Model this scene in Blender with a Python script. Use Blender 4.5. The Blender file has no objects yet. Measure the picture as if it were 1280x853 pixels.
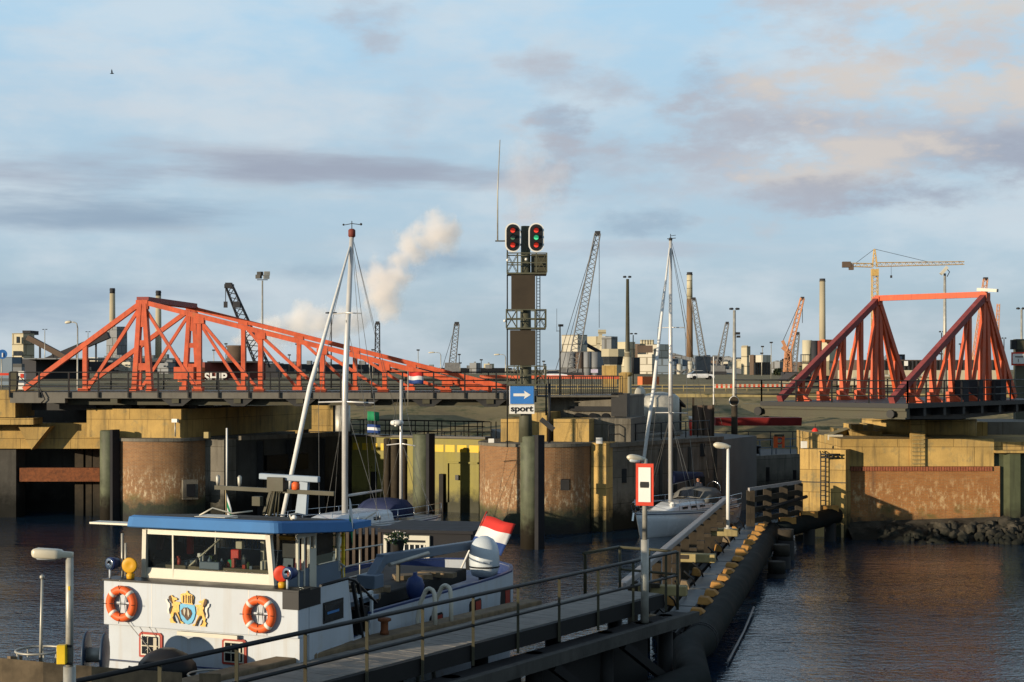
import bpy, bmesh, math, random
from mathutils import Vector, Matrix
random.seed(7)
R = math.radians
S = bpy.context.scene
COL = S.collection

# ------------------------------------------------------------------ camera
H = 8.6                      # eye height above the water (m)
F = 1900.0                   # focal length in pixels of the 1280 wide photograph
cam_d = bpy.data.cameras.new('camera')
cam = bpy.data.objects.new('camera', cam_d); COL.objects.link(cam)
cam.location = (0, 0, H); cam.rotation_euler = (R(90), 0, 0)
cam_d.sensor_width = 36; cam_d.lens = F / 1280 * 36
cam_d.shift_y = 35.5 / 1280
cam_d.clip_start = 0.5; cam_d.clip_end = 12000
S.camera = cam

# ------------------------------------------------------------------ sun and sky
SUN_EL, SUN_AZ = 8.5, 53.0          # azimuth measured from straight behind the camera towards the left
sd = Vector((-math.sin(R(SUN_AZ)) * math.cos(R(SUN_EL)), -math.cos(R(SUN_AZ)) * math.cos(R(SUN_EL)), math.sin(R(SUN_EL))))
sun_d = bpy.data.lights.new('sun', 'SUN'); sun_d.energy = 5.0; sun_d.angle = R(0.53); sun_d.color = (1.0, 0.84, 0.62)
sun = bpy.data.objects.new('sun', sun_d); COL.objects.link(sun)
sun.location = (-200, -150, 80)
sun.rotation_euler = sd.to_track_quat('Z', 'Y').to_euler()

S.view_settings.view_transform = 'Standard'; S.view_settings.look = 'None'
S.view_settings.gamma = 1; S.view_settings.use_curve_mapping = False
S.view_settings.exposure = 0.52

wld = bpy.data.worlds.new('World'); S.world = wld; wld.use_nodes = True
WN, WL = wld.node_tree.nodes, wld.node_tree.links
for n in list(WN): WN.remove(n)
def wn(t, **k):
    n = WN.new(t)
    for a, b in k.items(): setattr(n, a, b)
    return n
def _in(sock, v):
    if hasattr(v, 'is_output'): WL.new(v, sock)
    else: sock.default_value = v
def wm(op, a, b=0.0, c=None, clamp=False):
    n = wn('ShaderNodeMath', operation=op, use_clamp=clamp)
    _in(n.inputs[0], a); _in(n.inputs[1], b)
    if c is not None: _in(n.inputs[2], c)
    return n.outputs[0]
def wmix(fac, a, b):
    n = wn('ShaderNodeMix', data_type='RGBA'); _in(n.inputs[0], fac); _in(n.inputs[6], a); _in(n.inputs[7], b)
    return n.outputs[2]
def wnoise(vec, scale, detail=6, rough=.55, lac=2.0):
    n = wn('ShaderNodeTexNoise'); WL.new(vec, n.inputs['Vector'])
    n.inputs['Scale'].default_value = scale; n.inputs['Detail'].default_value = detail
    n.inputs['Roughness'].default_value = rough; n.inputs['Lacunarity'].default_value = lac
    return n.outputs['Fac']
out = wn('ShaderNodeOutputWorld'); bg = wn('ShaderNodeBackground'); bg.inputs['Strength'].default_value = 0.0715
WL.new(bg.outputs[0], out.inputs[0])
sky = wn('ShaderNodeTexSky', sky_type='NISHITA'); sky.sun_disc = False
sky.sun_elevation = R(SUN_EL)
sky.sun_rotation = math.atan2(sd.x, sd.y)
sky.air_density = 1.0; sky.dust_density = 1.2; sky.ozone_density = 1.6
tc = wn('ShaderNodeTexCoord'); sep = wn('ShaderNodeSeparateXYZ'); WL.new(tc.outputs['Generated'], sep.inputs[0])
X, Y_, Z = sep.outputs
# clouds live on the sky dome: u = bearing (atan), v = elevation, both in radians, all the way round
u = wm('ARCTAN2', X, Y_)
hyp = wm('SQRT', wm('ADD', wm('MULTIPLY', X, X), wm('MULTIPLY', Y_, Y_)))
v = wm('ARCTAN2', Z, hyp)
comb = wn('ShaderNodeCombineXYZ'); WL.new(wm('MULTIPLY', u, 1.0), comb.inputs[0]); WL.new(wm('MULTIPLY', v, 2.3), comb.inputs[1])
uv = comb.outputs[0]
nz_big = wnoise(uv, 7.0, 7, .58); nz_mid = wnoise(uv, 17.0, 7, .6); nz_fine = wnoise(uv, 46.0, 5, .6)
comb2 = wn('ShaderNodeCombineXYZ'); WL.new(u, comb2.inputs[0]); WL.new(wm('MULTIPLY', v, 7.0), comb2.inputs[1]); comb2.inputs[2].default_value = 3.7
nz_str = wnoise(comb2.outputs[0], 8.0, 6, .55)
SKYK = 10.0                                  # sky radiance unit (Background strength is 0.1)
def c10(r, g, b): return (r * SKYK, g * SKYK, b * SKYK, 1)
# daylight haze and high cirrus over the Nishita blue
skyc = sky.outputs[0]
def sm(x, a, b):
    n = wn('ShaderNodeMapRange', interpolation_type='SMOOTHSTEP'); _in(n.inputs[0], x)
    n.inputs[1].default_value = a; n.inputs[2].default_value = b
    return n.outputs[0]
grad = wmix(sm(v, -.02, .11), c10(.40, .50, .565), c10(.45, .61, .745))
grad = wmix(sm(v, .10, .26), grad, c10(.45, .69, .89))
grad = wmix(sm(v, .36, .85), grad, c10(.08, .15, .29))
base = wmix(.90, skyc, grad)
veil = wm('MULTIPLY', sm(nz_big, .40, .66), .6)
base = wmix(veil, base, c10(.65, .72, .77))
veil2 = wm('MULTIPLY', sm(nz_str, .50, .75), .30)
base = wmix(veil2, base, c10(.58, .64, .70))
def cloud(px, py, rx, ry, col, k=1.0, amp=1.3, soft=.55, nz=None, tilt=0.0):
    """one cloud bank on the dome, centre and radii given as bearings in photo pixels"""
    global base
    u0, v0 = math.atan((px - 640) / F), math.atan((462 - py) / F)
    du = wm('SUBTRACT', u, u0); dv = wm('SUBTRACT', v, v0)
    if tilt: dv = wm('SUBTRACT', dv, wm('MULTIPLY', du, tilt))
    a = wm('DIVIDE', du, rx / F); b = wm('DIVIDE', dv, ry / F)
    d = wm('ADD', wm('MULTIPLY', a, a), wm('MULTIPLY', b, b))
    e = wm('SUBTRACT', wm('ADD', 1.0, wm('MULTIPLY', wm('SUBTRACT', nz or nz_mid, .5), amp * 4)), d)
    m = wm('MULTIPLY', sm(e, 0.0, soft * 2), k)
    base = wmix(m, base, col)
LIL, LIL2, BLU, CRE, PNK = c10(.33, .375, .47), c10(.42, .455, .53), c10(.25, .35, .47), c10(.66, .61, .565), c10(.54, .52, .54)
# left: pale cirrus, long slate bank, lower blue bands
cloud(330, 135, 420, 60, c10(.62, .67, .72), .55, 1.0, 1.0, nz_mid)
cloud(60, 110, 200, 60, c10(.62, .67, .72), .5, 1.0, 1.0, nz_str)
cloud(560, 60, 180, 40, c10(.60, .66, .72), .5, 1.0, 1.0, nz_mid, -.2)
cloud(300, 208, 440, 40, LIL2, .75, .9, .9, nz_str)
cloud(420, 216, 300, 26, LIL, .85, .8, .7, nz_str)
cloud(60, 225, 200, 40, LIL, .7, .8, .8, nz_str)
cloud(100, 268, 300, 36, BLU, .8, .8, .8, nz_str)
cloud(300, 245, 150, 16, c10(.50, .60, .66), .6, 1.0, .8, nz_str)
cloud(400, 300, 260, 18, c10(.50, .58, .64), .5, 1.0, .8, nz_str)
cloud(60, 385, 280, 40, BLU, .8, .7, .9, nz_str)
cloud(570, 322, 100, 20, BLU, .65, .8, .8, nz_mid)
cloud(440, 340, 140, 16, BLU, .45, .8, .8, nz_mid)
cloud(465, 15, 60, 62, LIL2, .7, 1.2, .8, nz_mid)
cloud(505, 135, 44, 54, LIL2, .4, 1.1, .8, nz_mid)
# right: broken cumulus, lilac below with cream heads on the sunny side
cloud(700, 60, 160, 44, c10(.60, .66, .71), .5, 1.0, .9, nz_mid, -.2)
cloud(745, 105, 140, 36, LIL2, .7, 1.1, .8, nz_mid, -.22)
cloud(870, 108, 50, 40, LIL, .55, 1.2, .8, nz_mid)
cloud(702, 153, 50, 28, LIL, .65, 1.2, .6, nz_mid)
cloud(666, 222, 60, 76, PNK, .65, 1.2, .7, nz_mid)
cloud(690, 215, 50, 46, LIL, .45, 1.3, .7, nz_mid)
cloud(800, 205, 180, 50, LIL2, .65, 1.0, .9, nz_mid)
cloud(1100, 150, 400, 90, PNK, .85, 1.0, 1.0, nz_mid, -.04)
cloud(1130, 190, 360, 80, LIL2, .8, 1.0, .9, nz_mid)
cloud(960, 230, 200, 50, c10(.52, .57, .64), .6, 1.2, .9, nz_mid)
cloud(950, 165, 190, 64, LIL2, .75, 1.1, .8, nz_mid)
cloud(1170, 128, 260, 40, CRE, .85, 1.4, .7, nz_mid, -.04)
cloud(1200, 205, 200, 34, LIL, .75, 1.0, .8, nz_mid)
cloud(1060, 208, 150, 48, CRE, .85, 1.4, .7, nz_mid)
cloud(1110, 246, 170, 30, LIL, .75, 1.2, .8, nz_mid)
cloud(975, 258, 80, 26, LIL2, .6, 1.2, .7, nz_mid)
cloud(1040, 26, 150, 50, PNK, .85, 1.2, .8, nz_mid)
cloud(1225, 34, 180, 84, CRE, .85, 1.4, .8, nz_mid)
cloud(1215, 70, 140, 36, PNK, .6, 1.2, .8, nz_mid)
cloud(925, 285, 80, 24, PNK, .6, 1.2, .7, nz_mid)
cloud(800, 280, 100, 20, BLU, .5, 1.1, .7, nz_mid)
cloud(760, 316, 150, 16, LIL2, .45, 1.1, .7, nz_str)
WL.new(base, bg.inputs['Color'])

# render settings that belong to the picture
cy = S.cycles
cy.max_bounces = 10; cy.diffuse_bounces = 3; cy.glossy_bounces = 3; cy.transmission_bounces = 5; cy.transparent_max_bounces = 8
cy.volume_bounces = 8; cy.caustics_reflective = False; cy.caustics_refractive = False
cy.volume_step_rate = 1.0; cy.volume_max_steps = 128

# ------------------------------------------------------------------ mesh helpers
def V(*a): return Vector(a)
def P(px, py, Y): return Vector(((px - 640) / F * Y, Y, H - (py - 462) / F * Y))
def X_(px, Y): return (px - 640) / F * Y
def Z_(py, Y): return H - (py - 462) / F * Y

class MB:
    weld = False
    def __init__(s): s.v = []; s.f = []; s.sm = []; s.mi = []; s.uvs = {}
    def add(s, vs, fs, smooth=False, mi=0):
        o = len(s.v); s.v += [Vector(q) for q in vs]
        for f in fs: s.f.append([i + o for i in f]); s.sm.append(smooth); s.mi.append(mi)
        return s
    def bx(s, x0, x1, y0, y1, z0, z1, mi=0):
        vs = [(x0,y0,z0),(x1,y0,z0),(x1,y1,z0),(x0,y1,z0),(x0,y0,z1),(x1,y0,z1),(x1,y1,z1),(x0,y1,z1)]
        return s.add(vs, [(0,3,2,1),(4,5,6,7),(0,1,5,4),(1,2,6,5),(2,3,7,6),(3,0,4,7)], False, mi)
    def box(s, c, sz, rz=0, mi=0):
        M = Matrix.Translation(Vector(c)) @ Matrix.Rotation(rz, 4, 'Z')
        hx, hy, hz = sz[0]/2, sz[1]/2, sz[2]/2
        vs = [M @ Vector(q) for q in ((-hx,-hy,-hz),(hx,-hy,-hz),(hx,hy,-hz),(-hx,hy,-hz),(-hx,-hy,hz),(hx,-hy,hz),(hx,hy,hz),(-hx,hy,hz))]
        return s.add(vs, [(0,3,2,1),(4,5,6,7),(0,1,5,4),(1,2,6,5),(2,3,7,6),(3,0,4,7)], False, mi)
    def beam(s, a, b, w, h, up=(0,0,1), w2=None, h2=None, mi=0):
        a, b = Vector(a), Vector(b); d = (b - a).normalized(); up = Vector(up)
        if abs(d.dot(up)) > .98: up = Vector((0,1,0))
        x = d.cross(up).normalized(); y = x.cross(d).normalized()
        w2 = w if w2 is None else w2; h2 = h if h2 is None else h2
        vs = []
        for p, ww, hh in ((a, w, h), (b, w2, h2)):
            for sx, sy in ((-1,-1),(1,-1),(1,1),(-1,1)): vs.append(p + x*sx*ww/2 + y*sy*hh/2)
        return s.add(vs, [(0,1,2,3),(7,6,5,4),(0,4,5,1),(1,5,6,2),(2,6,7,3),(3,7,4,0)], False, mi)
    def tube(s, pts, r, n=6, closed=False, caps=True, mi=0):
        pts = [Vector(p) for p in pts]; m = len(pts); rings = []
        rr = r if isinstance(r, (list, tuple)) else [r]*m
        prev = None
        for i, p in enumerate(pts):
            if closed: d = pts[(i+1)%m] - pts[i-1]
            else: d = pts[min(i+1,m-1)] - pts[max(i-1,0)]
            if d.length < 1e-9: d = Vector((0,0,1))
            d.normalize()
            if prev is None:
                up = Vector((0,0,1)) if abs(d.z) < .9 else Vector((0,1,0))
                x = d.cross(up).normalized()
            else:
                x = prev - d*prev.dot(d)
                x = x.normalized() if x.length > 1e-6 else d.orthogonal().normalized()
            prev = x; y = d.cross(x)
            rings.append([p + (x*math.cos(2*math.pi*k/n) + y*math.sin(2*math.pi*k/n))*rr[i] for k in range(n)])
        vs = [q for rg in rings for q in rg]; fs = []
        for i in range(m if closed else m-1):
            j = (i+1) % m
            for k in range(n): fs.append((i*n+k, i*n+(k+1)%n, j*n+(k+1)%n, j*n+k))
        s.add(vs, fs, n > 4, mi)
        if caps and not closed:
            o = len(s.v) - len(vs)
            s.f.append([o+k for k in range(n)][::-1]); s.sm.append(False); s.mi.append(mi)
            s.f.append([o+(m-1)*n+k for k in range(n)]); s.sm.append(False); s.mi.append(mi)
        return s
    def cyl(s, a, b, r0, r1=None, n=14, mi=0): return s.tube([a, b], [r0, r0 if r1 is None else r1], n, mi=mi)
    def prism(s, poly, z0, z1, mi=0):
        n = len(poly)
        vs = [(p[0],p[1],z0) for p in poly] + [(p[0],p[1],z1) for p in poly]
        fs = [tuple(range(n))[::-1], tuple(range(n, 2*n))] + [(i,(i+1)%n,n+(i+1)%n,n+i) for i in range(n)]
        return s.add(vs, fs, False, mi)
    def plate(s, poly, o, ux, uy, t, mi=0):
        o, ux, uy = Vector(o), Vector(ux), Vector(uy); nn = ux.cross(uy).normalized(); n = len(poly)
        vs = [o + ux*p[0] + uy*p[1] for p in poly]; vs = vs + [q + nn*t for q in vs]
        fs = [tuple(range(n))[::-1], tuple(range(n, 2*n))] + [(i,(i+1)%n,n+(i+1)%n,n+i) for i in range(n)]
        return s.add(vs, fs, False, mi)
    def lathe(s, prof, c, n=18, axis=(0,0,1), smooth=True, mi=0):
        c = Vector(c); az = Vector(axis).normalized(); ax = az.orthogonal().normalized(); ay = az.cross(ax)
        vs = []
        for r, z in prof:
            for k in range(n):
                t = 2*math.pi*k/n; vs.append(c + az*z + (ax*math.cos(t) + ay*math.sin(t))*max(r, 1e-4))
        m = len(prof); fs = []
        for i in range(m-1):
            for k in range(n): fs.append((i*n+k, i*n+(k+1)%n, (i+1)*n+(k+1)%n, (i+1)*n+k))
        fs.append(tuple(range(n))[::-1]); fs.append(tuple((m-1)*n+k for k in range(n)))
        return s.add(vs, fs, smooth, mi)
    def ball(s, c, r, n=12, m=8, sc=(1,1,1), mi=0):
        prof = [(r*math.sin(math.pi*i/m), -r*math.cos(math.pi*i/m)) for i in range(m+1)]
        o = len(s.v); s.lathe(prof, (0,0,0), n, mi=mi); c = Vector(c)
        for i in range(o, len(s.v)): q = s.v[i]; s.v[i] = Vector((q.x*sc[0], q.y*sc[1], q.z*sc[2])) + c
        return s
    def torus(s, c, R0, r, axis=(0,0,1), n=24, m=8, mi=0):
        c = Vector(c); az = Vector(axis).normalized(); ax = az.orthogonal().normalized(); ay = az.cross(ax)
        return s.tube([c + (ax*math.cos(2*math.pi*k/n) + ay*math.sin(2*math.pi*k/n))*R0 for k in range(n)], r, m, closed=True, mi=mi)
    def loft(s, rings, closed=True, smooth=True, caps=True, mi=0):
        n = len(rings[0]); vs = [q for rg in rings for q in rg]; fs = []
        for i in range(len(rings)-1):
            for k in range(n if closed else n-1): fs.append((i*n+k, i*n+(k+1)%n, (i+1)*n+(k+1)%n, (i+1)*n+k))
        if caps: fs.append(tuple(range(n))[::-1]); fs.append(tuple((len(rings)-1)*n+k for k in range(n)))
        return s.add(vs, fs, smooth, mi)
    def lattice(s, a, b, w0, w1, bays, r=.08, up=(0,0,1), rb=None):
        a, b = Vector(a), Vector(b); d = (b-a).normalized(); up = Vector(up)
        if abs(d.dot(up)) > .98: up = Vector((0,1,0))
        x = d.cross(up).normalized(); y = x.cross(d).normalized(); rb = rb or r*.7
        def c(i, k):
            t = i/bays; w = w0 + (w1-w0)*t; sx, sy = ((-1,-1),(1,-1),(1,1),(-1,1))[k]
            return a + (b-a)*t + x*sx*w/2 + y*sy*w/2
        for k in range(4):
            s.tube([c(0,k), c(bays,k)], r, 4)
            for i in range(bays):
                s.tube([c(i,k), c(i+1,(k+1)%4)] if i%2 else [c(i,(k+1)%4), c(i+1,k)], rb, 3)
        return s
    def build(s, name, mats, parent=None, world=True, bevel=0, origin=None):
        me = bpy.data.meshes.new(name)
        vs = s.v; loc = Vector((0,0,0))
        if parent is not None:
            if world:
                Mi = ROOT[parent.name].inverted(); vs = [Mi @ q for q in vs]
        else:
            if origin is None:
                xs = [q.x for q in vs]; ys = [q.y for q in vs]
                loc = Vector(((min(xs)+max(xs))/2, (min(ys)+max(ys))/2, min(q.z for q in vs)))
            else: loc = Vector(origin)
            vs = [q - loc for q in vs]
        me.from_pydata([tuple(q) for q in vs], [], s.f)
        me.polygons.foreach_set('use_smooth', s.sm); me.polygons.foreach_set('material_index', s.mi)
        for m in (mats if isinstance(mats, (list, tuple)) else [mats]): me.materials.append(m)
        bm = bmesh.new(); bm.from_mesh(me)
        if s.weld: bmesh.ops.remove_doubles(bm, verts=bm.verts, dist=1e-4)
        bmesh.ops.recalc_face_normals(bm, faces=bm.faces); bm.to_mesh(me); bm.free()
        me.update()
        o = bpy.data.objects.new(name, me); COL.objects.link(o); o.location = loc
        if parent is not None:
            o.parent = parent; ROOT[o.name] = ROOT[parent.name]
        if bevel:
            b = o.modifiers.new('bevel', 'BEVEL'); b.width = bevel; b.segments = 2; b.limit_method = 'ANGLE'; b.harden_normals = False
        return o

ROOT = {}
def tag(o, label=None, cat=None, group=None, kind=None):
    if label: o['label'] = label
    if cat: o['category'] = cat
    if group: o['group'] = group
    if kind: o['kind'] = kind
    return o
def thing(name, label, cat, loc=(0,0,0), rz=0.0, group=None):
    o = bpy.data.objects.new(name, None); COL.objects.link(o)
    o.location = loc; o.rotation_euler = (0,0,rz); o.empty_display_size = .3
    ROOT[o.name] = Matrix.Translation(Vector(loc)) @ Matrix.Rotation(rz, 4, 'Z')
    return tag(o, label, cat, group)
def dup(o, loc, rz=None, label=None, parent=None):
    c = o.copy(); COL.objects.link(c)
    if parent is not None: c.parent = parent
    else:
        c.location = loc
        if rz is not None: c.rotation_euler = (0,0,rz)
        if label: c['label'] = label
        ROOT[c.name] = Matrix.Translation(Vector(loc)) @ Matrix.Rotation(c.rotation_euler.z, 4, 'Z')
    for ch in list(o.children): dup(ch, None, parent=c)
    return c
def struct(name, mb, m): return tag(mb.build(name, m), kind='structure')
def text_obj(name, txt, m, parent, o, ux, uy, size, depth=.01, align='CENTER', world=True, font_scale_x=1.0, bold=0.0):
    cu = bpy.data.curves.new(name, 'FONT'); cu.body = txt; cu.size = size; cu.extrude = depth; cu.align_x = align; cu.align_y = 'CENTER'; cu.offset = bold
    tmp = bpy.data.objects.new(name, cu); COL.objects.link(tmp)
    dg = bpy.context.evaluated_depsgraph_get(); me0 = bpy.data.meshes.new_from_object(tmp.evaluated_get(dg))
    bpy.data.objects.remove(tmp); bpy.data.curves.remove(cu)
    o, ux, uy = Vector(o), Vector(ux).normalized(), Vector(uy).normalized(); nn = ux.cross(uy)
    mb = MB(); mb.add([o + ux*q.co.x*font_scale_x + uy*q.co.y + nn*q.co.z for q in me0.vertices], [list(p.vertices) for p in me0.polygons])
    bpy.data.meshes.remove(me0)
    return mb.build(name, m, parent, world)

# ------------------------------------------------------------------ materials
KA = .71          # albedo scale that goes with the exposure above
def newmat(name):
    m = bpy.data.materials.new(name); m.use_nodes = True
    return m, m.node_tree.nodes, m.node_tree.links, m.node_tree.nodes['Principled BSDF']
def mat(name, col, rough=.6, metal=0.0, var=.18, vs=1.5, streak=0.0, scol=(.05,.04,.03), ss=3.0, bump=0.0, bs=12.0, tide=None, coat=0.0, spots=0.0, pcol=None, ps=4.0, pth=.6, joints=None):
    """paint / stone / steel with mottling, vertical weather streaks, patches and an algae tide line"""
    m, N, L, B = newmat(name)
    def nd(t, **k):
        n = N.new(t)
        for a, b in k.items(): setattr(n, a, b)
        return n
    def mix(f, a, b):
        n = nd('ShaderNodeMix', data_type='RGBA')
        for s, q in ((n.inputs[0], f), (n.inputs[6], a), (n.inputs[7], b)):
            if hasattr(q, 'is_output'): L.new(q, s)
            else: s.default_value = q
        return n.outputs[2]
    geo = nd('ShaderNodeNewGeometry'); pos = geo.outputs['Position']
    def noise(sc, det=5, ro=.6, stretch=None):
        n = nd('ShaderNodeTexNoise'); n.inputs['Scale'].default_value = sc; n.inputs['Detail'].default_value = det; n.inputs['Roughness'].default_value = ro
        if stretch:
            mp = nd('ShaderNodeMapping'); mp.inputs['Scale'].default_value = stretch; L.new(pos, mp.inputs[0]); L.new(mp.outputs[0], n.inputs['Vector'])
        else: L.new(pos, n.inputs['Vector'])
        return n.outputs['Fac']
    def rng(f, a, b, lo=0, hi=1):
        n = nd('ShaderNodeMapRange'); L.new(f, n.inputs[0]); n.inputs[1].default_value = a; n.inputs[2].default_value = b; n.inputs[3].default_value = lo; n.inputs[4].default_value = hi
        return n.outputs[0]
    k0 = KA
    c4 = lambda c, k=1: (min(1,c[0]*k*k0), min(1,c[1]*k*k0), min(1,c[2]*k*k0), 1)
    nz = noise(vs)
    col_s = mix(rng(nz, .3, .7), c4(col, 1-var), c4(col, 1+var))
    if pcol: col_s = mix(rng(noise(ps, 6, .7), pth, pth+.12), col_s, c4(pcol))
    if streak:
        col_s = mix(rng(noise(1.0, 5, .65, (ss, ss, .25)), .5, .72, 0, streak), col_s, c4(scol))
    if tide:
        z0, z1, tcol = tide
        sp = nd('ShaderNodeSeparateXYZ'); L.new(pos, sp.inputs[0])
        ad = nd('ShaderNodeMath', operation='ADD'); L.new(sp.outputs[2], ad.inputs[0]); L.new(rng(noise(1.3, 6, .7), .3, .7, -.45, .45), ad.inputs[1])
        col_s = mix(rng(ad.outputs[0], z0, z1, 1, 0), col_s, c4(tcol))
    if joints:
        sp2 = nd('ShaderNodeSeparateXYZ'); L.new(pos, sp2.inputs[0]); cb2 = nd('ShaderNodeCombineXYZ')
        m1 = nd('ShaderNodeMath', operation='MULTIPLY_ADD'); L.new(sp2.outputs[1], m1.inputs[0]); m1.inputs[1].default_value = .62; L.new(sp2.outputs[0], m1.inputs[2])
        L.new(m1.outputs[0], cb2.inputs[0]); L.new(sp2.outputs[2], cb2.inputs[1])
        bt = nd('ShaderNodeTexBrick'); L.new(cb2.outputs[0], bt.inputs['Vector']); bt.inputs['Scale'].default_value = 1
        bt.inputs['Brick Width'].default_value = joints[0]; bt.inputs['Row Height'].default_value = joints[1]; bt.inputs['Mortar Size'].default_value = joints[2] if len(joints) > 2 else .018; bt.inputs['Mortar Smooth'].default_value = .3
        bt.inputs['Color1'].default_value = (1,1,1,1); bt.inputs['Color2'].default_value = (.80,.80,.78,1); bt.inputs['Mortar'].default_value = (.42,.40,.36,1); bt.offset = .37
        mu = nd('ShaderNodeMix', data_type='RGBA', blend_type='MULTIPLY'); mu.inputs[0].default_value = 1; L.new(col_s, mu.inputs[6]); L.new(bt.outputs['Color'], mu.inputs[7]); col_s = mu.outputs[2]
    L.new(col_s, B.inputs['Base Color'])
    if rough > .4 and metal == 0: B.inputs['Specular IOR Level'].default_value = .05 if 'pipe' in name else .22
    B.inputs['Metallic'].default_value = metal; B.inputs['Coat Weight'].default_value = coat
    L.new(rng(nz, .25, .75, max(.02, rough-.1), min(1, rough+.1)), B.inputs['Roughness'])
    if bump:
        bp = nd('ShaderNodeBump'); bp.inputs['Strength'].default_value = bump; bp.inputs['Distance'].default_value = .03
        L.new(noise(bs, 6, .65), bp.inputs['Height']); L.new(bp.outputs[0], B.inputs['Normal'])
    return m
def brickmat(name, c1, c2, mortar, stain, tide):
    c1, c2, mortar, stain = [tuple(q*KA for q in c) for c in (c1, c2, mortar, stain)]
    m, N, L, B = newmat(name)
    uvn = N.new('ShaderNodeUVMap'); uvn.uv_map = 'wall'
    bt = N.new('ShaderNodeTexBrick'); L.new(uvn.outputs[0], bt.inputs['Vector'])
    bt.inputs['Color1'].default_value = (*c1,1); bt.inputs['Color2'].default_value = (*c2,1); bt.inputs['Mortar'].default_value = (*mortar,1)
    bt.inputs['Scale'].default_value = 1; bt.inputs['Mortar Size'].default_value = .012; bt.inputs['Brick Width'].default_value = .23; bt.inputs['Row Height'].default_value = .075; bt.inputs['Bias'].default_value = -.1
    geo = N.new('ShaderNodeNewGeometry')
    def noise(sc, det, ro, st=None):
        n = N.new('ShaderNodeTexNoise'); n.inputs['Scale'].default_value = sc; n.inputs['Detail'].default_value = det; n.inputs['Roughness'].default_value = ro
        if st:
            mp = N.new('ShaderNodeMapping'); mp.inputs['Scale'].default_value = st; L.new(geo.outputs['Position'], mp.inputs[0]); L.new(mp.outputs[0], n.inputs['Vector'])
        else: L.new(geo.outputs['Position'], n.inputs['Vector'])
        return n.outputs['Fac']
    def rng(f, a, b, lo=0, hi=1):
        n = N.new('ShaderNodeMapRange'); L.new(f, n.inputs[0])
        for i, q in zip((1,2,3,4), (a,b,lo,hi)): n.inputs[i].default_value = q
        return n.outputs[0]
    def mix(f, a, b, blend='MIX'):
        n = N.new('ShaderNodeMix'); n.data_type = 'RGBA'; n.blend_type = blend
        for s, q in ((n.inputs[0], f), (n.inputs[6], a), (n.inputs[7], b)):
            if hasattr(q, 'is_output'): L.new(q, s)
            else: s.default_value = q
        return n.outputs[2]
    def mth(op, a, b):
        n = N.new('ShaderNodeMath'); n.operation = op; n.use_clamp = op == 'MULTIPLY'
        for s, q in ((n.inputs[0], a), (n.inputs[1], b)):
            if hasattr(q, 'is_output'): L.new(q, s)
            else: s.default_value = q
        return n.outputs[0]
    sp = N.new('ShaderNodeSeparateXYZ'); L.new(geo.outputs['Position'], sp.inputs[0]); z = sp.outputs[2]
    c = mix(rng(noise(.9, 6, .65), .35, .75, 0, .6), bt.outputs['Color'], (c1[0]*.5, c1[1]*.5, c1[2]*.5, 1))
    # lime bloom below the mid height
    lime = mth('MULTIPLY', rng(noise(5.5, 8, .72, (1,1,.5)), .50, .64), mth('MULTIPLY', rng(z, .9, 1.5), rng(z, 3.3, 2.3)))
    c = mix(mth('MULTIPLY', lime, .8), c, (*stain, 1))
    c = mix(rng(noise(1, 5, .6, (2.2,2.2,.12)), .55, .78, 0, .6), c, (.03,.025,.02,1))
    mossn = mth('MULTIPLY', rng(noise(.7, 5, .6), .48, .6), mth('MULTIPLY', rng(z, .7, 1.1), rng(z, 1.75, 1.25)))
    c = mix(mth('MULTIPLY', mossn, .85), c, (.045,.06,.012,1))
    zz = mth('ADD', z, rng(noise(1.4, 6, .7), .3, .7, -.4, .4))
    c = mix(rng(zz, tide-.25, tide+.35, 1, 0), c, (.022,.026,.012,1))
    c = mix(rng(zz, .3, .8, 1, 0), c, (.008,.008,.006,1))
    L.new(c, B.inputs['Base Color']); B.inputs['Roughness'].default_value = .85
    bp = N.new('ShaderNodeBump'); bp.inputs['Strength'].default_value = .5; bp.inputs['Distance'].default_value = .02
    L.new(bt.outputs['Fac'], bp.inputs['Height']); bp.invert = True; L.new(bp.outputs[0], B.inputs['Normal'])
    return m
def glass(name, tint=(.8,.85,.85), alpha=.25, rough=.02):
    m, N, L, B = newmat(name)
    B.inputs['Base Color'].default_value = (.02,.025,.03,1); B.inputs['Roughness'].default_value = rough
    tr = N.new('ShaderNodeBsdfTransparent'); tr.inputs[0].default_value = (*tint,1)
    mx = N.new('ShaderNodeMixShader'); fr = N.new('ShaderNodeFresnel'); fr.inputs[0].default_value = 1.5
    ad = N.new('ShaderNodeMath'); ad.operation = 'ADD'; ad.use_clamp = True; ad.inputs[1].default_value = alpha; L.new(fr.outputs[0], ad.inputs[0])
    L.new(ad.outputs[0], mx.inputs[0]); L.new(tr.outputs[0], mx.inputs[1]); L.new(B.outputs[0], mx.inputs[2])
    L.new(mx.outputs[0], N['Material Output'].inputs[0])
    return m
def emit(name, col, st):
    m, N, L, B = newmat(name)
    B.inputs['Base Color'].default_value = (*col,1); B.inputs['Emission Color'].default_value = (*col,1); B.inputs['Emission Strength'].default_value = st
    return m

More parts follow.
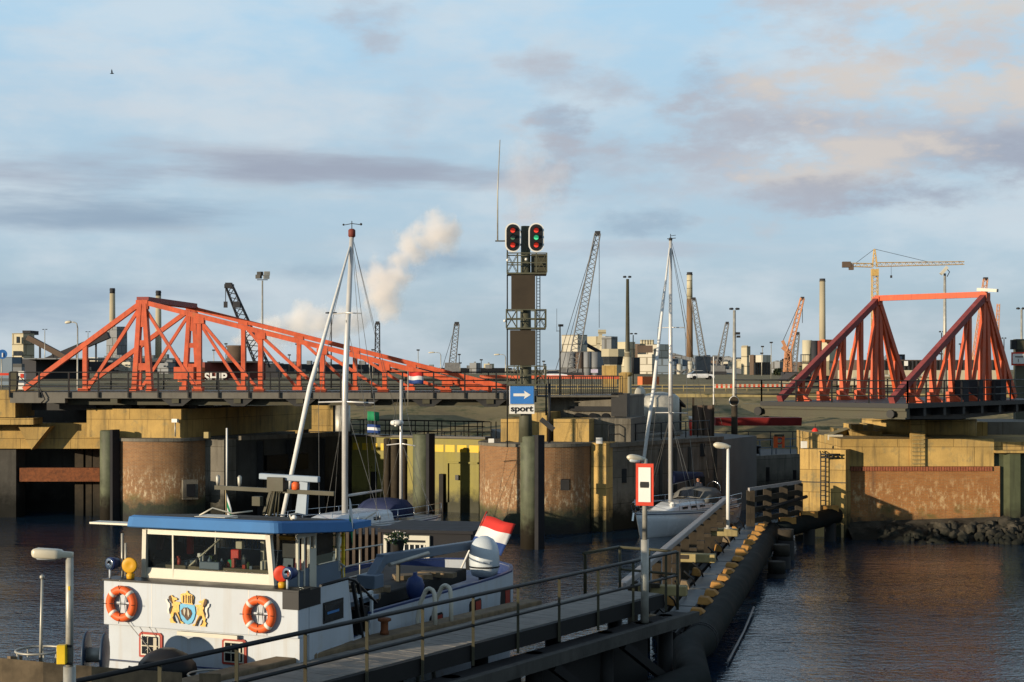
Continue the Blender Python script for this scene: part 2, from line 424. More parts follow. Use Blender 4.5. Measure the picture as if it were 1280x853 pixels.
M = {}
M['orange'] = mat('orange_steel_paint', (.60,.100,.034), .5, var=.2, vs=2.2, streak=.45, scol=(.26,.045,.02), ss=6, pcol=(.50,.135,.045), ps=3, pth=.58)
M['steelgrey'] = mat('grey_deck_steel', (.13,.12,.10), .6, var=.2, streak=.4, scol=(.06,.05,.04))
M['darksteel'] = mat('dark_steel', (.025,.025,.025), .55, var=.3)
M['rail'] = mat('black_rail_paint', (.018,.018,.018), .5)
M['khaki'] = mat('khaki_girder_paint', (.062,.058,.034), .55, streak=.4, scol=(.07,.05,.03))
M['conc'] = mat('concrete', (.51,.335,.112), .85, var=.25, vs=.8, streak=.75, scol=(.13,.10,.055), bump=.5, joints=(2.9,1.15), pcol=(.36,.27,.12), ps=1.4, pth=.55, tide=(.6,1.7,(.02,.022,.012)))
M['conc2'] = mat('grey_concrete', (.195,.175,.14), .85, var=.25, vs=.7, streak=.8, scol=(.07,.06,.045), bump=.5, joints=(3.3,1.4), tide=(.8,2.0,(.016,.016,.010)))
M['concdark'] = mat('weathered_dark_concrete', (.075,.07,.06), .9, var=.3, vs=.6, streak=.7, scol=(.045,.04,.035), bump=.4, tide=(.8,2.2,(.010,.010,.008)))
M['brick'] = brickmat('pier_brick', (.33,.145,.045), (.23,.095,.032), (.28,.20,.11), (.66,.55,.36), 1.15)
M['brick2'] = brickmat('quay_brick', (.43,.155,.032), (.31,.105,.024), (.30,.19,.075), (.60,.43,.22), .7)
M['pile'] = mat('green_pile_steel', (.105,.115,.07), .6, var=.3, vs=2, streak=.6, scol=(.05,.05,.03), tide=(.8,1.6,(.02,.016,.010)), pcol=(.24,.11,.04), ps=2.2, pth=.64)
M['piledark'] = mat('black_shade_strip', (.012,.012,.015), .7)
M['rust'] = mat('rusty_steel', (.19,.065,.025), .85, var=.4, vs=6, bump=.6)
M['timber'] = mat('wet_timber', (.042,.032,.02), .85, var=.4, vs=3, streak=.5, tide=(.3,1.2,(.01,.01,.007)))
M['olive'] = mat('olive_gate_paint', (.27,.235,.055), .6, var=.15, vs=.7, streak=.35, scol=(.12,.10,.03), tide=(.7,1.5,(.035,.035,.015)))
M['yellow'] = mat('yellow_paint', (.75,.50,.02), .5)
M['sheetpile'] = mat('green_sheet_pile', (.075,.085,.045), .6, streak=.6, scol=(.03,.03,.018), tide=(.6,1.5,(.02,.016,.01)))
M['rock'] = mat('basalt_rock', (.055,.048,.036), .9, var=.5, vs=1.3, bump=.8, bs=6, tide=(.2,.8,(.012,.013,.009)))
M['white'] = mat('white_boat_paint', (.51,.55,.59), .5, var=.08, vs=.9, streak=.32, scol=(.40,.31,.20), ss=6, pcol=(.50,.50,.47), ps=2.0, pth=.60)
M['cream'] = mat('cream_paint', (.60,.56,.45), .4, var=.05)
M['blue'] = mat('blue_roof_paint', (.065,.19,.42), .85, var=.10)
M['navy'] = mat('navy_paint', (.025,.045,.14), .45, var=.15)
M['deckgrey'] = mat('grey_boat_paint', (.12,.16,.21), .5, var=.12)
M['black'] = mat('black_paint', (.012,.012,.013), .45)
M['buoy'] = mat('orange_lifebuoy', (.80,.13,.03), .5, var=.08)
M['tape'] = mat('reflective_tape', (.75,.70,.62), .5)
M['redframe'] = mat('red_frame_paint', (.38,.05,.03), .45)
M['red'] = mat('red_paint', (.62,.035,.02), .45)
M['signblue'] = mat('sign_blue', (.035,.19,.55), .4, var=.05)
M['signwhite'] = mat('sign_white', (.78,.76,.70), .45, var=.04)
M['signred'] = mat('sign_red', (.62,.05,.02), .45, var=.08)
M['galv'] = mat('galvanised_steel', (.42,.40,.34), .5, metal=.35, var=.2, vs=4)
M['lampplastic'] = mat('pale_lamp_housing', (.62,.56,.42), .4, var=.08)
M['gold'] = mat('gold_emblem_paint', (.72,.40,.03), .4, var=.25, vs=14)
M['golddark'] = mat('dark_emblem_paint', (.09,.045,.02), .5)
M['cyan'] = mat('light_blue_emblem_paint', (.06,.38,.62), .4)
M['horn'] = mat('yellow_horn_paint', (.70,.36,.02), .45)
M['chrome'] = mat('chrome', (.75,.75,.75), .12, metal=1, var=.03)
M['wood'] = mat('weathered_wood', (.20,.145,.085), .85, var=.35, vs=4, streak=.4)
M['drumblue'] = mat('dark_blue_drum', (.035,.06,.10), .5)
M['maroon_shade'] = mat('maroon_and_shaded_red_paint', (.26,.055,.048), .6, var=.25, vs=2, streak=.4, scol=(.11,.03,.035), ss=5)  # cross beam maroon; on the open bridge's chords, shade put into the colour
M['shadedred'] = mat('shaded_red_paint', (.22,.02,.018), .7)  # shade and distance of the red hull put into this darker colour
M['radar'] = mat('blue_grey_radar', (.30,.36,.42), .5)
M['chock'] = mat('ochre_timber_chock', (.38,.19,.048), .8, var=.3, vs=3)
M['plank'] = mat('grey_deck_planks', (.27,.245,.21), .8, var=.25, vs=2.5, bump=.3)
M['tar'] = mat('tarred_timber', (.016,.015,.014), .75, var=.4)
M['rubber'] = mat('fender_pipe_coating', (.010,.013,.012), .7, var=.35, vs=1.4, streak=.15, scol=(.03,.034,.032))
M['wetplate'] = mat('dark_wet_walkway', (.06,.068,.075), .5, var=.25, vs=1.5)
M['yel_beam'] = mat('yellowed_beam', (.34,.27,.12), .75, var=.25, streak=.4)
M['greyrail'] = mat('pale_grey_wooden_rail', (.34,.31,.29), .6, var=.15, vs=3, streak=.3, scol=(.25,.22,.18))
M['alu'] = mat('anodised_mast', (.66,.64,.60), .35, metal=.3, var=.05)
M['gel'] = mat('white_gelcoat', (.78,.80,.80), .25, var=.03, coat=.3)
M['sailcloth'] = mat('navy_canvas', (.02,.028,.075), .8)
M['canvas'] = mat('grey_canvas', (.16,.16,.15), .8)
M['furl'] = mat('furled_sail', (.74,.73,.69), .7, var=.08, vs=6)
M['wire'] = mat('rigging_wire', (.22,.21,.19), .4, metal=.5)
M['rope'] = mat('rope', (.42,.33,.18), .9)
M['green'] = mat('green_cloth', (.02,.24,.10), .8)
M['clothwhite'] = mat('white_cloth', (.76,.75,.73), .8, var=.06)
M['clothred'] = mat('red_cloth', (.62,.04,.03), .8, var=.08)
M['clothblue'] = mat('blue_cloth', (.03,.07,.24), .8, var=.08)
M['dome'] = mat('grey_white_dome', (.55,.60,.62), .4, var=.04)
M['slat'] = mat('dark_slats', (.075,.055,.04), .8, var=.3, vs=5)
M['shedwall'] = mat('black_shed_boards', (.014,.014,.017), .7, var=.3)
M['leaf'] = mat('plant_leaves', (.05,.085,.025), .7, var=.5, vs=9)
M['petal'] = mat('pale_petals', (.6,.55,.5), .8)
M['pot'] = mat('dark_planter', (.03,.028,.026), .7)
M['skin'] = mat('skin', (.55,.28,.18), .55, var=.06)
M['hair'] = mat('hair', (.08,.05,.03), .8)
M['jacket'] = mat('dark_jacket', (.03,.035,.05), .85)
M['interior'] = mat('dim_interior', (.17,.14,.09), .8, var=.3)
M['curtain'] = mat('curtain', (.55,.50,.38), .85, var=.1)
M['glass'] = glass('window_glass', (.78,.82,.80), .10)
M['darkglass'] = mat('dark_glass', (.012,.014,.016), .08, var=.3)
M['lens_r'] = emit('red_signal_lens', (.60,.03,.012), .35)
M['lens_g'] = emit('green_signal_lens', (.04,.45,.20), .5)
M['lens_gd'] = mat('unlit_green_lens', (.10,.22,.14), .25)
M['board'] = mat('brown_signal_board', (.045,.033,.02), .6, var=.1)
M['mastgreen'] = mat('dark_olive_mast', (.085,.085,.055), .6, var=.2)
# far industry
M['i_white'] = mat('pale_cladding', (.58,.54,.44), .7, var=.08, vs=.08, joints=(4.5,2.6,.16), streak=.2, scol=(.4,.34,.25), ss=.3)
M['i_cream'] = mat('cream_cladding', (.55,.49,.34), .7, var=.10, vs=.08, joints=(5.5,3.2,.18), streak=.3, scol=(.35,.28,.18), ss=.3)
M['i_grey'] = mat('grey_cladding', (.24,.25,.26), .7, var=.12, vs=.08, joints=(3.5,4.5,.2), streak=.3, scol=(.14,.14,.14), ss=.3)
M['i_blue'] = mat('blue_grey_cladding', (.15,.20,.26), .7, var=.12, vs=.06, joints=(4,2.5,.2))
M['i_dark'] = mat('dark_cladding', (.038,.038,.042), .8, var=.25, vs=.06)
M['i_brown'] = mat('brown_cladding', (.13,.09,.065), .8, var=.2, vs=.2)
M['i_stack'] = mat('chimney_concrete', (.42,.36,.24), .85, var=.1, vs=.05)
M['i_stackbrown'] = mat('chimney_brown', (.24,.15,.085), .85, var=.1, vs=.05)
M['i_rust'] = mat('rust_red_hull_paint', (.20,.045,.03), .7, var=.15, vs=.2)
M['i_orange'] = mat('orange_container_paint', (.62,.15,.04), .6, var=.1)
M['i_cranegrey'] = mat('grey_crane_paint', (.17,.17,.17), .6)
M['i_craneblack'] = mat('black_crane_paint', (.035,.035,.04), .6)
M['i_craneorange'] = mat('pale_orange_crane_paint', (.55,.26,.13), .6)
M['i_craneyellow'] = mat('yellow_crane_paint', (.58,.38,.13), .6)
M['i_roof'] = mat('dark_roof_tiles', (.06,.05,.045), .85)
M['i_win'] = mat('dim_windows', (.03,.035,.04), .2)
M['sand'] = mat('dry_grass_and_sand', (.24,.185,.085), .95, var=.4, vs=.25, pcol=(.085,.085,.03), ps=.5, pth=.50, bump=.8, bs=1.5)
M['asphalt'] = mat('asphalt', (.055,.053,.05), .9, var=.15)
M['quaytop'] = mat('quay_paving', (.16,.15,.135), .85, var=.2, vs=.5)
M['tree'] = mat('far_foliage', (.045,.055,.025), .9, var=.5, vs=.5)
M['carpaint'] = mat('white_car_paint', (.7,.7,.7), .3)

# water
m, N, L, B = newmat('harbour_water')
B.inputs['Base Color'].default_value = (.006,.018,.036,1); B.inputs['Roughness'].default_value = .02; B.inputs['IOR'].default_value = 1.333
geo = N.new('ShaderNodeNewGeometry')
def wv(scale, st, rot, det=4):
    mp = N.new('ShaderNodeMapping'); mp.inputs['Scale'].default_value = st; mp.inputs['Rotation'].default_value = (0,0,R(rot)); L.new(geo.outputs['Position'], mp.inputs[0])
    n = N.new('ShaderNodeTexNoise'); n.inputs['Scale'].default_value = scale; n.inputs['Detail'].default_value = det; n.inputs['Roughness'].default_value = .55; L.new(mp.outputs[0], n.inputs['Vector'])
    return n.outputs['Fac']
a1 = wv(.55, (1,1.7,1), 24, 3); a2 = wv(1.9, (1,1.6,1), -12, 3); a3 = wv(5.5, (1,1.4,1), 40, 2)
def mm(op, a, b):
    n = N.new('ShaderNodeMath'); n.operation = op
    for s, q in ((n.inputs[0], a), (n.inputs[1], b)):
        if hasattr(q, 'is_output'): L.new(q, s)
        else: s.default_value = q
    return n.outputs[0]
patch = N.new('ShaderNodeMapRange'); patch.inputs[1].default_value = .38; patch.inputs[2].default_value = .62; patch.inputs[3].default_value = .6; patch.inputs[4].default_value = 1.5; L.new(wv(.05, (1,2.2,1), 20, 2), patch.inputs[0])
hgt = mm('ADD', mm('ADD', mm('MULTIPLY', a1, .06), mm('MULTIPLY', a2, .052)), mm('MULTIPLY', a3, .028))
bp = N.new('ShaderNodeBump'); bp.inputs['Strength'].default_value = 1.0; bp.inputs['Distance'].default_value = .8
hgt = mm('MULTIPLY', hgt, patch.outputs[0])
L.new(hgt, bp.inputs['Height']); L.new(bp.outputs[0], B.inputs['Normal'])
M['water'] = m

# ================================================================== SETTING
# water sheet and the land beyond the locks
struct('water', MB().add([(-700,-60,0),(700,-60,0),(700,140,0),(-700,140,0)], [(0,1,2,3)]), M['water'])
prof = [(104.5,-1.0),(105,2.6),(108.5,3.1),(113,4.3),(121,5.5),(132,6.85),(137,6.95),(400,6.95),(6500,6.95)]
mb = MB(); xs = [-5000,-600,-200] + [-90+6*i for i in range(31)] + [200,600,5000]
vs = []
for yy, zz in prof:
    for x in xs: vs.append((x, yy, zz + (random.uniform(-.16,.16) if 106 < yy < 131 else 0)))
nx = len(xs); fs = [(i*nx+j, i*nx+j+1, (i+1)*nx+j+1, (i+1)*nx+j) for i in range(len(prof)-1) for j in range(nx-1)]
mb.add(vs, fs); struct('terrain', mb, M['sand'])
struct('road', MB().bx(-300, 300, 139, 147, 6.8, 7.0), M['asphalt'])
struct('path', MB().bx(-3, 120, 127.5, 128.7, 6.0, 6.55), M['yel_beam'])

def add_wall_uv(o, poly):
    me = o.data; n = len(poly); arc = [0]
    for i in range(n): arc.append(arc[-1] + (Vector(poly[(i+1)%n]) - Vector(poly[i])).length)
    uvl = me.uv_layers.new(name='wall')
    for p in me.polygons:
        idx = [me.loops[l].vertex_index for l in p.loop_indices]; cols = set(i % n for i in idx)
        wrap = cols == {0, n-1}
        for l in p.loop_indices:
            vi = me.loops[l].vertex_index; k = vi % n
            uvl.data[l].uv = (arc[n] if (wrap and k == 0) else arc[k], me.vertices[vi].co.z)
def frame(phi):
    """unit vectors along a lock axis (away from the camera, turned phi degrees to the right) and across it to the right"""
    return Vector((math.sin(R(phi)), math.cos(R(phi)), 0)), Vector((math.cos(R(phi)), -math.sin(R(phi)), 0))
def xy(v): return (v.x, v.y)

# ------------------------------------------------------------------ left pier of the first lock
d1, e1 = frame(24)
pier = thing('bridge_pier', 'brick bridge pier with concrete top under the turning end of the closed orange bridge', 'pier', (-20.3, 86.5, 0))
cL = V(-20.2, 88.2, 0); rL = 3.0
poly = [xy(cL + e1*rL*math.cos(t) - d1*rL*math.sin(t)) for t in [R(a) for a in range(0, 181, 4)]]
poly = poly + [xy(cL - e1*rL + d1*9), xy(cL + e1*rL + d1*9)]
poly = poly[::-1]
o = MB().prism(poly, -1, 4.55).build('brick_drum', M['brick'], pier); add_wall_uv(o, poly)
MB().prism([xy(cL + (Vector((*p,0)) - cL)*1.03) for p in poly], 4.55, 4.72).build('coping', M['conc2'], pier)
a = V(-24.4, 87.2, 0); b = V(-18.7, 85.9, 0)
MB().prism([xy(a), xy(b), xy(b + d1*14), xy(a + d1*14)], 4.72, 6.35).build('upper_block', M['conc'], pier)
q = V(-16.95, 86.6, 0)
MB().prism([xy(q - e1*.65), xy(q + e1*.65), xy(q + e1*.65 + d1*1.2), xy(q - e1*.65 + d1*1.2)], -1, 4.6).build('pilaster', M['conc2'], pier)
w = MB(); w.box(P(237, 612, 85.75) , (.85, .5, 1.1), R(25)); w.build('niche', M['conc2'], pier)
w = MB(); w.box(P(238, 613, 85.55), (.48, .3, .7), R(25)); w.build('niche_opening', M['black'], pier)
MB().box(P(219, 526, 85.6), (.35, .2, .2), R(-20)).build('junction_box', M['signwhite'], pier)
MB().tube([P(219, 528, 85.7), P(219, 546, 85.7)], .04).build('conduit', M['galv'], pier)
MB().box(P(259, 544, 86), (.3, .25, .35), R(-20)).build('lamp_box', M['yel_beam'], pier)
# turntable gear between pier and deck
g = MB(); g.lathe([(2.0,6.35),(2.0,6.5),(1.7,6.5),(1.7,6.75)], (-20.8, 91, 0), 24)
for k in range(9): MB().box((-24+k*.95, 87.2, 6.5+.07*(k%3)), (.4, .5, .28)).build('gear_roller', M['darksteel'], pier)
g.build('turntable_gear', M['darksteel'], pier)

dW, eW = frame(41)
lw = thing('lock_wall', 'dark shaded concrete lock wall between the brick pier and the olive gate', 'wall', (-14, 93, 0))
s0 = V(-16.4, 87.2, 0)
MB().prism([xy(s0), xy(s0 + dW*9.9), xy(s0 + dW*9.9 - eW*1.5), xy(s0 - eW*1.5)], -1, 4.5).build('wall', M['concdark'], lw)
MB().prism([xy(s0 + dW*1 + eW*.12), xy(s0 + dW*9.7 + eW*.12), xy(s0 + dW*9.7 - eW*.3), xy(s0 + dW*1 - eW*.3)], 4.5, 4.75).build('coping', M['conc2'], lw)
w = MB()
for t in (2.4, 4.6, 7.2): w.beam(s0 + dW*t + eW*.16 + V(0,0,-.5), s0 + dW*t + eW*.16 + V(0,0,4.4), .35, .3)
w.build('fender_strip', M['tar'], lw)
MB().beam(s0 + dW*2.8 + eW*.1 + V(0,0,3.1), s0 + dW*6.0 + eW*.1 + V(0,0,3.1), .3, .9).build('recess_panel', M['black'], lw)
# bank behind that wall
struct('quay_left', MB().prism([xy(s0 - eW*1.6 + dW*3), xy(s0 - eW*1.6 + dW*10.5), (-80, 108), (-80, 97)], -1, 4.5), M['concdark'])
bb = thing('lock_building', 'low pale concrete machine house under the bridge with a dark doorway', 'building', P(390, 540, 108))
MB().bx(*[X_(343,108), X_(378,108)], 108, 112, 3.0, Z_(503,108)).build('wall', M['conc'], bb)
MB().bx(*[X_(386,108), X_(416,108)], 108, 112, 3.0, Z_(503,108)).build('wall', M['conc'], bb)
MB().bx(*[X_(377,108), X_(387,108)], 108.6, 111.5, 3.0, Z_(505,108)).build('doorway', M['darksteel'], bb)
MB().bx(X_(341,108), X_(430,108), 107.7, 112.2, Z_(503,108), Z_(503,108)+.2).build('roof', M['conc2'], bb)
MB().cyl(P(427,560,108.6), P(427,505,108.6), .62, n=16).build('round_tank', M['galv'], bb)

# ------------------------------------------------------------------ left abutment: beam with a corbel, dark bay below
ab = thing('bridge_abutment', 'ochre concrete abutment beam with a triangular corbel at the end of the orange bridge', 'abutment', (-27, 87, 0))
z0, z1 = Z_(561, 88), Z_(529, 88)
MB().bx(-44, X_(127,88), 88, 89.2, z0, z1).build('beam', M['conc'], ab)
MB().bx(-44, X_(19,86.5), 86.5, 90, Z_(522,86.5), Z_(488,86.5)).build('end_block', M['conc'], ab)
MB().bx(-44, X_(43,86.5), 86.3, 88, Z_(531,86.3), Z_(523,86.3)).build('ledge', M['conc'], ab)
c0 = P(46, 560, 88); tri = [(X_(24,87.2)-c0.x, Z_(533,87.2)-c0.z), (X_(64,87.2)-c0.x, Z_(533,87.2)-c0.z), (0, -.05)]
MB().plate(tri[::-1], c0 + V(0,0,0), (1,0,0), (0,0,1), 1.0).build('corbel', M['conc'], ab)
MB().bx(-50, -18, 94, 95, -1, 6.2).build('back_wall', M['concdark'], ab)
MB().bx(X_(25,88.5), X_(125,88.5), 88.4, 88.9, Z_(602,88.5), Z_(585,88.5)).build('waling_beam', M['rust'], ab)
for px, w_ in ((100,.5),(112,.35),(122,.45),(10,.8)):
    MB().beam(P(px,680,89.6), P(px,560,89.6), w_, .4).build('post', M['timber'], ab)
MB().bx(-50, X_(20,88.3), 88.3, 90, -1, z0-.02).build('side_wall', M['concdark'], ab)

# ------------------------------------------------------------------ gate
gt = thing('lock_gate', 'olive green steel lock gate with a row of yellow squares along its top', 'lock gate', (-6, 92, 0))
g0 = V(-9.95, 94.4, 0); L_ = 9.15; n1 = -d1
def gp(t, z, off=0): return g0 + e1*t + n1*off + V(0,0,z)
def gbox(mb, t0, t1, z0, z1, o0, o1):
    vs = [gp(t,z,o) for z in (z0,z1) for (t,o) in ((t0,o0),(t1,o0),(t1,o1),(t0,o1))]
    mb.add(vs, [(0,1,2,3)[::-1],(4,5,6,7),(0,1,5,4),(1,2,6,5),(2,3,7,6),(3,0,4,7)]); return mb
gbox(MB(), 0, L_, -1, 4.45, -.6, 0).build('gate_leaf', M['olive'], gt)
gbox(MB(), -.2, L_+.1, 4.45, 4.58, -.8, .25).build('top_walkway', M['steelgrey'], gt)
for t in (1.5, 6.2): gbox(MB(), t, t+.28, -.5, 2.3, 0, .3).build('fender_post', M['tar'], gt)

for (t0,t1,z0,z1) in ((.2,1.4,2.55,2.65),(2.1,3.3,2.55,2.65),(6.6,9.0,2.95,3.05),(6.6,6.7,.6,2.95),(8.9,9.0,.6,2.95),(3.2,3.3,.6,2.6)): gbox(MB(), t0, t1, z0, z1, 0, .1).build('stiffener', M['olive'], gt)
pass
for t in (.1,.75,1.4,2.05,2.7,3.3,5.75,6.5,7.3,8.1,8.8): gbox(MB(), t, t+(.62 if t > 5 else .42) * (.5 if t > 8.7 else 1), 3.62, 4.05, 0, .02).build('yellow_mark', M['yellow'], gt)
gbox(MB(), 7.2, 7.42, 1.95, 2.25, 0, .12).build('hatch_lug', M['black'], gt)
rl = MB()
for t in [i*.9 for i in range(12)]: rl.tube([gp(t, 4.5, .1), gp(t, 5.5, .1)], .035, 5)
for z in (4.85, 5.18, 5.5): rl.tube([gp(0, z, .1), gp(L_, z, .1)], .03, 5)
for t in [i*.9+.2 for i in range(11)]: rl.tube([gp(t, 4.4, -.7), gp(t, 5.45, -.7)], .03, 5)
rl.tube([gp(0, 5.45, -.7), gp(L_, 5.45, -.7)], .03, 5)
rl.build('walkway_railing', M['rail'], gt)

# ------------------------------------------------------------------ central pier
cp = thing('central_pier', 'rounded brick pier with pale lime stains right behind the signal mast', 'pier', (1.5, 81, 0))
cC = V(1.45, 82.3, 0); rC = 3.2
poly = [xy(cC + e1*rC*math.cos(t) - d1*rC*math.sin(t)) for t in [R(a) for a in range(0, 181, 4)]]
poly = poly + [xy(cC - e1*rC + d1*15), xy(cC + e1*rC + d1*15)]; poly = poly[::-1]
o = MB().prism(poly, -1, 4.55).build('brick_nose', M['brick'], cp); add_wall_uv(o, poly)
MB().prism([xy(cC + (Vector((*p,0)) - cC)*1.025) for p in poly], 4.55, 4.72).build('coping', M['conc2'], cp)
pz = cC + e1*(rC+.45) - d1*.5
MB().prism([xy(pz - e1*.42), xy(pz + e1*.42), xy(pz + e1*.42 + d1*1.5), xy(pz - e1*.42 + d1*1.5)], -1, 4.72).build('pilaster', M['conc'], cp)
def blk(name, px0, px1, y0, y1, Y, dep, m, phi=14):
    d, e = frame(phi); a = V(X_(px0,Y), Y, 0); wid = (px1-px0)/F*Y
    return MB().prism([xy(a), xy(a+e*wid), xy(a+e*wid+d*dep), xy(a+d*dep)], Z_(y1,Y), Z_(y0,Y)).build(name, m, cp)
blk('step_block', 626, 652, 524, 555, 81.5, 6, M['conc'])
blk('step_block', 653, 684, 516, 555, 82.2, 6, M['conc'])
blk('step_block', 692, 737, 524, 556, 81.8, 4, M['conc'])
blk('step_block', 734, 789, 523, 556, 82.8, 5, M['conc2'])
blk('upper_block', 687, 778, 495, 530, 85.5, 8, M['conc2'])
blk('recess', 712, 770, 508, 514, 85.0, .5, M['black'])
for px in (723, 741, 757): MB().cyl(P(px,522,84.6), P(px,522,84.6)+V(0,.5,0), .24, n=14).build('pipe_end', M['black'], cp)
blk('cabinet', 764, 784, 492, 521, 84.2, 1.0, M['darksteel'])
MB().box(P(614, 552, 80.6), (.3,.3,.3)).build('lamp_box', M['signwhite'], cp)
MB().box(P(749, 551, 79.2), (.32,.32,.3)).build('lamp_box', M['signwhite'], cp)
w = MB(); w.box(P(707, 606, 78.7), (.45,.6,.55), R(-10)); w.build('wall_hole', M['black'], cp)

# wall of the second lock, turned away from the sun
iw = thing('lock_wall', 'grey concrete lock wall in shade beside the white sailing yacht', 'wall', (8, 86, 0))
d2, e2 = frame(41.5)
i0 = V(4.75, 80.4, 0)
poly = [xy(i0), xy(i0 + d2*11.4), xy(i0 + d2*11.4 - e2*2), xy(i0 - e2*2 + d2*2)]
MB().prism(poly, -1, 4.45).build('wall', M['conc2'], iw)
MB().prism([xy(i0 + e2*.12 + d2*.1), xy(i0 + d2*11.4 + e2*.12), xy(i0 + d2*11.4 - e2*2.1), xy(i0 - e2*2 + d2*2)], 4.45, 4.68).build('coping', M['conc2'], iw)
w = MB()
for t, z in ((1.9,2.5),(9.3,1.7),(9.3,3.6)): w.beam(i0 + d2*t + e2*.01 + V(0,0,z), i0 + d2*t + e2*.01 + V(0,0,z+.75), .3, .25)
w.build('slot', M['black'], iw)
w = MB()
for t in (5.2, 6.6, 8.0, 10.6): w.beam(i0 + d2*t + e2*.08 + V(0,0,.2), i0 + d2*t + e2*.08 + V(0,0,4.2), .16, .14)
w.build('guide_strip', M['concdark'], iw)
struct('island', MB().prism([xy(i0 - e2*2.05 + d2*2.2), xy(i0 + d2*11.35 - e2*.3), xy(i0 + d2*11.35 + V(3,6,0)), (10, 106), (-1.5, 106), (-.5,98)], -1, 4.45), M['quaytop'])
struct('quay', MB().prism([(12.6,95.6),(19.4,101.0),(70,101.2),(70,112),(12.4,112)], -1, 2.95), M['quaytop'])
qw = thing('quay_wall', 'low grey quay wall with dark slots between the yacht and the sunlit concrete block', 'wall', (16, 98, 0))
q0, q1 = V(12.6,95.5,0), V(19.4,100.9,0); qd = (q1-q0).normalized(); qe = V(qd.y,-qd.x,0)
MB().prism([xy(q0), xy(q1), xy(q1 - qe*-.4), xy(q0 + qe*.4)], -1, 3.05).build('wall', M['conc2'], qw)
w = MB()
for t, h in ((1.9,.6),(4.6,.9),(7.2,.6)): w.beam(q0 + qd*t + qe*.42 + V(0,0,1.4), q0 + qd*t + qe*.42 + V(0,0,1.4+h), .28, .1)
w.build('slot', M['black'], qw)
MB().beam(q0 + qd*3.2 + qe*.42 + V(0,0,-.5), q0 + qd*3.2 + qe*.42 + V(0,0,2.9), .35, .12).build('fender_strip', M['tar'], qw)

# ------------------------------------------------------------------ right block, brick quay under the open bridge
cb = thing('concrete_block', 'square sunlit concrete block with a steel ladder standing in the water', 'block', (16, 79, 0))
zb = Z_(562, 78)
o = MB().prism([(X_(1000,78.4),78.4),(X_(1057,77.6),77.6),(X_(1057,77.6)+.5,78.6),(X_(1000,78.4)+.45,79.4)], -1, zb).build('body', M['conc'], cb)
w = MB()
lx0, lx1 = X_(1026,77.7), X_(1032,77.7)
for x in (lx0, lx1): w.tube([(x, 77.72, 1.2), (x, 77.72, Z_(566,77.7)), (x+.0, 77.9, Z_(564.5,77.7))], .035, 5)
for k in range(12): w.tube([(lx0,77.72,1.4+k*.25),(lx1,77.72,1.4+k*.25)], .025, 5)
w.tube([(lx0,77.55,Z_(568,77.7)),(X_(1049,77.7),77.45,Z_(568,77.7))], .05, 5); w.tube([(lx0,77.55,Z_(572,77.7)),(X_(1049,77.7),77.45,Z_(572,77.7))], .04, 5)
for px in (1034,1041,1048): w.tube([P(px,568,77.5),P(px,572,77.5)], .05, 5)
w.build('ladder', M['darksteel'], cb)
MB().beam((X_(1000,78.4)+.05,78.35,Z_(603,78)),(X_(1057,77.6),77.58,Z_(603,78)),.03,.05).build('joint', M['concdark'], cb)
MB().box(P(1005,556,78.9), (.28,.28,.35)).build('lamp_box', M['signwhite'], cb)

rq = thing('brick_quay', 'sunlit brick quay wall with white lime stains and concrete top under the open bridge', 'quay', (22, 82, 0))
YB = 78.5; xl, xr = X_(1060,YB), X_(1250,YB)
poly = [(xr, YB), (xr, YB+12), (xl, YB+12), (xl, YB)][::-1]
o = MB().prism(poly, -1, Z_(583,YB)).build('brick_wall', M['brick2'], rq); add_wall_uv(o, poly)
MB().bx(xl-.4, X_(1242,YB), YB-.06, YB+12, Z_(583,YB), Z_(549,YB)).build('concrete_top', M['conc'], rq)
MB().bx(X_(1242,YB), 60, YB+.4, YB+12, 3.2, Z_(553,YB)).build('concrete_top', M['conc'], rq)
MB().bx(X_(1137,YB), X_(1155,YB), YB-.2, YB, Z_(583,YB)+.01, Z_(525,YB)).build('pilaster', M['conc'], rq)
for k in range(9): MB().bx(X_(1139,YB), X_(1153,YB), YB-.26, YB-.2, Z_(580-k*5,YB), Z_(580-k*5,YB)+.04).build('rung', M['yel_beam'], rq)
w = MB()
for k in range(int((X_(1242,YB)-xl)/.138)): w.bx(xl + k*.138, xl + k*.138+.11, YB-.09, YB+.1, Z_(583,YB)-.24, Z_(583,YB)-.02)
w.build('soldier_course', mat('soldier_bricks', (.30,.10,.05), .85, var=.3, vs=7), rq)
MB().bx(X_(1064,82.5), X_(1103,82.5), 82.5, 88, Z_(549,82.5), Z_(539,82.5)).build('step_block', M['conc'], rq)
MB().bx(X_(1064,83), X_(1079,83), 83, 85, Z_(539,83), Z_(530.5,83)).build('step_block', M['conc'], rq)
MB().bx(X_(1085,83), X_(1092,83), 83, 85, Z_(539,83), Z_(530.5,83)).build('step_block', M['conc'], rq)
cx, cyy = X_(1130,86), 87
MB().lathe([(3.2,Z_(549,83)),(3.2,Z_(526,83))], (X_(1150,86), 86.4, 0), 40).build('round_bearing', M['conc'], rq)
MB().bx(X_(1165,87), X_(1229,87), 86.2, 92, Z_(549,86), Z_(528,86)).build('bearing_block', M['conc'], rq)
MB().bx(X_(1229,87), 60, 87.5, 93, Z_(553,87), Z_(528,87)).build('bearing_block', M['conc2'], rq)
w = MB(); w.lathe([(2.6,Z_(526,83)),(2.6,Z_(523.5,83)),(1.8,Z_(523,83)),(1.8,6.45)], (X_(1150,86),86.4,0), 30)
w.build('turntable_ring', M['darksteel'], rq)
for px in (1085,1098,1110,1120,1135,1150,1162): MB().box(P(px,521.5,83.0), (.42,.25,.16)).build('bearing_roller', M['galv'], rq)
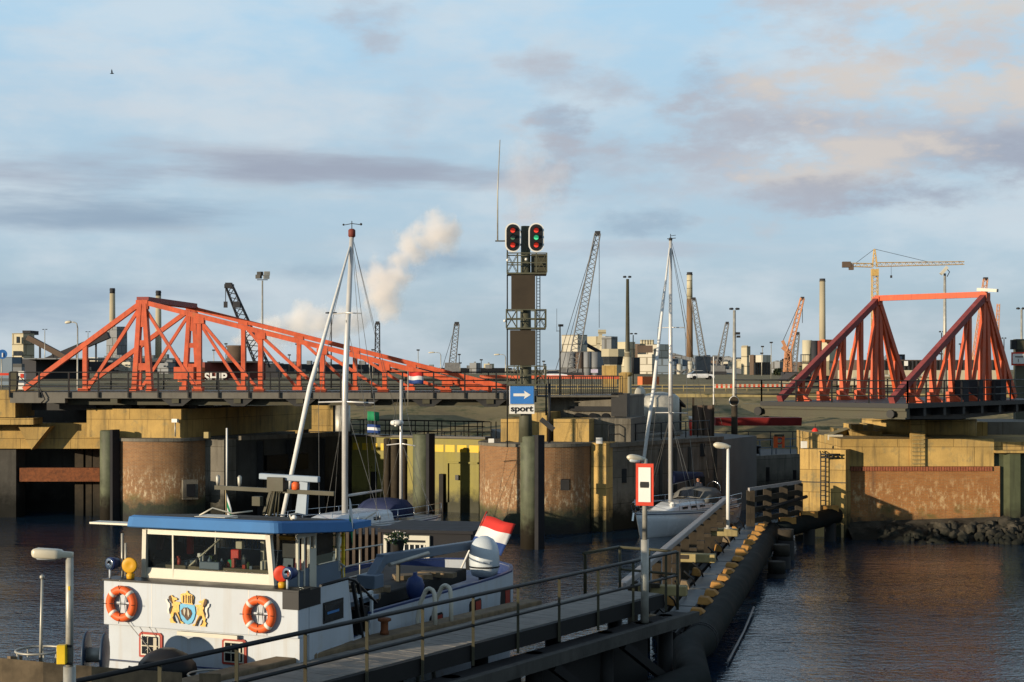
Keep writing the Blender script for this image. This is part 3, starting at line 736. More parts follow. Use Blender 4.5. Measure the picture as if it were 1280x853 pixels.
# steel sheet piling at the frame's edge
sp_ = thing('sheet_piling', 'green corrugated steel sheet piling at the end of the brick quay', 'sheet piling', (27, 80, 0))
w = MB(); x = X_(1244,78.3); k = 0
pts = []
while x < 40:
    pts += [(x, 78.7), (x+.55, 78.7), (x+.75, 78.3), (x+1.3, 78.3)]; x += 1.5
pts2 = pts + [(p[0], p[1]+.06) for p in pts[::-1]]
w.prism(pts2, -1, Z_(566,78.5)); w.build('piling', M['sheetpile'], sp_)
MB().bx(X_(1242,78.5), 40, 78.1, 78.9, Z_(566,78.5), Z_(563,78.5)).build('capping', M['conc'], sp_)

# riprap, every stone a thing of its own
rk = []
for v_ in range(5):
    bm = bmesh.new(); bmesh.ops.create_icosphere(bm, subdivisions=2, radius=.5)
    rr = random.Random(v_)
    sx = [Vector((rr.uniform(-1,1),rr.uniform(-1,1),rr.uniform(-1,1))).normalized() for _ in range(9)]
    for q in bm.verts:
        for s_ in sx:
            dd = q.co.dot(s_)
            if dd > .36: q.co -= s_*(dd-.36)
    me = bpy.data.meshes.new('boulder'); bm.to_mesh(me); bm.free(); me.materials.append(M['rock']); rk.append(me)
rs = random.Random(3)
for i in range(260):
    t = rs.random(); x = 18.2 + (rs.random()**.8)*12
    y = 78.4 - t*3.2 - (x-18)*.08
    zt = .48 - t*.75 + (x-18)*.055
    s_ = .25+.75*rs.random()**2.2
    o = bpy.data.objects.new('boulder', rk[i % 5]); COL.objects.link(o)
    o.location = (x, y, zt - .12*s_); o.rotation_euler = (rs.uniform(0,6),rs.uniform(0,6),rs.uniform(0,6)); o.scale = (s_, s_*rs.uniform(.7,1), s_*rs.uniform(.55,.85))
    tag(o, 'dark basalt boulder in the riprap below the brick quay wall', 'boulder', 'riprap boulders below the brick quay')
struct('shore', MB().add([(17.2,79.0,.9),(45,79.0,1.8),(45,72,-.6),(17.2,75.2,-.6)], [(0,1,2,3)]), M['rock'])

# ================================================================== PILES
def pile(px, py_top, Y, dia, label, strip=True, ztop=None, group=None, m='pile'):
    x = X_(px, Y); z = Z_(py_top, Y)
    t = thing('mooring_pile', label, 'pile', (x, Y, 0), group=group)
    MB().lathe([(dia/2,-1.5),(dia/2,z-.06),(dia/2-.05,z)], (x, Y, 0), 20).build('tube', M[m], t)
    if strip:  # added dark strip holds the tube's shading on its right side
        a = R(-38); r = dia/2+.06
        MB().beam((x+r*math.cos(a), Y+r*math.sin(a), -.5), (x+r*math.cos(a), Y+r*math.sin(a), z+.05), .5, .22, up=(math.cos(a), math.sin(a), 0)).build('dark_shade_strip', M['piledark'], t)
    return t
pile(136, 538, 86, .98, 'thick green steel pile in front of the brick pier below the orange bridge')
pile(528, 543, 84, 1.06, 'thick green steel pile standing alone before the olive gate')
pile(494, 549, 87, .5, 'dark slender pile left of the thick pile before the olive gate', False, m='timber')
pile(484, 548, 88, .42, 'dark rusty pile close to the thin radar mast of the yacht', False, m='timber')
pile(505, 549, 88.5, .4, 'thin dark pile between the radar mast and the thick green pile', False, m='timber')
SX, SY = X_(662, 73), 73.0
pl = pile(663, 545, 73, .98, 'green steel pile that carries the tall traffic signal mast')

# ================================================================== LEFT BRIDGE (closed)
lb = thing('swing_bridge', 'long closed orange truss swing bridge with two sloping trusses', 'bridge', (-20.9, 88, 7.3))
u1 = V(.995,-.1,0); v1 = V(.1,.995,0); B0 = V(-20.9, 86.0, 0); ZD = 7.32
def bp_(s, v, z): return B0 + u1*s + v1*v + V(0,0,z)
def bbox(mb, s0, s1, v0, v1_, z0, z1):
    vs = [bp_(s,v,z) for z in (z0,z1) for (s,v) in ((s0,v0),(s1,v0),(s1,v1_),(s0,v1_))]
    return mb.add(vs, [(3,2,1,0),(4,5,6,7),(0,1,5,4),(1,2,6,5),(2,3,7,6),(3,0,4,7)])
EL, ER = -7.25, 21.6
bbox(MB(), EL, ER, -1.2, 9.8, 6.98, ZD).build('deck', M['steelgrey'], lb)
bbox(MB(), EL, EL+3.2, -1.25, -.8, 6.72, 6.98).build('end_box', M['steelgrey'], lb)
bbox(MB(), EL+.3, -1, 1, 8, 6.25, 6.98).build('underside_girder', M['darksteel'], lb)
gb = MB(); bbox(gb, EL+3, ER, -.3, .2, 6.6, 6.98); bbox(gb, EL+3, ER, 8.8, 9.2, 6.6, 6.98)
for k in range(8): bbox(gb, -5+3.53*k, -4.6+3.53*k, -1.1, 9.6, 6.72, 6.98)
gb.build('floor_girder', M['khaki'], lb)
for k in range(6):
    s_ = 3.3+3.53*k-1; o0 = bp_(s_, -.7, 6.98)
    MB().plate([(-.9,0),(-.35,-.42),(.35,-.42),(.9,0)][::-1], o0, u1, (0,0,1), .3).build('bracket', M['darksteel'], lb)
def truss(v, apex_z=12.42):
    zc = lambda s: apex_z + (ZD+.15-apex_z)*(s/19.9) if s >= 0 else apex_z + (ZD+.15-apex_z)*(s/-6.95)
    o = M['orange']
    MB().beam(bp_(0,v,apex_z), bp_(19.9,v,ZD+.15), .28, .27).build('top_chord', o, lb)
    MB().beam(bp_(-6.95,v,ZD+.15), bp_(0,v,apex_z), .28, .27).build('end_chord', o, lb)
    for s in [3.3+3.53*k for k in range(5)] + [-3.35]:
        MB().beam(bp_(s,v,ZD), bp_(s,v,zc(s)-.1), .25, .25, up=v1).build('vertical', o, lb)
        bbox(MB(), s-.38, s+.22, v-.2, v+.2, ZD, ZD+.2).build('gusset', o, lb)
    for s in [3.3+3.53*k for k in range(5)]: bbox(MB(), s-.3, s+.3, v-.17, v+.17, zc(s)-.42, zc(s)-.08).build('joint_plate', o, lb)
    ss = [0] + [3.3+3.53*k for k in range(5)]
    for k in range(len(ss)-1):
        MB().beam(bp_(ss[k]+.1,v,zc(ss[k])-.3), bp_(ss[k+1]-.15,v,ZD+.15), .15, .17).build('diagonal', o, lb)
    MB().beam(bp_(ss[-1],v,zc(ss[-1])-.15), bp_(19.2,v,ZD+.15), .15, .15).build('diagonal', o, lb)
    MB().beam(bp_(-.2,v,apex_z-.4), bp_(-3.2,v,ZD+.15), .17, .18).build('diagonal', o, lb)
    for q in (-1, 1): MB().beam(bp_(q*.46,v,ZD), bp_(q*.13,v,apex_z-.1), .29, .4, up=v1, w2=.24).build('tower_leg', o, lb)
    for (hw_, za_, zb_) in ((.36,8.55,8.95),(.27,9.95,10.25),(.2,11.0,12.0),(.34,12.0,12.52)): bbox(MB(), -hw_,hw_,v-.17,v+.17, za_, zb_).build('tower_tie', o, lb)
    for q in (-1,1): bbox(MB(), q*.5-.22, q*.5+.22, v-.3, v+.3, ZD, ZD+.2).build('tower_foot', o, lb)
truss(0); truss(9)
MB().beam(bp_(0,0,12.56), bp_(0,9,12.56), .7, .3).build('cross_beam', M['maroon_shade'], lb)
bbox(MB(), -.9, .35, 8.2, 8.8, 8.0, 8.75).build('drive_box', M['orange'], lb)
def railing(mb, v, s0, s1, step, z0, z1, r=.032):
    n = int((s1-s0)/step)
    for k in range(n+1): mb.beam(bp_(s0+k*step,v,z0-.3), bp_(s0+k*step,v,z1), .08, .08)
    for z in (z1, z0+.68, z0+.36, z0+.05): mb.tube([bp_(s0,v,z), bp_(s1,v,z)], r, 5)
    return mb
railing(MB(), -1.28, EL, ER, 1.72, ZD, ZD+1.12).build('near_railing', M['rail'], lb)
railing(MB(), 9.85, EL, ER, 1.72, ZD, ZD+1.12).build('far_railing', M['rail'], lb)
for s in (-3.9,): 
    w = MB(); w.tube([bp_(EL+.2,-.9,ZD), bp_(EL+.4,-.95,ZD+.9), bp_(EL+.9,-1.0,ZD+.5), bp_(EL+1.8,-1.35,ZD+.2), bp_(EL+2.1,-1.4,ZD-.4), bp_(EL+1.9,-1.4,ZD-.6)], .04, 5); w.build('cable', M['black'], lb)

# red barrier boom, yellow road-end post, barrier cabinet next to the bridge
bb_ = thing('barrier_boom', 'red boom of a road barrier held level at the bridge approach', 'barrier', P(8,488,90))
MB().beam(P(-60,468,90), P(17,468,90), .12, .14).build('boom', M['signred'], bb_)
MB().box(P(18,476,90), (.35,.35,1.1)).build('post', M['khaki'], bb_)
cbn = thing('barrier_cabinet', 'white barrier cabinet with a red sign on the bridge approach', 'cabinet', P(26,490,92))
MB().box(P(27,477,92), (.42,.4,1.25)).build('cabinet_body', M['signwhite'], cbn); MB().box(P(27.5,470,91.78), (.2,.02,.25)).build('warning_sign', M['signred'], cbn)
rs_ = thing('road_sign', 'round blue pedestrian sign on a thin post by the bridge approach', 'sign', P(4,490,94))
MB().cyl(P(2,490,94), P(2,440,94), .035, n=8).build('post', M['galv'], rs_)
MB().cyl(P(3,443,93.95), P(3,443,93.9), .29, n=28).build('disc', M['signblue'], rs_)
MB().box(P(3,444,93.88), (.07,.02,.26)).build('figure', M['signwhite'], rs_)

# ================================================================== RIGHT BRIDGE (swung open)
rb = thing('swing_bridge', 'orange truss swing bridge swung open above the brick quay, seen along its length', 'bridge', (20.5, 84, 6.95))
aR = V(-.686,-.728,0); wR = V(.728,-.686,0)   # aR points to the long end, wR across the deck
A0 = V(20.2, 84.0, 0); WD = 6.3; ZR = 6.98; LA = 9.7; SA = 3.4; AZ = 12.45
def rp(s, v, z): return A0 + aR*s + wR*v + V(0,0,z)
def rbox(mb, s0, s1, v0, v1_, z0, z1):
    vs = [rp(s,v,z) for z in (z0,z1) for (s,v) in ((s0,v0),(s1,v0),(s1,v1_),(s0,v1_))]
    return mb.add(vs, [(3,2,1,0),(4,5,6,7),(0,1,5,4),(1,2,6,5),(2,3,7,6),(3,0,4,7)])
rbox(MB(), -SA-3, LA+.25, -1.0, WD+1.0, ZR-.22, ZR).build('deck', M['darksteel'], rb)
rbox(MB(), LA-.1, LA+.2, -.9, WD+.9, ZR-.74, ZR-.22).build('end_girder', M['khaki'], rb)
g = MB(); rbox(g, LA+.2, LA+.32, -.9, WD+.9, ZR-.36, ZR-.24); rbox(g, LA+.2, LA+.32, -.9, WD+.9, ZR-.74, ZR-.66)
g.build('girder_flange', M['khaki'], rb)
g = MB()
for v in (-.1, WD+.1): 
    vs = [rp(s,v+dv,z) for dv in (-.17,.17) for (s,z) in ((LA,ZR-.22),(LA,ZR-.74),(3.5,ZR-.9),(-SA-3,ZR-.6),(-SA-3,ZR-.22))]
    g.add(vs, [(0,1,2,3,4),(9,8,7,6,5)] + [(k,(k+1)%5,5+(k+1)%5,5+k) for k in range(5)])
for s in range(-6, 9, 2): rbox(g, s, s+.25, -.9, WD+.9, ZR-.62, ZR-.22)
g.build('floor_girder', M['darksteel'], rb)
vs = [rp(LA+.1, -.9, ZR-.15), rp(LA+.1, -2.3, ZR-.15), rp(LA+.1,-2.3,ZR-.35), rp(LA+.1,-.9,ZR-.8)]; vs += [q - aR*.5 for q in vs]
MB().add(vs, [(0,1,2,3),(7,6,5,4)] + [(k,(k+1)%4,4+(k+1)%4,4+k) for k in range(4)]).build('corner_bracket', M['khaki'], rb)
MB().cyl(rp(LA+.3,-1.0,ZR-.5), rp(LA+.5,-1.0,ZR-.5), .22).build('latch', M['darksteel'], rb)
MB().cyl(rp(LA+.3,WD+.2,ZR-.5), rp(LA+.5,WD+.2,ZR-.5), .2).build('latch', M['darksteel'], rb)
for v in (0, WD):
    o = M['orange']
    MB().beam(rp(LA,v,ZR+.12), rp(0,v,AZ), .30, .32).build('top_chord', M['maroon_shade'], rb)  # chord shade put into the colour, darker than the orange members
    MB().beam(rp(0,v,AZ), rp(-SA,v,ZR+.12), .30, .32).build('end_chord', o, rb)
    zc = lambda s: AZ + (ZR+.12-AZ)*s/LA
    st = [LA*.79, LA*.58, LA*.375, LA*.19]
    for s in st:
        MB().beam(rp(s,v,ZR), rp(s,v,zc(s)-.1), .25, .28, up=aR).build('vertical', o, rb)
        pts = [(0,0),(.0,.5),(.18,.5),(.85,.06),(.85,0)]
        MB().plate(pts[::-1], rp(s+.2,v-.1,ZR), -wR*-1, (0,0,1), .25).build('gusset', o, rb)
    tops = [(s, zc(s)-.25) for s in st] + [(0, AZ-.4)]
    for k in range(len(st)):
        MB().beam(rp(st[k]-.3,v,ZR+.12), rp(tops[k+1][0]+.12,v,tops[k+1][1]), .16, .17).build('diagonal', o, rb)
    for q in (-.45,.45): MB().beam(rp(q,v,ZR), rp(q*.3,v,AZ), .26, .4, up=aR, w2=.2, h2=.28).build('tower_leg', o, rb)
    MB().beam(rp(-.25,v,AZ-.4), rp(-SA*.62,v,ZR+.12), .2, .22).build('diagonal', o, rb)
    MB().beam(rp(-SA*.62,v,ZR), rp(-SA*.62,v,AZ+(ZR+.12-AZ)*.62-.05), .26, .3, up=aR).build('vertical', o, rb)
    rbox(MB(), -.22,.22,v-.2,v+.2,AZ-.3,AZ+.16).build('tower_head', o, rb)
MB().beam(rp(0,-.1,AZ+.08), rp(0,WD+.1,AZ+.08), .28, .3).build('cross_beam', M['orange'], rb)
w = MB(); w.beam(rp(.1,WD-.35,AZ+.35), rp(.1,WD+.75,AZ+.25), .22, .16); w.tube([rp(0,WD,AZ+.2), rp(0,WD+.08,AZ+.42)], .04); w.build('lamp', M['galv'], rb)
r_ = MB()
def rr(s0,v0,s1,v1_,step=1.9):
    a,b = rp(s0,v0,0), rp(s1,v1_,0); n = max(1, round((b-a).length/step))
    for k in range(n+1):
        q = a + (b-a)*k/n; r_.beam(q+V(0,0,ZR), q+V(0,0,ZR+1.08), .07, .07)
    for z in (1.08,.7,.35): r_.tube([a+V(0,0,ZR+z), b+V(0,0,ZR+z)], .03, 5)
rr(LA+.2,-.95,LA+.2,WD+.95); rr(LA+.2,WD+.95,-SA-3,WD+.95); rr(LA+.2,-.95,-SA-3,-.95)
a, b = rp(LA+.2,-.95,0), rp(LA+.2,-2.6,0)
for z in (1.08,.7,.35): r_.tube([a+V(0,0,ZR+z), b+V(0,0,ZR+z)], .03, 5)
r_.build('railing', M['rail'], rb)
for s,v in ((3,WD+.6),(1.4,WD+.6),(-1,WD+.7)): rbox(MB(), s, s+.6, v-.5, v, ZR, ZR+1.05).build('control_cabinet', M['i_dark'], rb)

# ================================================================== SIGNAL MAST
sg = thing('signal_mast', 'tall shipping signal mast with two traffic light heads, brown boards and a blue arrow sign', 'signal mast', (SX, SY, Z_(545,73)))
def sp(px, py, dy=0): return P(px, py, SY) * 1.0 + V(0, dy, 0)
mz0, mz1 = Z_(545,73), Z_(283,73)
xc = X_(657, 73)
MB().tube([(xc,SY,mz0-.3),(xc,SY,Z_(520,73)),(xc,SY,mz1)], [.34,.30,.22], 14).build('pole', M['mastgreen'], sg)
for px in (641, 670):
    c = sp(px, 298.5, -.55)
    def stadium(w, h, n=10):
        r = w/2; pts = []
        for k in range(n+1): t = math.pi*k/n; pts.append((r*math.cos(t), h/2-r+r*math.sin(t)))
        for k in range(n+1): t = math.pi + math.pi*k/n; pts.append((r*math.cos(t), -h/2+r+r*math.sin(t)))
        return pts
    hd = MB().plate(stadium(.74,1.40), c, (1,0,0), (0,0,1), .06).build('signal_head', M['signwhite'], sg)
    MB().plate(stadium(.61,1.27), c+V(0,-.06,0), (1,0,0), (0,0,1), .03).build('backing_plate', M['black'], hd)
    for k, (dz, mt) in enumerate(((.34,'lens_r'),(0,'lens_g' if px > 650 else 'lens_gd'),(-.36,'lens_r'))):
        MB().cyl(c+V(0,-.09,dz), c+V(0,-.125,dz), .115, n=16).build('lens', M[mt], hd)
        w = MB(); vs = []
        for k2 in range(9):
            t = math.pi*k2/8
            for rr_, yy in ((.14,-.09),(.14,-.34),(.125,-.34),(.125,-.09)): vs.append(c + V(rr_*math.cos(t), yy, dz+rr_*math.sin(t)))
        w.add(vs, [(i*4+j, i*4+(j+1)%4, (i+1)*4+(j+1)%4, (i+1)*4+j) for i in range(8) for j in range(4)], True)
        w.build('visor', M['black'], hd)
w = MB(); w.beam(sp(641,290), sp(672,290), .1, .1); w.beam(sp(641,306), sp(672,306), .1, .1); w.build('head_bracket', M['darksteel'], sg)
for k, (px0, px1, y0, y1) in enumerate(((634,683,318,342),(633,682,388,410),(634,682,458,480))):
    w = MB(); za, zb_ = Z_(y1,73), Z_(y0,73)
    xs_ = [X_(px0,73), X_(px0+13,73), X_(px1-13,73), X_(px1,73)]
    w.bx(xs_[0], xs_[3], SY-.75, SY+.75, za-.08, za)
    for x in xs_:
        for y in (SY-.75, SY+.75): w.beam((x,y,za), (x,y,zb_), .06, .06)
    for y in (SY-.75, SY+.75):
        for z in (zb_, (za+zb_)/2): w.beam((xs_[0],y,z), (xs_[3],y,z), .05, .05)
        w.tube([(xs_[0],y,za),(xs_[1],y,zb_)], .015, 4); w.tube([(xs_[0],y,zb_),(xs_[1],y,za)], .015, 4)
        w.tube([(xs_[2],y,za),(xs_[3],y,zb_)], .015, 4); w.tube([(xs_[2],y,zb_),(xs_[3],y,za)], .015, 4)
    for x in (xs_[0], xs_[3]):
        for z in (zb_, (za+zb_)/2): w.beam((x,SY-.75,z), (x,SY+.75,z), .05, .05)
    pf = w.build('platform', M['mastgreen'], sg)
MB().bx(X_(664,73), X_(682,73), SY-.2, SY+.7, Z_(340,73), Z_(318,73)).build('equipment_box', M['khaki'], sg)
for (px0,px1,y0,y1) in ((639,669,344,387),(637.5,669.5,413,457)):
    MB().bx(X_(px0,72.3), X_(px1,72.3), 72.25, 72.37, Z_(y1,72.3), Z_(y0,72.3)).build('signal_board', M['board'], sg, bevel=.015)
w = MB()
for px in (671, 675): w.tube([sp(px,345,.3), sp(px,480,.3)], .025, 5)
for k in range(34): w.tube([sp(671,348+k*3.9,.3), sp(675,348+k*3.9,.3)], .012, 4)
w.build('ladder', M['darksteel'], sg)
w = MB()
for px, y0, y1 in ((633,300,318),(633,343,388),(633,410,560)): w.tube([sp(px+1,y0,.5), sp(px+1,y1,.5)], .035, 5)
w.tube([sp(683,480,.7), sp(683,520,.7)], .05, 5); w.build('guard_post', M['darksteel'], sg)
for px, py in ((634.5,327),(657.5,326),(631,402)): MB().ball(sp(px,py,-.85), .07, 10, 6).build('lamp', M['signwhite'], sg)
w = MB(); w.tube([sp(622,302,0), sp(622,240,0), sp(625,175,0)], [.035,.03,.02], 6); w.build('antenna', M['galv'], sg)
MB().beam(sp(619,301.5), sp(634,301.5), .06, .06).build('antenna_arm', M['khaki'], sg)
sgn = MB().bx(X_(636.5,72.4), X_(668,72.4), 72.36, 72.42, Z_(506,72.4), Z_(482,72.4)).build('arrow_sign', M['signwhite'], sg)
MB().bx(X_(637.6,72.3), X_(666.9,72.3), 72.30, 72.355, Z_(505,72.3), Z_(483,72.3)).build('blue_field', M['signblue'], sgn)
arw = [(-.40,-.065),(.14,-.065),(.10,-.20),(.42,0),(.10,.20),(.14,.065),(-.40,.065)]
MB().plate(arw, P(652.3,493.8,72.28)+V(0,.015,0), (1,0,0), (0,0,1), .012).build('arrow', M['signwhite'], sgn)
sg2 = MB().bx(X_(636.5,72.4), X_(668,72.4), 72.36, 72.42, Z_(517.5,72.4), Z_(506.4,72.4)).build('lettered_plate', M['signwhite'], sg)
text_obj('lettering', 'sport', M['black'], sg2, P(652.2,511.2,72.35), (1,0,0), (0,0,1), .40, .006, font_scale_x=1.22, bold=.012)
w = MB(); w.beam(sp(676,524,-.2), sp(692,537,-.3), .18, .22); w.build('searchlight_bracket', M['darksteel'], sg)
w = MB(); w.tube([sp(688,480,2), sp(688,556,2)], .06, 6); w.build('cable_post', M['black'], sg)

# ================================================================== JETTY (foreground walkway)
jd = V(.553,.833,0); jn = V(.833,-.553,0)      # along the jetty away from the camera, and to its right (open water side)
J0 = V(3.9, 40.0, 0)                            # right-hand edge of the deck at its far end
ZJ = 2.70
def jp(t, o, z): return J0 - jd*t + jn*o + V(0,0,z)   # t metres back towards the camera
def jbox(mb, t0, t1, o0, o1, z0, z1, mi=0):
    vs = [jp(t,o,z) for z in (z0,z1) for (t,o) in ((t0,o0),(t1,o0),(t1,o1),(t0,o1))]
    return mb.add(vs, [(0,1,2,3),(7,6,5,4),(4,5,1,0),(5,6,2,1),(6,7,3,2),(7,4,0,3)], False, mi)
jt = thing('jetty', 'long grey planked jetty walkway with black handrails beside the white barge', 'jetty', tuple(jp(12,-.8,0)))
dk = MB(); LJ = 30
for k in range(int(LJ/.2)): jbox(dk, k*.2, k*.2+.19, -1.62, -.02, ZJ-.05, ZJ+random.uniform(-.004,.004))
dk.build('deck', M['plank'], jt)
kb = MB(); jbox(kb, 3.2, LJ, -2.12, -1.64, ZJ-.3, ZJ+.10); kb.build('kerb_timber', M['wood'], jt, bevel=.03)
jbox(MB(), 0, LJ, -.02, .12, ZJ-.36, ZJ-.01).build('edge_board', M['tar'], jt)
jbox(MB(), -.4, LJ, .12, .75, ZJ-.62, ZJ-.5).build('ledge', M['tar'], jt)
jbox(MB(), -.4, LJ, .75, .95, ZJ-.72, ZJ-.44).build('ledge_beam', M['concdark'], jt)
jbox(MB(), 0, LJ, -1.7, -1.4, ZJ-.7, ZJ-.06).build('underdeck_beam', M['tar'], jt)
sh = MB(); jbox(sh, 1.2, 6.2, .1, .28, .5, ZJ-.6); jbox(sh, 7.1, LJ, .1, .28, 1.25, ZJ-.6); jbox(sh, 9.4, 12.2, .1, .28, .2, 1.25); jbox(sh, 13, LJ, .1, .28, .2, 1.25)
sh.build('wave_screen', M['tar'], jt)
for t in (.3, 3.4, 6.6, 9.8, 13, 16.2, 19.4):
    p = MB(); p.tube([jp(t,-1.2,-2), jp(t,-1.2,ZJ-.1)], .2, 10); p.tube([jp(t,.3,-2), jp(t,.3,ZJ-.5)], .2, 10); p.build('post', M['tar'], jt)
    if t > 1: MB().beam(jp(t,.8,ZJ-.75), jp(t-1.7,1.25,.75), .2, .2).build('brace', M['tar'], jt)
posts = [-.02, 1.75, 3.5, 5.3, 7.05, 8.8, 10.6, 12.4, 14.2, 16.0, 17.8]
for t in posts:
    MB().beam(jp(t,.16,ZJ-.45), jp(t,.16,ZJ+1.02), .062, .062).build('rail_post', M['khaki'], jt)
w = MB(); w.tube([jp(-.6,.16,ZJ+1.05), jp(LJ,.16,ZJ+1.05)], .045, 8); w.tube([jp(-.6,.16,ZJ+.42), jp(LJ,.16,ZJ+.42)], .038, 8)
w.build('handrail', M['rail'], jt)
w = MB(); w.tube([jp(-.6,.16,ZJ+1.05), jp(-.7,-.6,ZJ+1.05), jp(-.7,-1.6,ZJ+1.05)], .04, 8); w.tube([jp(-.6,.16,ZJ+.45), jp(-.7,-1.6,ZJ+.45)], .035, 8)
for o in (.16,-.7,-1.6): w.tube([jp(-.68,o,ZJ-.5), jp(-.68,o,ZJ+1.05)], .04, 8)
w.tube([jp(1.0,-1.7,ZJ-.2), jp(1.0,-1.7,ZJ+.98), jp(1.1,-1.7,ZJ+1.05), jp(-.7,-1.65,ZJ+1.05)], .045, 8)
w.build('end_railing', M['khaki'], jt)
# ladder hoops and bollard on the kerb
for px in (527, 549):
    pass
th = (40-34.9)/.833
for k, dt in enumerate((0.0, .62)):
    t = 7.65 - dt; w = MB()
    pts = [jp(t,-2.2,ZJ-1.6), jp(t,-2.2,ZJ+.2), jp(t,-2.12,ZJ+.55)] + [jp(t, -2.0 + .14*(1-math.cos(a)) , ZJ+.75+.15*math.sin(a)) for a in [R(d) for d in range(20,181,20)]] + [jp(t,-1.70,ZJ+.5), jp(t,-1.70,ZJ+.05)]
    w.tube(pts, .05, 8); w.build('ladder_hoop', M['cream'], jt)
bo = thing('bollard', 'small rusty iron mooring bollard on the jetty kerb', 'bollard', tuple(jp(9.3,-1.86,ZJ+.1)))
MB().lathe([(.10,0),(.10,.06),(.085,.09),(.085,.27),(.15,.30),(.15,.345),(.10,.36)], jp(9.3,-1.86,ZJ+.1), 14).build('bollard_post', M['rust'], bo)

# sign post with lamp at the end of the jetty
sx, sy = X_(806,38.4), 38.4
ps = thing('sign_post', 'grey post with red bordered white sign and small lamp at the jetty end', 'sign post', (sx, sy, ZJ-.5))
MB().tube([(sx,sy,ZJ-.55),(sx,sy,ZJ+1.6)], .10, 12).build('post', M['galv'], ps)
MB().tube([(sx,sy,ZJ+1.6),(sx,sy,Z_(574,sy))], .065, 12).build('upper_post', M['galv'], ps)
MB().cyl((sx,sy,ZJ-.56),(sx,sy,ZJ-.5), .26, n=16).build('foot_plate', M['galv'], ps)
sc_ = Vector(P(806,606,sy-.12)); ang = R(16); ux = V(math.cos(ang),-math.sin(ang),0)
def spl(mb, hw, hh, off, mi=0):
    nn = V(-math.sin(ang),-math.cos(ang),0)
    c = sc_ + nn*off
    return mb.plate([(-hw,-hh),(hw,-hh),(hw,hh),(-hw,hh)], c, ux, (0,0,1), .02, mi)
so = spl(MB(), .225, .53, 0).build('sign_panel', M['signred'], ps)
spl(MB(), .155, .435, .025).build('white_field', M['signwhite'], so)
hw = [(.10*math.cos(a)*1.0+ (0.02 if math.cos(a)>0 else -.02), .085*math.sin(a)) for a in [R(45+90*k) for k in range(4)]]
MB().plate([(-.105,-.075),(.105,-.075),(.115,0),(.105,.075),(-.105,.075),(-.115,0)], sc_ + V(-math.sin(ang),-math.cos(ang),0)*.05, ux, (0,0,1), .01).build('black_mark', M['black'], so)
def lamp_head(parent, a, b, r=.1):
    a, b = Vector(a), Vector(b)
    m_ = MB(); d = (b-a); n = 8; pts = [a + d*k/n for k in range(n+1)]; rr_ = [r*q for q in (.35,.85,1,1.02,1,.95,.85,.62,.5)]
    m_.tube(pts, rr_, 12); return m_.build('lamp_head', M['lampplastic'], parent)
def lens_under(parent, a, b, r=.075):
    m_ = MB(); a, b = Vector(a)-V(0,0,.05), Vector(b)-V(0,0,.05); m_.tube([a, a+(b-a)*.1, a+(b-a)*.9, b], [r*.3, r*.75, r*.75, r*.3], 10); m_.build('lamp_lens', M['dome'], parent)
lamp_head(ps, P(784,571.5,38.2), P(807,575,38.4), .09); lens_under(ps, P(787,572.5,38.2), P(800,574,38.3))
# near lamp post at the lower left
lx, ly = X_(87,23.2), 23.2
lp = thing('lamp_post', 'weathered lamp post with pale flat lantern and yellow box at the lower left', 'lamp post', (lx, ly, ZJ))
MB().tube([(lx,ly,ZJ-.3),(lx,ly,Z_(833,ly))], .095, 14).build('post', M['galv'], lp)
MB().tube([(lx,ly,Z_(833,ly)-.05),(lx,ly,Z_(697,ly))], .058, 14).build('upper_post', M['galv'], lp)
h0, h1 = P(40,691,23.1), P(91,694,23.2)
rings = []
for t, hy, hz in ((0,.04,.03),(.05,.10,.06),(.12,.12,.075),(.60,.12,.075),(.70,.10,.07),(.76,.055,.05),(1,.05,.045)):
    c = h0 + (h1-h0)*t; pw = lambda q: math.copysign(abs(q)**.45, q)
    rings.append([c + V(0, hy*pw(math.cos(2*math.pi*k/20)), hz*pw(math.sin(2*math.pi*k/20))) for k in range(20)])
MB().loft(rings).build('lamp_head', M['lampplastic'], lp)
lens_under(lp, h0+(h1-h0)*.08, h0+(h1-h0)*.62, .07)
MB().box(P(77.5,818,23.1), (.135,.12,.29)).build('yellow_box', M['yellow'], lp, bevel=.01)
for py in (808,830): MB().tube([P(82,py,23.15), P(90,py,23.15)], .02, 6).build('bracket', M['darksteel'], lp)
MB().box(P(86.5,735.5,23.13), (.03,.02,.06)).build('tag', M['yellow'], lp)

# ================================================================== GUIDE FENDER beyond the jetty
gd = V(.236,.9717,0); gn = V(.9717,-.236,0)
G0 = V(5.3, 43.2, 0); LG = 30.6
def gp_(t, o, z): return G0 + gd*t + gn*o + V(0,0,z)
gf = thing('guide_fender', 'long black guide fender with ochre timber chocks between jetty and concrete block', 'guide fender', tuple(gp_(12,0,0)))
def gb_(mb, t0, t1, o0, o1, z0, z1):
    vs = [gp_(t,o,z) for z in (z0,z1) for (t,o) in ((t0,o0),(t1,o0),(t1,o1),(t0,o1))]
    return mb.add(vs, [(3,2,1,0),(4,5,6,7),(0,1,5,4),(1,2,6,5),(2,3,7,6),(3,0,4,7)])
rP = .47; zP = .80
pts = [jp(30,1.75,zP-.25), jp(12,1.65,zP-.2), jp(1,1.5,zP-.1), gp_(-1.0,-.2,zP), gp_(.4,0,zP), gp_(4,0,zP), gp_(LG*.5,0,zP), gp_(LG,0,zP)]
MB().tube(pts, rP, 22).build('fender_pipe', M['rubber'], gf)
for q in (.5,.78): MB().torus(gp_(q,0,zP), rP+.005, .025, gd, 22, 6).build('pipe_collar', M['darksteel'], gf)
MB().tube([gp_(1.2,rP+.25,.12), gp_(6.5,rP+.25,.12), gp_(11,rP+.2,.2)], .035, 6).build('mooring_pole', M['greyrail'], gf)
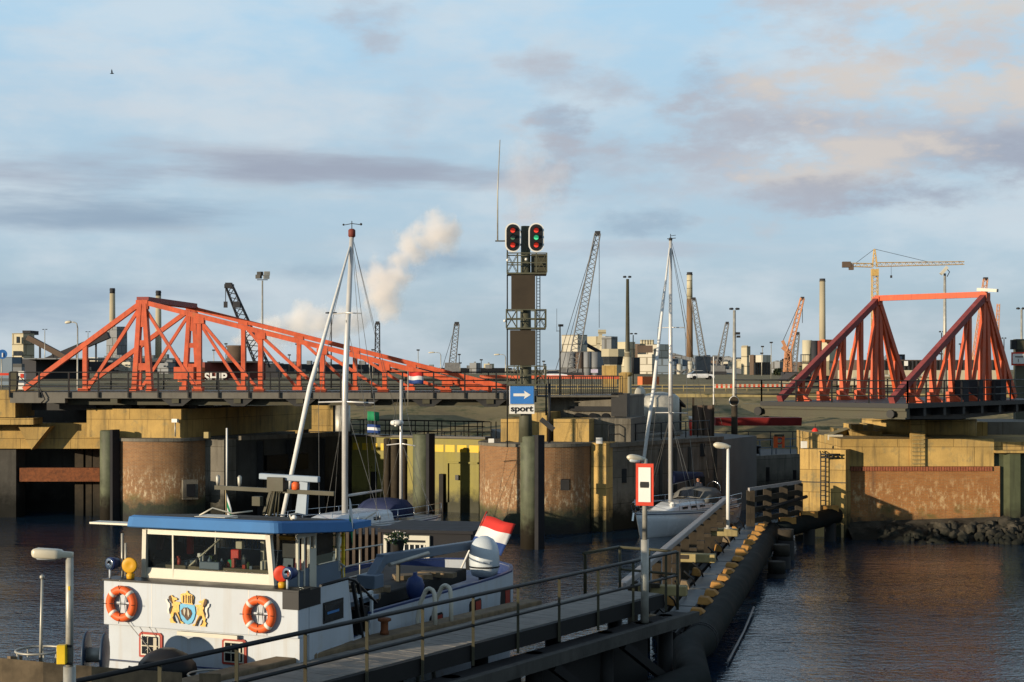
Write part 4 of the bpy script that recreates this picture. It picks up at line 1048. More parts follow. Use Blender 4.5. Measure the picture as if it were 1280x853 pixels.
for k in range(8): gb_(MB(), .4+k*3.8, .4+k*3.8+3.65, -1.22, -.60, 1.14, 1.22).build('walkway_plate', M['wetplate'], gf)
def chock_(t, o0, o1, z, l_, h_, m_):
    vs = [gp_(t+a,o,zz) for (a,o,zz) in ((0,o0,z),(l_,o0,z),(l_,o1,z-.06),(0,o1,z-.06),(.09,o0+.04,z+h_),(l_-.09,o0+.04,z+h_),(l_-.09,(o0+o1)/2+.05,z+h_-.02),(.09,(o0+o1)/2+.05,z+h_-.02))]
    MB().add(vs, [(3,2,1,0),(4,5,6,7),(0,1,5,4),(1,2,6,5),(2,3,7,6),(3,0,4,7)]).build('chock', m_, gf, bevel=.025)
for k in range(16):
    t = .9 + k*1.87 + random.uniform(-.12,.12)
    chock_(t, -.60+random.uniform(-.05,.05), -.03, 1.20, random.uniform(.5,.7), random.uniform(.14,.24), M['chock'])
    if k % 2 == 0: chock_(t+.5+random.uniform(-.2,.2), -1.72, -1.34, 1.05, .45, .26, M['chock'] if k%4 else M['wood'])
gb_(MB(), -.6, LG, -.60, -.55, 1.0, 1.20).build('walkway_edge', M['tar'], gf)
gb_(MB(), .2, LG, -1.75, -1.55, .75, 1.0).build('inner_beam', M['tar'], gf)
gb_(MB(), .2, LG, -1.25, -.5, .75, 1.08).build('inner_beam', M['tar'], gf)
MB().beam(gp_(-1.2,-2.0,2.55), gp_(LG-2.6,-2.0,2.55), .24, .18).build('top_rail', M['greyrail'], gf, bevel=.03)
gb_(MB(), -.5, LG, -2.05, -1.9, .7, .95).build('waling_beam', M['tar'], gf)
t = .4
while t < LG-1.5:
    MB().beam(gp_(t,-1.95,-1.5), gp_(t,-1.95,2.46), .28, .28).build('post', M['timber'], gf)
    MB().beam(gp_(t,-2.0,2.02), gp_(t,-1.5,2.02), .2, .12).build('cap', M['timber'], gf)
    MB().tube([gp_(t+.3,-1.4,1.8), gp_(t+.6,-1.15,1.5), gp_(t+.8,-1.1,1.25)], .03, 6).build('hose', M['black'], gf)
    t += 2.4
for t in (3.0, 11.2, 20.0):
    MB().beam(gp_(t,-2.2,1.86), gp_(t,-.70,1.86), .42, .30).build('cross_beam', M['yel_beam'], gf, bevel=.03)
for t in (20.5, 23.5, 26.5):
    MB().cyl(gp_(t,.85,-1.5), gp_(t,.85,.1+.12*(t-20)), .40, n=14).build('pile', M['tar'], gf)
    MB().cyl(gp_(t,.85,.1+.12*(t-20)), gp_(t,.85,.6+.12*(t-20)), .36, n=14).build('pile_cap', M['timber'], gf)
# small lamp post standing on its last cross beam
lx, ly = X_(910,62.3), 62.3
lp2 = thing('lamp_post', 'thin white lamp post standing on a yellowed cross beam of the guide fender', 'lamp post', (lx, ly, 2.05))
MB().tube([(lx,ly,2.06),(lx,ly,3.6),(lx,ly,Z_(558,ly))], [.075,.075,.055], 12).build('post', M['signwhite'], lp2)
MB().cyl((lx,ly,2.06),(lx,ly,2.12), .16, n=12).build('foot_plate', M['galv'], lp2)
lamp_head(lp2, P(892,556,62.2), P(913,559,62.3), .13); lens_under(lp2, P(895,557,62.2), P(906,558.5,62.2))
# far railing and turning part of the fender
tf = thing('guide_fence', 'dark plank fence on posts casting its shadow on the sunlit concrete block', 'fence', P(975,660,73.5))
a, b = P(936,625,71.5), P(1001,605,76.3); a.z = b.z = 0
dd = (b-a).normalized()
for z, h in ((2.95,.16),(2.45,.26),(1.95,.26),(1.45,.26)):
    MB().beam(a+V(0,0,z), b+V(0,0,z), .09, h).build('rail', M['timber'] if z < 2.9 else M['greyrail'], tf)
for k in range(4):
    q = a + (b-a)*(.03+.31*k); MB().beam(q+V(0,0,-1.5), q+V(0,0,2.9), .36, .3).build('post', M['timber'], tf)
ft = thing('fender_pipe', 'dark horizontal fender pipe with a sunlit end running to the concrete block', 'fender', P(1000,650,74))
MB().tube([P(968,666,72.5)*1.0, P(985,660,73.6), P(1045,644,76.6)], .42, 16).build('pipe', M['rubber'], ft)
MB().cyl(P(967,666,72.42), P(969,665.6,72.55), .40, n=16).build('end_plate', M['rust'], ft)
MB().tube([P(955,637,72), P(1008,621,75)], .09, 8).build('handrail', M['tar'], ft)
for q in (.2,.55,.9):
    c = P(968,666,72.5)*(1-q) + P(1045,644,76.6)*q
    MB().cyl(V(c.x,c.y,-1.5), V(c.x,c.y,c.z-.3), .3, n=12).build('pile', M['tar'], ft)
    MB().beam(V(c.x-.4,c.y,c.z+.4), V(c.x+.4,c.y+.1,c.z+.4), .35, .3).build('chock', M['chock'], ft)

# ================================================================== BARGE
bex = V(.926,-.376,0); bang = math.atan2(-.376, .926)
BO = V(-6.45, 31.35, 0)
bg_ = thing('barge', 'white river barge with blue roofed wheelhouse and gold lion emblem on its front', 'boat', tuple(BO), bang)
def bl(x, y, z): return BO + bex*x + V(-bex.y, bex.x, 0)*y + V(0,0,z)
def bb2(name, m, x0, x1, y0, y1, z0, z1, par=None, bev=0): return MB().bx(x0,x1,y0,y1,z0,z1).build(name, m, par or bg_, False, bev)
def hb(y):   # half breadth
    pts = [(-6.6,.08),(-6.2,.75),(-5.4,1.45),(-4.2,2.0),(-2.8,2.3),(0,2.4),(6,2.4),(10.4,2.36),(12.0,2.15),(13.2,1.6),(13.9,.9),(14.1,.3)]
    for (a,b),(c,d) in zip(pts, pts[1:]):
        if y <= c: return b + (d-b)*(y-a)/(c-a)
    return .3
def shr(y):
    if y < -2: return 2.9 + .95*((-2-y)/4.6)**1.2
    if y < 3: return 2.75 + .5*max(0,(y-0))/3*(1 if y > 0 else 0)
    return 3.25 - .22*max(0,(y-3)/11)
ys = [-6.6,-6.4,-6.0,-5.4,-4.6,-3.6,-2.4,-1.2,-.02]
def hull(ys, ztopf, z0=-.6):
    rings = []
    for y in ys:
        h = hb(y); zt = ztopf(y)
        rings.append([V(-h,y,zt), V(-h*.99,y,zt*.55), V(-h*.93,y,.1), V(-h*.7,y,z0), V(h*.7,y,z0), V(h*.93,y,.1), V(h*.99,y,zt*.55), V(h,y,zt)])
    return MB().loft(rings, smooth=False)
hull(ys, lambda y: shr(y)-.75).build('bow_hull', M['black'], bg_, False)
# raised bow bulwark (a thin shell) and foredeck
def shell(ys, zlo, zhi, th, name, m, ins=0):
    for sgn in (-1, 1):
        vs = []; n = len(ys)
        for y in ys:
            h = hb(y) - ins
            for (hh, z) in ((h, zlo(y)), (h, zhi(y)), (h-th, zhi(y)), (h-th, zlo(y))): vs.append((sgn*max(hh,.01), y, z))
        fs = [(i*4+j, i*4+(j+1)%4, (i+1)*4+(j+1)%4, (i+1)*4+j) for i in range(n-1) for j in range(4)]
        fs += [(0,1,2,3), tuple((n-1)*4+j for j in range(4))]
        MB().add(vs, fs).build(name, m, bg_, False)
shell([-6.6,-6.4,-6.0,-5.4,-4.6,-3.7], lambda y: shr(y)-.8, shr, .08, 'bow_bulwark', M['wood'])
shell([-3.2,-2.75], lambda y: shr(y)-.8, shr, .08, 'bow_bulwark', M['wood'])
fd = MB(); fd.add([(-hb(y)+.05,y,2.05+.12*max(0,-y-3)/3) for y in ys] + [(hb(y)-.05,y,2.05+.12*max(0,-y-3)/3) for y in ys], [(i,i+1,len(ys)+i+1,len(ys)+i) for i in range(len(ys)-1)])
fd.build('foredeck', M['deckgrey'], bg_, False)
# main hull and stern
ysA = [0,1.5,3,6,8,10,11,11.8,12.5,13.1,13.5,13.9,14.1]
hull(ysA, lambda y: shr(y)-.32).build('hull', M['white'], bg_, False)
shell(ysA[2:], lambda y: shr(y)-.34, shr, .07, 'bulwark', M['white'])
shell(ysA[2:-1], lambda y: shr(y)-.3, lambda y: shr(y)-.01, .02, 'bulwark_lining', M['navy'], .073)
shell(ysA[2:], lambda y: shr(y)+.002, lambda y: shr(y)+.05, .1, 'gunwale', M['navy'])
dkm = MB(); dkm.add([(-hb(y)+.06,y,shr(y)-.30) for y in ysA] + [(hb(y)-.06,y,shr(y)-.30) for y in ysA], [(i,i+1,len(ysA)+i+1,len(ysA)+i) for i in range(len(ysA)-1)])
dkm.build('aft_deck', M['navy'], bg_, False)
# front house: upper fascia standing proud of the lower wall
bb2('front_wall', M['white'], -2.3, 2.33, .06, .4, 1.95, 3.22)
bb2('front_fascia', M['white'], -2.36, 2.36, -.04, .40, 3.2, 4.13, bev=.02)
bb2('fascia_coaming', M['black'], -2.38, 2.38, -.06, .42, 4.13, 4.17)
for x in (-1.15, .05, 1.2): bb2('plate_seam', M['tape'], x, x+.012, -.043, -.038, 3.22, 4.12)
MB().tube([(-1.75,-.12,3.35),(-1.6,-.1,3.2),(-1.2,-.02,2.75),(-1.0,-.1,2.5)], .008, 5).build('hanging_line', M['wire'], bg_, False)
MB().tube([(-1.2,-.05,3.22),(-1.05,.0,3.0)], .007, 5).build('hanging_line', M['wire'], bg_, False)
bb2('front_handhold', M['cream'], -.5, .95, -.07, -.02, 3.1, 3.18)
bb2('bridge_deck', M['deckgrey'], -2.3, 2.3, .40, 3.6, 3.5, 3.6)
bb2('side_wall', M['white'], -2.36, -2.28, .40, 3.6, 2.4, 3.9)
sd_ = MB()   # starboard-to-port wing wall, sloping down towards the stern
pf = [(.40,1.6),(2.55,1.6),(2.05,4.12),(.40,4.12)]
sd_.add([(2.30,y,z) for y,z in pf] + [(2.365,y,z) for y,z in pf], [(3,2,1,0),(4,5,6,7)] + [(k,(k+1)%4,4+(k+1)%4,4+k) for k in range(4)])
sd_.build('side_wall', M['white'], bg_, False)
bb2('wall_notch', M['black'], 2.0, 2.372, -.05, .85, 3.78, 4.125)
MB().tube([(2.34,.9,4.14),(2.36,2.0,4.16),(2.38,2.3,4.08),(2.4,3.3,3.45)], .035, 6).build('coaming_rail', M['black'], bg_, False)
sw = bb2('side_window', M['black'], 2.34, 2.378, .95, 1.82, 3.35, 3.78); bb2('pane', M['darkglass'], 2.36, 2.386, 1.0, 1.78, 3.4, 3.73, sw)
MB().box((2.39,1.35,3.55),(.012,.5,.05)).build('glazing_bar', M['blue'], sw, False)
for y0, z1, m_ in ((.75,2.75,'darkglass'),(1.35,2.75,'red')):
    f_ = bb2('side_panel', M['white'], 2.34, 2.385, y0-.06, y0+.5, 1.75, z1+.06)
    if m_ == 'red': MB().plate([(-.2,.42),(.2,.42),(.06,-.42),(-.06,-.42)][::-1], (2.386,y0+.22,2.3), (0,1,0), (0,0,1), .01).build('red_panel', M['red'], f_, False)
    else: bb2('pane', M['darkglass'], 2.38, 2.392, y0, y0+.44, 1.8, z1, f_)
# stairs / companion opening between house and hull
bb2('companionway', M['black'], 1.5, 2.34, 2.5, 3.2, 1.8, 3.4)
w = MB(); w.beam((2.39,2.2,4.05),(2.39,2.95,1.9),.07,.06); w.beam((2.39,2.45,4.0),(2.39,3.2,1.9),.07,.06); w.build('stair_stringer', M['black'], bg_, False)
w = MB(); w.beam((2.38,2.35,3.72),(2.38,3.1,3.72),.05,.07); w.beam((2.38,3.1,3.74),(2.38,3.1,2.2),.05,.07); w.beam((2.37,2.5,2.55),(2.37,3.1,2.55),.04,.05); w.build('opening_frame', M['dome'], bg_, False)
# front windows with red frames
for x in (-1.22, .82):
    f_ = MB().plate([(-.27,-.26),(.27,-.26),(.29,-.24),(.29,.22),(.24,.27),(-.24,.27),(-.29,.22),(-.29,-.24)], (x+.0,.055,2.82), (1,0,0), (0,0,1), .03).build('front_window', M['redframe'], bg_, False)
    MB().plate([(-.235,-.21),(.235,-.21),(.235,.2),(.21,.225),(-.21,.225),(-.235,.2)], (x,.024,2.82), (1,0,0), (0,0,1), .012).build('frame', M['cream'], f_, False)
    MB().plate([(-.2,-.18),(.2,-.18),(.2,.19),(-.2,.19)], (x,.01,2.82), (1,0,0), (0,0,1), .012).build('pane', M['darkglass'], f_, False)
    w = MB(); w.bx(x-.2,x+.2,-.006,-.001,2.80,2.825); w.bx(x-.06,x-.045,-.006,-.001,2.64,3.0); w.bx(x+.09,x+.17,-.005,-.001,2.66,2.99); w.build('curtain', M['curtain'], f_, False)
# portholes aft
for y in (6.4, 8.8, 11.0):
    f_ = MB().plate([(-.36,-.25),(.30,-.25),(.36,-.19),(.36,.19),(.30,.25),(-.30,.25),(-.36,.19)], (hb(y)-.005,y,2.5), (0,1,0), (0,0,1), .03).build('porthole', M['black'], bg_, False)
    MB().plate([(0,-.2),(.3,-.2),(.3,.2),(-.02,.2)], (hb(y)+.026,y,2.5), (0,1,0), (0,0,1), .008).build('red_blind', M['redframe'], f_, False)
# emblem: gold lions, crown, shield
em = MB()
def ep(zx, zy): return ((zx/12.19 + 200 - 240.5)/56.5, -(zy/12.19 + 730 - 764)/59.0)
def epoly(name, pts, m, d, par): return MB().plate([ep(*p) for p in pts][::-1], (-.24,-.04-d-.012,3.66), (1,0,0), (0,0,1), .012).build(name, M[m], par, False)
lionL = [(190,240),(225,225),(262,255),(300,262),(325,275),(318,295),(285,300),(262,320),(300,318),(372,325),(380,345),(352,365),(352,420),(360,470),(330,480),(360,545),(378,600),(430,625),(425,640),(365,640),(335,565),(285,500),(265,480),(255,540),(270,610),(300,625),(290,640),(205,640),(205,610),(190,590),(215,560),(200,500),(225,440),(240,390),(232,345),(195,305),(182,270)]
lionR = [(975-q[0]+5 if False else 1000-q[0]*.985, q[1]+22) for q in lionL]
eb = epoly('emblem', [(365,345),(610,360),(625,470),(600,560),(560,625),(490,650),(430,620),(380,560),(360,470)], 'cyan', 0, bg_)
epoly('lion', lionL, 'gold', .012, eb); epoly('lion', lionR, 'gold', .012, eb)
for k_, pts in enumerate(([(190,240),(215,232),(235,300),(250,350),(232,345),(195,305),(180,270)], [(265,480),(285,500),(335,565),(365,640),(385,640),(350,560),(300,480)], [(255,540),(275,600),(300,625),(270,615),(245,560)], [(232,440),(250,390),(240,385),(215,450),(205,500),(212,505)])):
    epoly('lion_shading', pts, 'golddark', .024, eb); epoly('lion_shading', [(1000-q[0]*.985, q[1]+22) for q in pts], 'golddark', .024, eb)
for pts in ([(125,290),(150,290),(165,330),(195,350),(200,400),(180,440),(190,500),(170,510),(150,470),(165,400),(160,360),(130,330)],):
    epoly('lion_tail', pts, 'tape', .012, eb); epoly('lion_tail', [(985-q[0]*.985, q[1]+30) for q in pts], 'tape', .012, eb)
epoly('shield_charge', [(385,445),(430,400),(490,395),(550,430),(570,480),(545,540),(490,590),(440,540),(395,500)], 'golddark', .012, eb)
epoly('charge_highlight', [(430,420),(460,405),(470,440),(455,520),(435,480)], 'curtain', .024, eb); epoly('charge_highlight', [(500,400),(520,430),(535,490),(515,540),(500,490)], 'curtain', .024, eb)
cr = epoly('crown', [(375,210),(410,190),(460,185),(480,165),(478,150),(500,150),(500,170),(525,188),(575,205),(600,235),(590,300),(580,350),(395,335),(385,280)], 'gold', .012, eb)
for x0 in (422, 510, 572): epoly('crown_gap', [(x0,215),(x0+18,225),(x0+14,330),(x0+2,325)], 'golddark', .024, cr)
for x0 in (470, 545): epoly('crown_gap', [(x0,205),(x0+8,210),(x0+6,330),(x0,325)], 'golddark', .024, cr)
# wheelhouse
WX0, WX1, WY0, WY1 = -1.75, 1.5, .5, 3.3
zb0, zt0 = 4.38, 5.16
def wpost(x, y, xt, yt, w_=.09): return MB().beam((x,y,4.12),(xt,yt,5.2),w_,w_).build('window_post', M['cream'], bg_, False)
bb2('wheelhouse_front', M['cream'], WX0, WX1, WY0-.02, WY0+.06, 3.6, zb0, bev=.01)
bb2('wheelhouse_side', M['deckgrey'], WX1-.06, WX1, WY0+.06, WY1, 3.6, zb0-.03); bb2('wheelhouse_side', M['white'], WX0, WX0+.06, WY0+.06, WY1, 3.6, zb0-.03)
bb2('wheelhouse_back', M['deckgrey'], WX0+.06, WX1-.06, WY1-.06, WY1, 3.6, 4.5)
for (x,y,w_) in ((WX0+.04,WY0,.1),(WX1-.04,WY0,.11),(WX1-.04,WY1-.05,.08),(WX0+.04,WY1-.05,.08)):
    wpost(x, y, x + (.07 if x < 0 else -.07)*(1 if y < 1 else 0) , y - (.06 if y < 1 else 0), w_)
wpost(-.98, WY0, -.96, WY0-.04, .035)
bb2('head_beam', M['cream'], WX0+.05, WX1-.05, WY0-.08, WY0, 5.1, 5.2)
bb2('wheelhouse_floor', M['interior'], WX0+.07, WX1-.07, WY0+.07, WY1-.07, 3.6, 3.7)
fg = MB().add([(WX0+.06,WY0+.02,zb0-.02),(WX1-.06,WY0+.02,zb0-.02),(WX1-.12,WY0-.04,5.12),(WX0+.12,WY0-.04,5.12)], [(0,1,2,3)]); fg.build('windscreen', M['glass'], bg_, False)
MB().add([(WX1-.03,WY0+.1,zb0-.03),(WX1-.03,1.35,zb0-.03),(WX1-.05,1.35,5.15),(WX1-.09,WY0+.05,5.15)], [(0,1,2,3)]).build('side_pane', M['glass'], bg_, False)
MB().add([(WX1-.03,2.25,zb0),(WX1-.03,3.2,zb0),(WX1-.05,3.2,5.15),(WX1-.05,2.25,5.15)], [(0,1,2,3)]).build('side_pane', M['glass'], bg_, False)
MB().add([(WX0+.03,WY0+.1,zb0-.03),(WX0+.03,3.2,zb0-.03),(WX0+.05,3.2,5.15),(WX0+.09,WY0+.05,5.15)], [(3,2,1,0)]).build('side_pane', M['glass'], bg_, False)
MB().add([(WX0+.1,WY1-.03,4.5),(WX1-.1,WY1-.03,4.5),(WX1-.1,WY1-.03,5.15),(WX0+.1,WY1-.03,5.15)], [(0,1,2,3)]).build('back_pane', M['glass'], bg_, False)
dr = MB()
for y in (1.42, 1.66, 1.9, 2.14): dr.bx(WX1-.05, WX1+.015, y, y+.055, 3.75, 5.12)
dr.bx(WX1-.05, WX1+.012, 1.4, 2.2, 5.02, 5.14); dr.bx(WX1-.05, WX1+.012, 1.9, 2.2, 3.75, 4.75)
dd_ = dr.build('door', M['cream'], bg_, False); MB().box((WX1+.04,1.5,4.35),(.06,.1,.03)).build('handle', M['chrome'], dd_, False)
bb2('blind', M['i_brown'], WX1-.12, WX1-.09, 2.4, 3.1, 4.55, 5.0); bb2('blind', M['curtain'], WX1-.12, WX1-.088, 2.3, 3.1, 4.36, 4.55)
# things inside the wheelhouse
bb2('console', M['interior'], WX0+.15, WX1-.2, .75, 1.35, 3.7, 4.42)
for (x,y,z,sx_,sz_,m_) in ((-.2,.72,4.46,.5,.16,'deckgrey'),(.25,1.0,4.68,.2,.22,'red'),(.18,.95,4.5,.14,.16,'green'),(.32,1.05,4.88,.16,.16,'curtain'),(1.05,.95,4.5,.24,.2,'curtain'),(.62,1.5,4.8,.1,.6,'curtain'),(1.1,1.8,4.75,.35,.4,'black'),(1.1,1.7,5.0,.4,.10,'horn'),(-1.3,1.6,4.8,.12,.5,'red')):
    MB().box((x,y,z),(sx_,.12,sz_)).build('equipment', M[m_], bg_, False, .02)
ri = random.Random(8)
for k in range(22):
    x = WX0+.3 + (WX1-WX0-.6)*(k+.5)/22 + ri.uniform(-.05,.05); y = ri.uniform(.72,1.25); h_ = ri.uniform(.06,.26); m_ = ri.choice(['curtain','deckgrey','black','cream','wood','horn','redframe','leaf','galv','signwhite'])
    if k % 2: MB().lathe([(.03,0),(.045,.01),(.045,h_*.7),(.02,h_*.85),(.018,h_)], (x,y,4.42), 10).build('bottle', M[m_], bg_, False)
    else: MB().box((x,y,4.42+h_/2), (ri.uniform(.06,.16),.07,h_), ri.uniform(-.5,.5)).build('instrument', M[m_], bg_, False, .008)
for x in (.35,.8,1.2): MB().box((x,WY1-.12,4.75),(.22,.02,.62)).build('curtain', M['curtain'], bg_, False)
for k in range(8): MB().tube([(WX0+.25+k*.14,WY1-.2,4.5+.05*(k%3)),(WX0+.25+k*.14+ri.uniform(-.05,.05),WY1-.25,5.0)], .012, 5).build('cord', M['rope'], bg_, False)
MB().tube([(-.75,.75,4.42),(-.1,1.2,5.1)], .02, 6).build('wiper_arm', M['curtain'], bg_, False)
w = MB(); w.lathe([(.2,0),(.26,.1),(.24,.5),(.14,.78),(.03,.84)], (1.15,2.3,4.0), 14); w.build('helm_chair', mat('maroon_seat', (.14,.03,.035), .8), bg_, False)
# roof
rf = MB(); 
def roofring(z, g): 
    x0,x1,y0,y1 = WX0-.22-g, WX1+.30+g, WY0-.34-g, WY1+.15+g; c_ = .22; pts = []
    for (cx_,cy_,a0) in ((x1-c_,y0+c_,-90),(x1-c_,y1-c_,0),(x0+c_,y1-c_,90),(x0+c_,y0+c_,180)):
        for k in range(5): t = R(a0+k*22.5); pts.append(V(cx_+c_*math.cos(t), cy_+c_*math.sin(t), z))
    return pts
rake = lambda rg: [V(q.x, q.y, q.z + .05 - .085*(q.y-WY0)) for q in rg]
rf.loft([rake(roofring(5.18,0)), rake(roofring(5.2,.03)), rake(roofring(5.40,.0)), rake(roofring(5.44,-.07))], smooth=False)
ro = rf.build('roof', M['blue'], bg_, False)
MB().loft([rake(roofring(5.442,-.09)), rake(roofring(5.455,-.15))], smooth=False).build('roof_top', M['concdark'], ro, False)
bb2('awning', M['blue'], .9, WX1+.25, WY1+.17, 4.3, 5.03, 5.17)
for (x,y,sx_,sy_,z,m_) in ((-.05,.7,.75,.5,5.49,'cream'),(.2,.55,.55,.35,5.47,'cream')): MB().box((x,y,z),(sx_,sy_,.05)).build('roof_hatch', M[m_], ro, False)
# left-hand signal board and post
bb2('wing_board', M['cream'], -2.95, -1.95, .25, .6, 5.28, 5.32); 
w = MB(); w.tube([(-2.15,.32,3.9),(-2.15,.32,5.1)], .03, 6); w.tube([(-2.05,.3,4.2),(-2.05,.3,4.9)], .025, 6); w.build('wing_post', M['galv'], bg_, False)
def searchlight(x, y, z, m2):
    s_ = MB().tube([(x,y,z),(x,y,z+.22)], .025, 8).build('searchlight', M['white'], bg_, False)
    MB().lathe([(.03,-.24),(.10,-.2),(.135,-.05),(.135,.02)], (x,y,z+.32), 18, axis=(-.25,-1,0)).build('housing', M[m2], s_, False)
    MB().lathe([(.125,.022),(.11,.03),(.02,.012)], (x,y,z+.32), 18, axis=(-.25,-1,0)).build('reflector', M['chrome'], s_, False)
searchlight(-2.3, .1, 4.15, 'navy'); searchlight(2.0, .15, 4.15, 'navy')
def hornp(x, y, z, m_):
    MB().lathe([(.05,0),(.08,.02),(.09,.1),(.06,.14)], (x,y,z), 12).build('vent_base', M['horn'], bg_, False)
    MB().lathe([(.05,.1),(.13,.02),(.17,-.03),(.15,-.05),(.05,-.02)], (x,y-.02,z+.3), 18, axis=(-.3,1,.0)).build('vent_cowl', M[m_], bg_, False)
hornp(-1.85, .2, 4.15, 'horn'); hornp(1.82, .25, 4.15, 'signred')
MB().lathe([(.02,.06),(.1,.05),(.12,0),(.09,0)], (-2.36,.1,3.78), 14, axis=(-1,0,0)).build('side_fairlead', M['navy'], bg_, False)
# roof mast with radar, yard and lights
mx, my = .45, 2.2
rm = MB(); rm.beam((mx-.25,my,5.42),(mx,my,6.15),.06,.06); rm.beam((mx+.02,my-.2,5.42),(mx+.1,my,6.2),.06,.06)
for k in range(4): rm.tube([(mx-.08+k*.09,my-.15,5.42),(mx+.06+k*.045,my-.05,6.15)], .018, 5)
rm.box((mx+.1,my,6.1),(.4,.25,.3)); rmo = rm.build('radar_mast', M['khaki'], bg_, False)
MB().beam((mx-.35,my,6.26),(mx+1.1,my+.05,6.22),.12,.13).build('radar_bar', M['radar'], rmo, False, .02)
MB().beam((mx+.66,my+.05,5.45),(mx+.74,my+.05,6.16),.26,.1,h2=.1,w2=.2).build('radar_pedestal', M['radar'], rmo, False)
MB().beam((-1.05,my,5.98),(1.95,my,5.93),.07,.09).build('yard', M['khaki'], rmo, False)
MB().tube([(-.75,my,6.0),(-.75,my,7.3)], .022, 6).build('whip_antenna', M['signwhite'], rmo, False)
MB().lathe([(.05,0),(.09,.02),(.09,.14),(.05,.18)], (1.0,my,5.98), 12).build('orange_lamp', M['buoy'], rmo, False)
for x in (-.98,-.42): MB().lathe([(.03,0),(.045,.08),(.05,.2),(.02,.24)], (x,my,6.02), 10).build('navigation_light', M['galv'], rmo, False)
MB().box((mx-.35,my-.1,5.72),(.2,.14,.2)).build('loudhailer', M['khaki'], rmo, False)
w = MB(); w.tube([(-.8,1.2,5.45),(-.6,1.4,5.6),(-.3,1.7,5.47),(.1,1.9,5.52)], .02, 5); w.tube([(.9,2.6,5.45),(1.2,1.6,5.5),(1.6,1.0,5.47)], .02, 5); w.build('roof_cable', M['cream'], ro, False)
MB().ball((WX1+.1,1.1,5.5), .06, 10, 6).build('deck_lamp', M['signwhite'], ro, False)
# pennants
def pennant(name, label, c, ux, hgt, ln, mats, stripes, group=None, droop=.5):
    o = thing(name, label, 'flag', tuple(c)); vs=[]; fs=[]; mi=[]; n=9; mrow = stripes*2
    ux = Vector(ux)
    for j in range(mrow+1):
        for i in range(n+1):
            t = i/n; wob = .06*math.sin(t*7+j*.35)*hgt*1.6*t
            vs.append(Vector(c) + ux*ln*t + V(0,0,-hgt*j/mrow - droop*hgt*t*t) + V(-ux.y,ux.x,0)*wob)
    mb_ = MB(); mb_.weld = True
    for j in range(mrow):
        for i in range(n): mb_.add([vs[j*(n+1)+i],vs[j*(n+1)+i+1],vs[(j+1)*(n+1)+i+1],vs[(j+1)*(n+1)+i]], [(0,1,2,3)], True, j//2)
    f_ = mb_.build('cloth', [M[q] for q in mats], o); sd2 = f_.modifiers.new('thickness','SOLIDIFY'); sd2.thickness = .006
    return o
fl = pennant('pennant', 'green and white pennant hanging limp under the yard above the barge roof', bl(-.78,my,5.9), (.3,0,-.6), .42, .45, ['clothwhite','green','clothwhite'], 3, droop=.3)
MB().tube([bl(-.78,my,5.95), bl(-.76,my,5.35)], .015, 5).build('halyard', M['rope'], fl); MB().ball(bl(-.76,my,5.33), .05, 8, 6).build('bobble', M['buoy'], fl)
# lifebuoys
def lifebuoy(x, z, label):
    t = thing('lifebuoy', label, 'lifebuoy', tuple(bl(x,-.14,z-.38)), bang)
    y = -.0; zc_ = .38
    MB().torus((0,0,zc_), .295, .088, (0,1,0), 36, 12).build('ring', M['buoy'], t, False)
    for k in range(4):
        a = R(45+90*k); c = V(.295*math.cos(a), 0, zc_+.295*math.sin(a)); tx = V(-math.sin(a),0,math.cos(a))
        MB().tube([c-tx*.035, c+tx*.035], .0905, 12).build('reflective_band', M['tape'], t, False)
    w = MB(); w.tube([(0,-.1,zc_-.4),(0,-.02,zc_),(0,-.1,zc_+.4)], .008, 5); w.tube([(-.4,-.1,zc_),(0,-.02,zc_),(.4,-.1,zc_)], .008, 5); w.build('grab_line', M['black'], t, False)
    w = MB(); w.bx(-.08,.08,.05,.1,zc_-.2,zc_+.2); w.bx(-.2,.2,.05,.1,zc_-.03,zc_+.03); w.build('holder', M['white'], t, False)
lifebuoy(-1.83, 3.68, 'orange lifebuoy hanging left of the gold lion emblem')
lifebuoy(1.52, 3.66, 'orange lifebuoy hanging right of the gold lion emblem')
# foredeck gear
sp1 = thing('cable_drum', 'blue grey cable drum with two round flanges on the barge foredeck', 'cable drum', tuple(bl(-1.3,-1.7,2.3)), bang)
for x in (-.22, .22): MB().lathe([(.08,-.03),(.42,-.03),(.45,-.02),(.45,.02),(.42,.03),(.08,.03)], (x,0,.62), 24, axis=(1,.5,0)).build('flange', M['drumblue'], sp1, False)
MB().cyl((-.2,-.1,.62),(.2,.1,.62), .15).build('core', M['galv'], sp1, False)
w = MB(); w.bx(-.5,.5,-.4,.4,0,.16); w.build('cradle', M['darksteel'], sp1, False)
tb = MB(); rs2 = random.Random(11)
rings = []
for k in range(9):
    t = k/8; c = V(-1.0+t*1.25, -1.4-.1*t, 2.3); rings.append([c + V(0, .34*math.cos(a)*rs2.uniform(.8,1.1)*math.sin(math.pi*min(max(t,.06),.94))**.4, .34*rs2.uniform(.8,1.15)*abs(math.sin(a/2)))  for a in [2*math.pi*j/10 for j in range(10)]])
tb.loft(rings); tq = thing('tarpaulin_heap', 'crumpled grey tarpaulin heap beside the cable drum', 'tarpaulin', tuple(bl(-.25,-1.2,2.2)), bang)
tb2 = MB(); tb2.v = [q - V(-.4,-1.5,2.2) for q in tb.v]; tb2.f = tb.f; tb2.sm = tb.sm; tb2.mi = tb.mi; tb2.build('sheet', M['canvas'], tq, False)
mot = thing('covered_winch', 'winch under a black cover in front of the barge window', 'winch', tuple(bl(.05,-1.2,2.15)), bang)
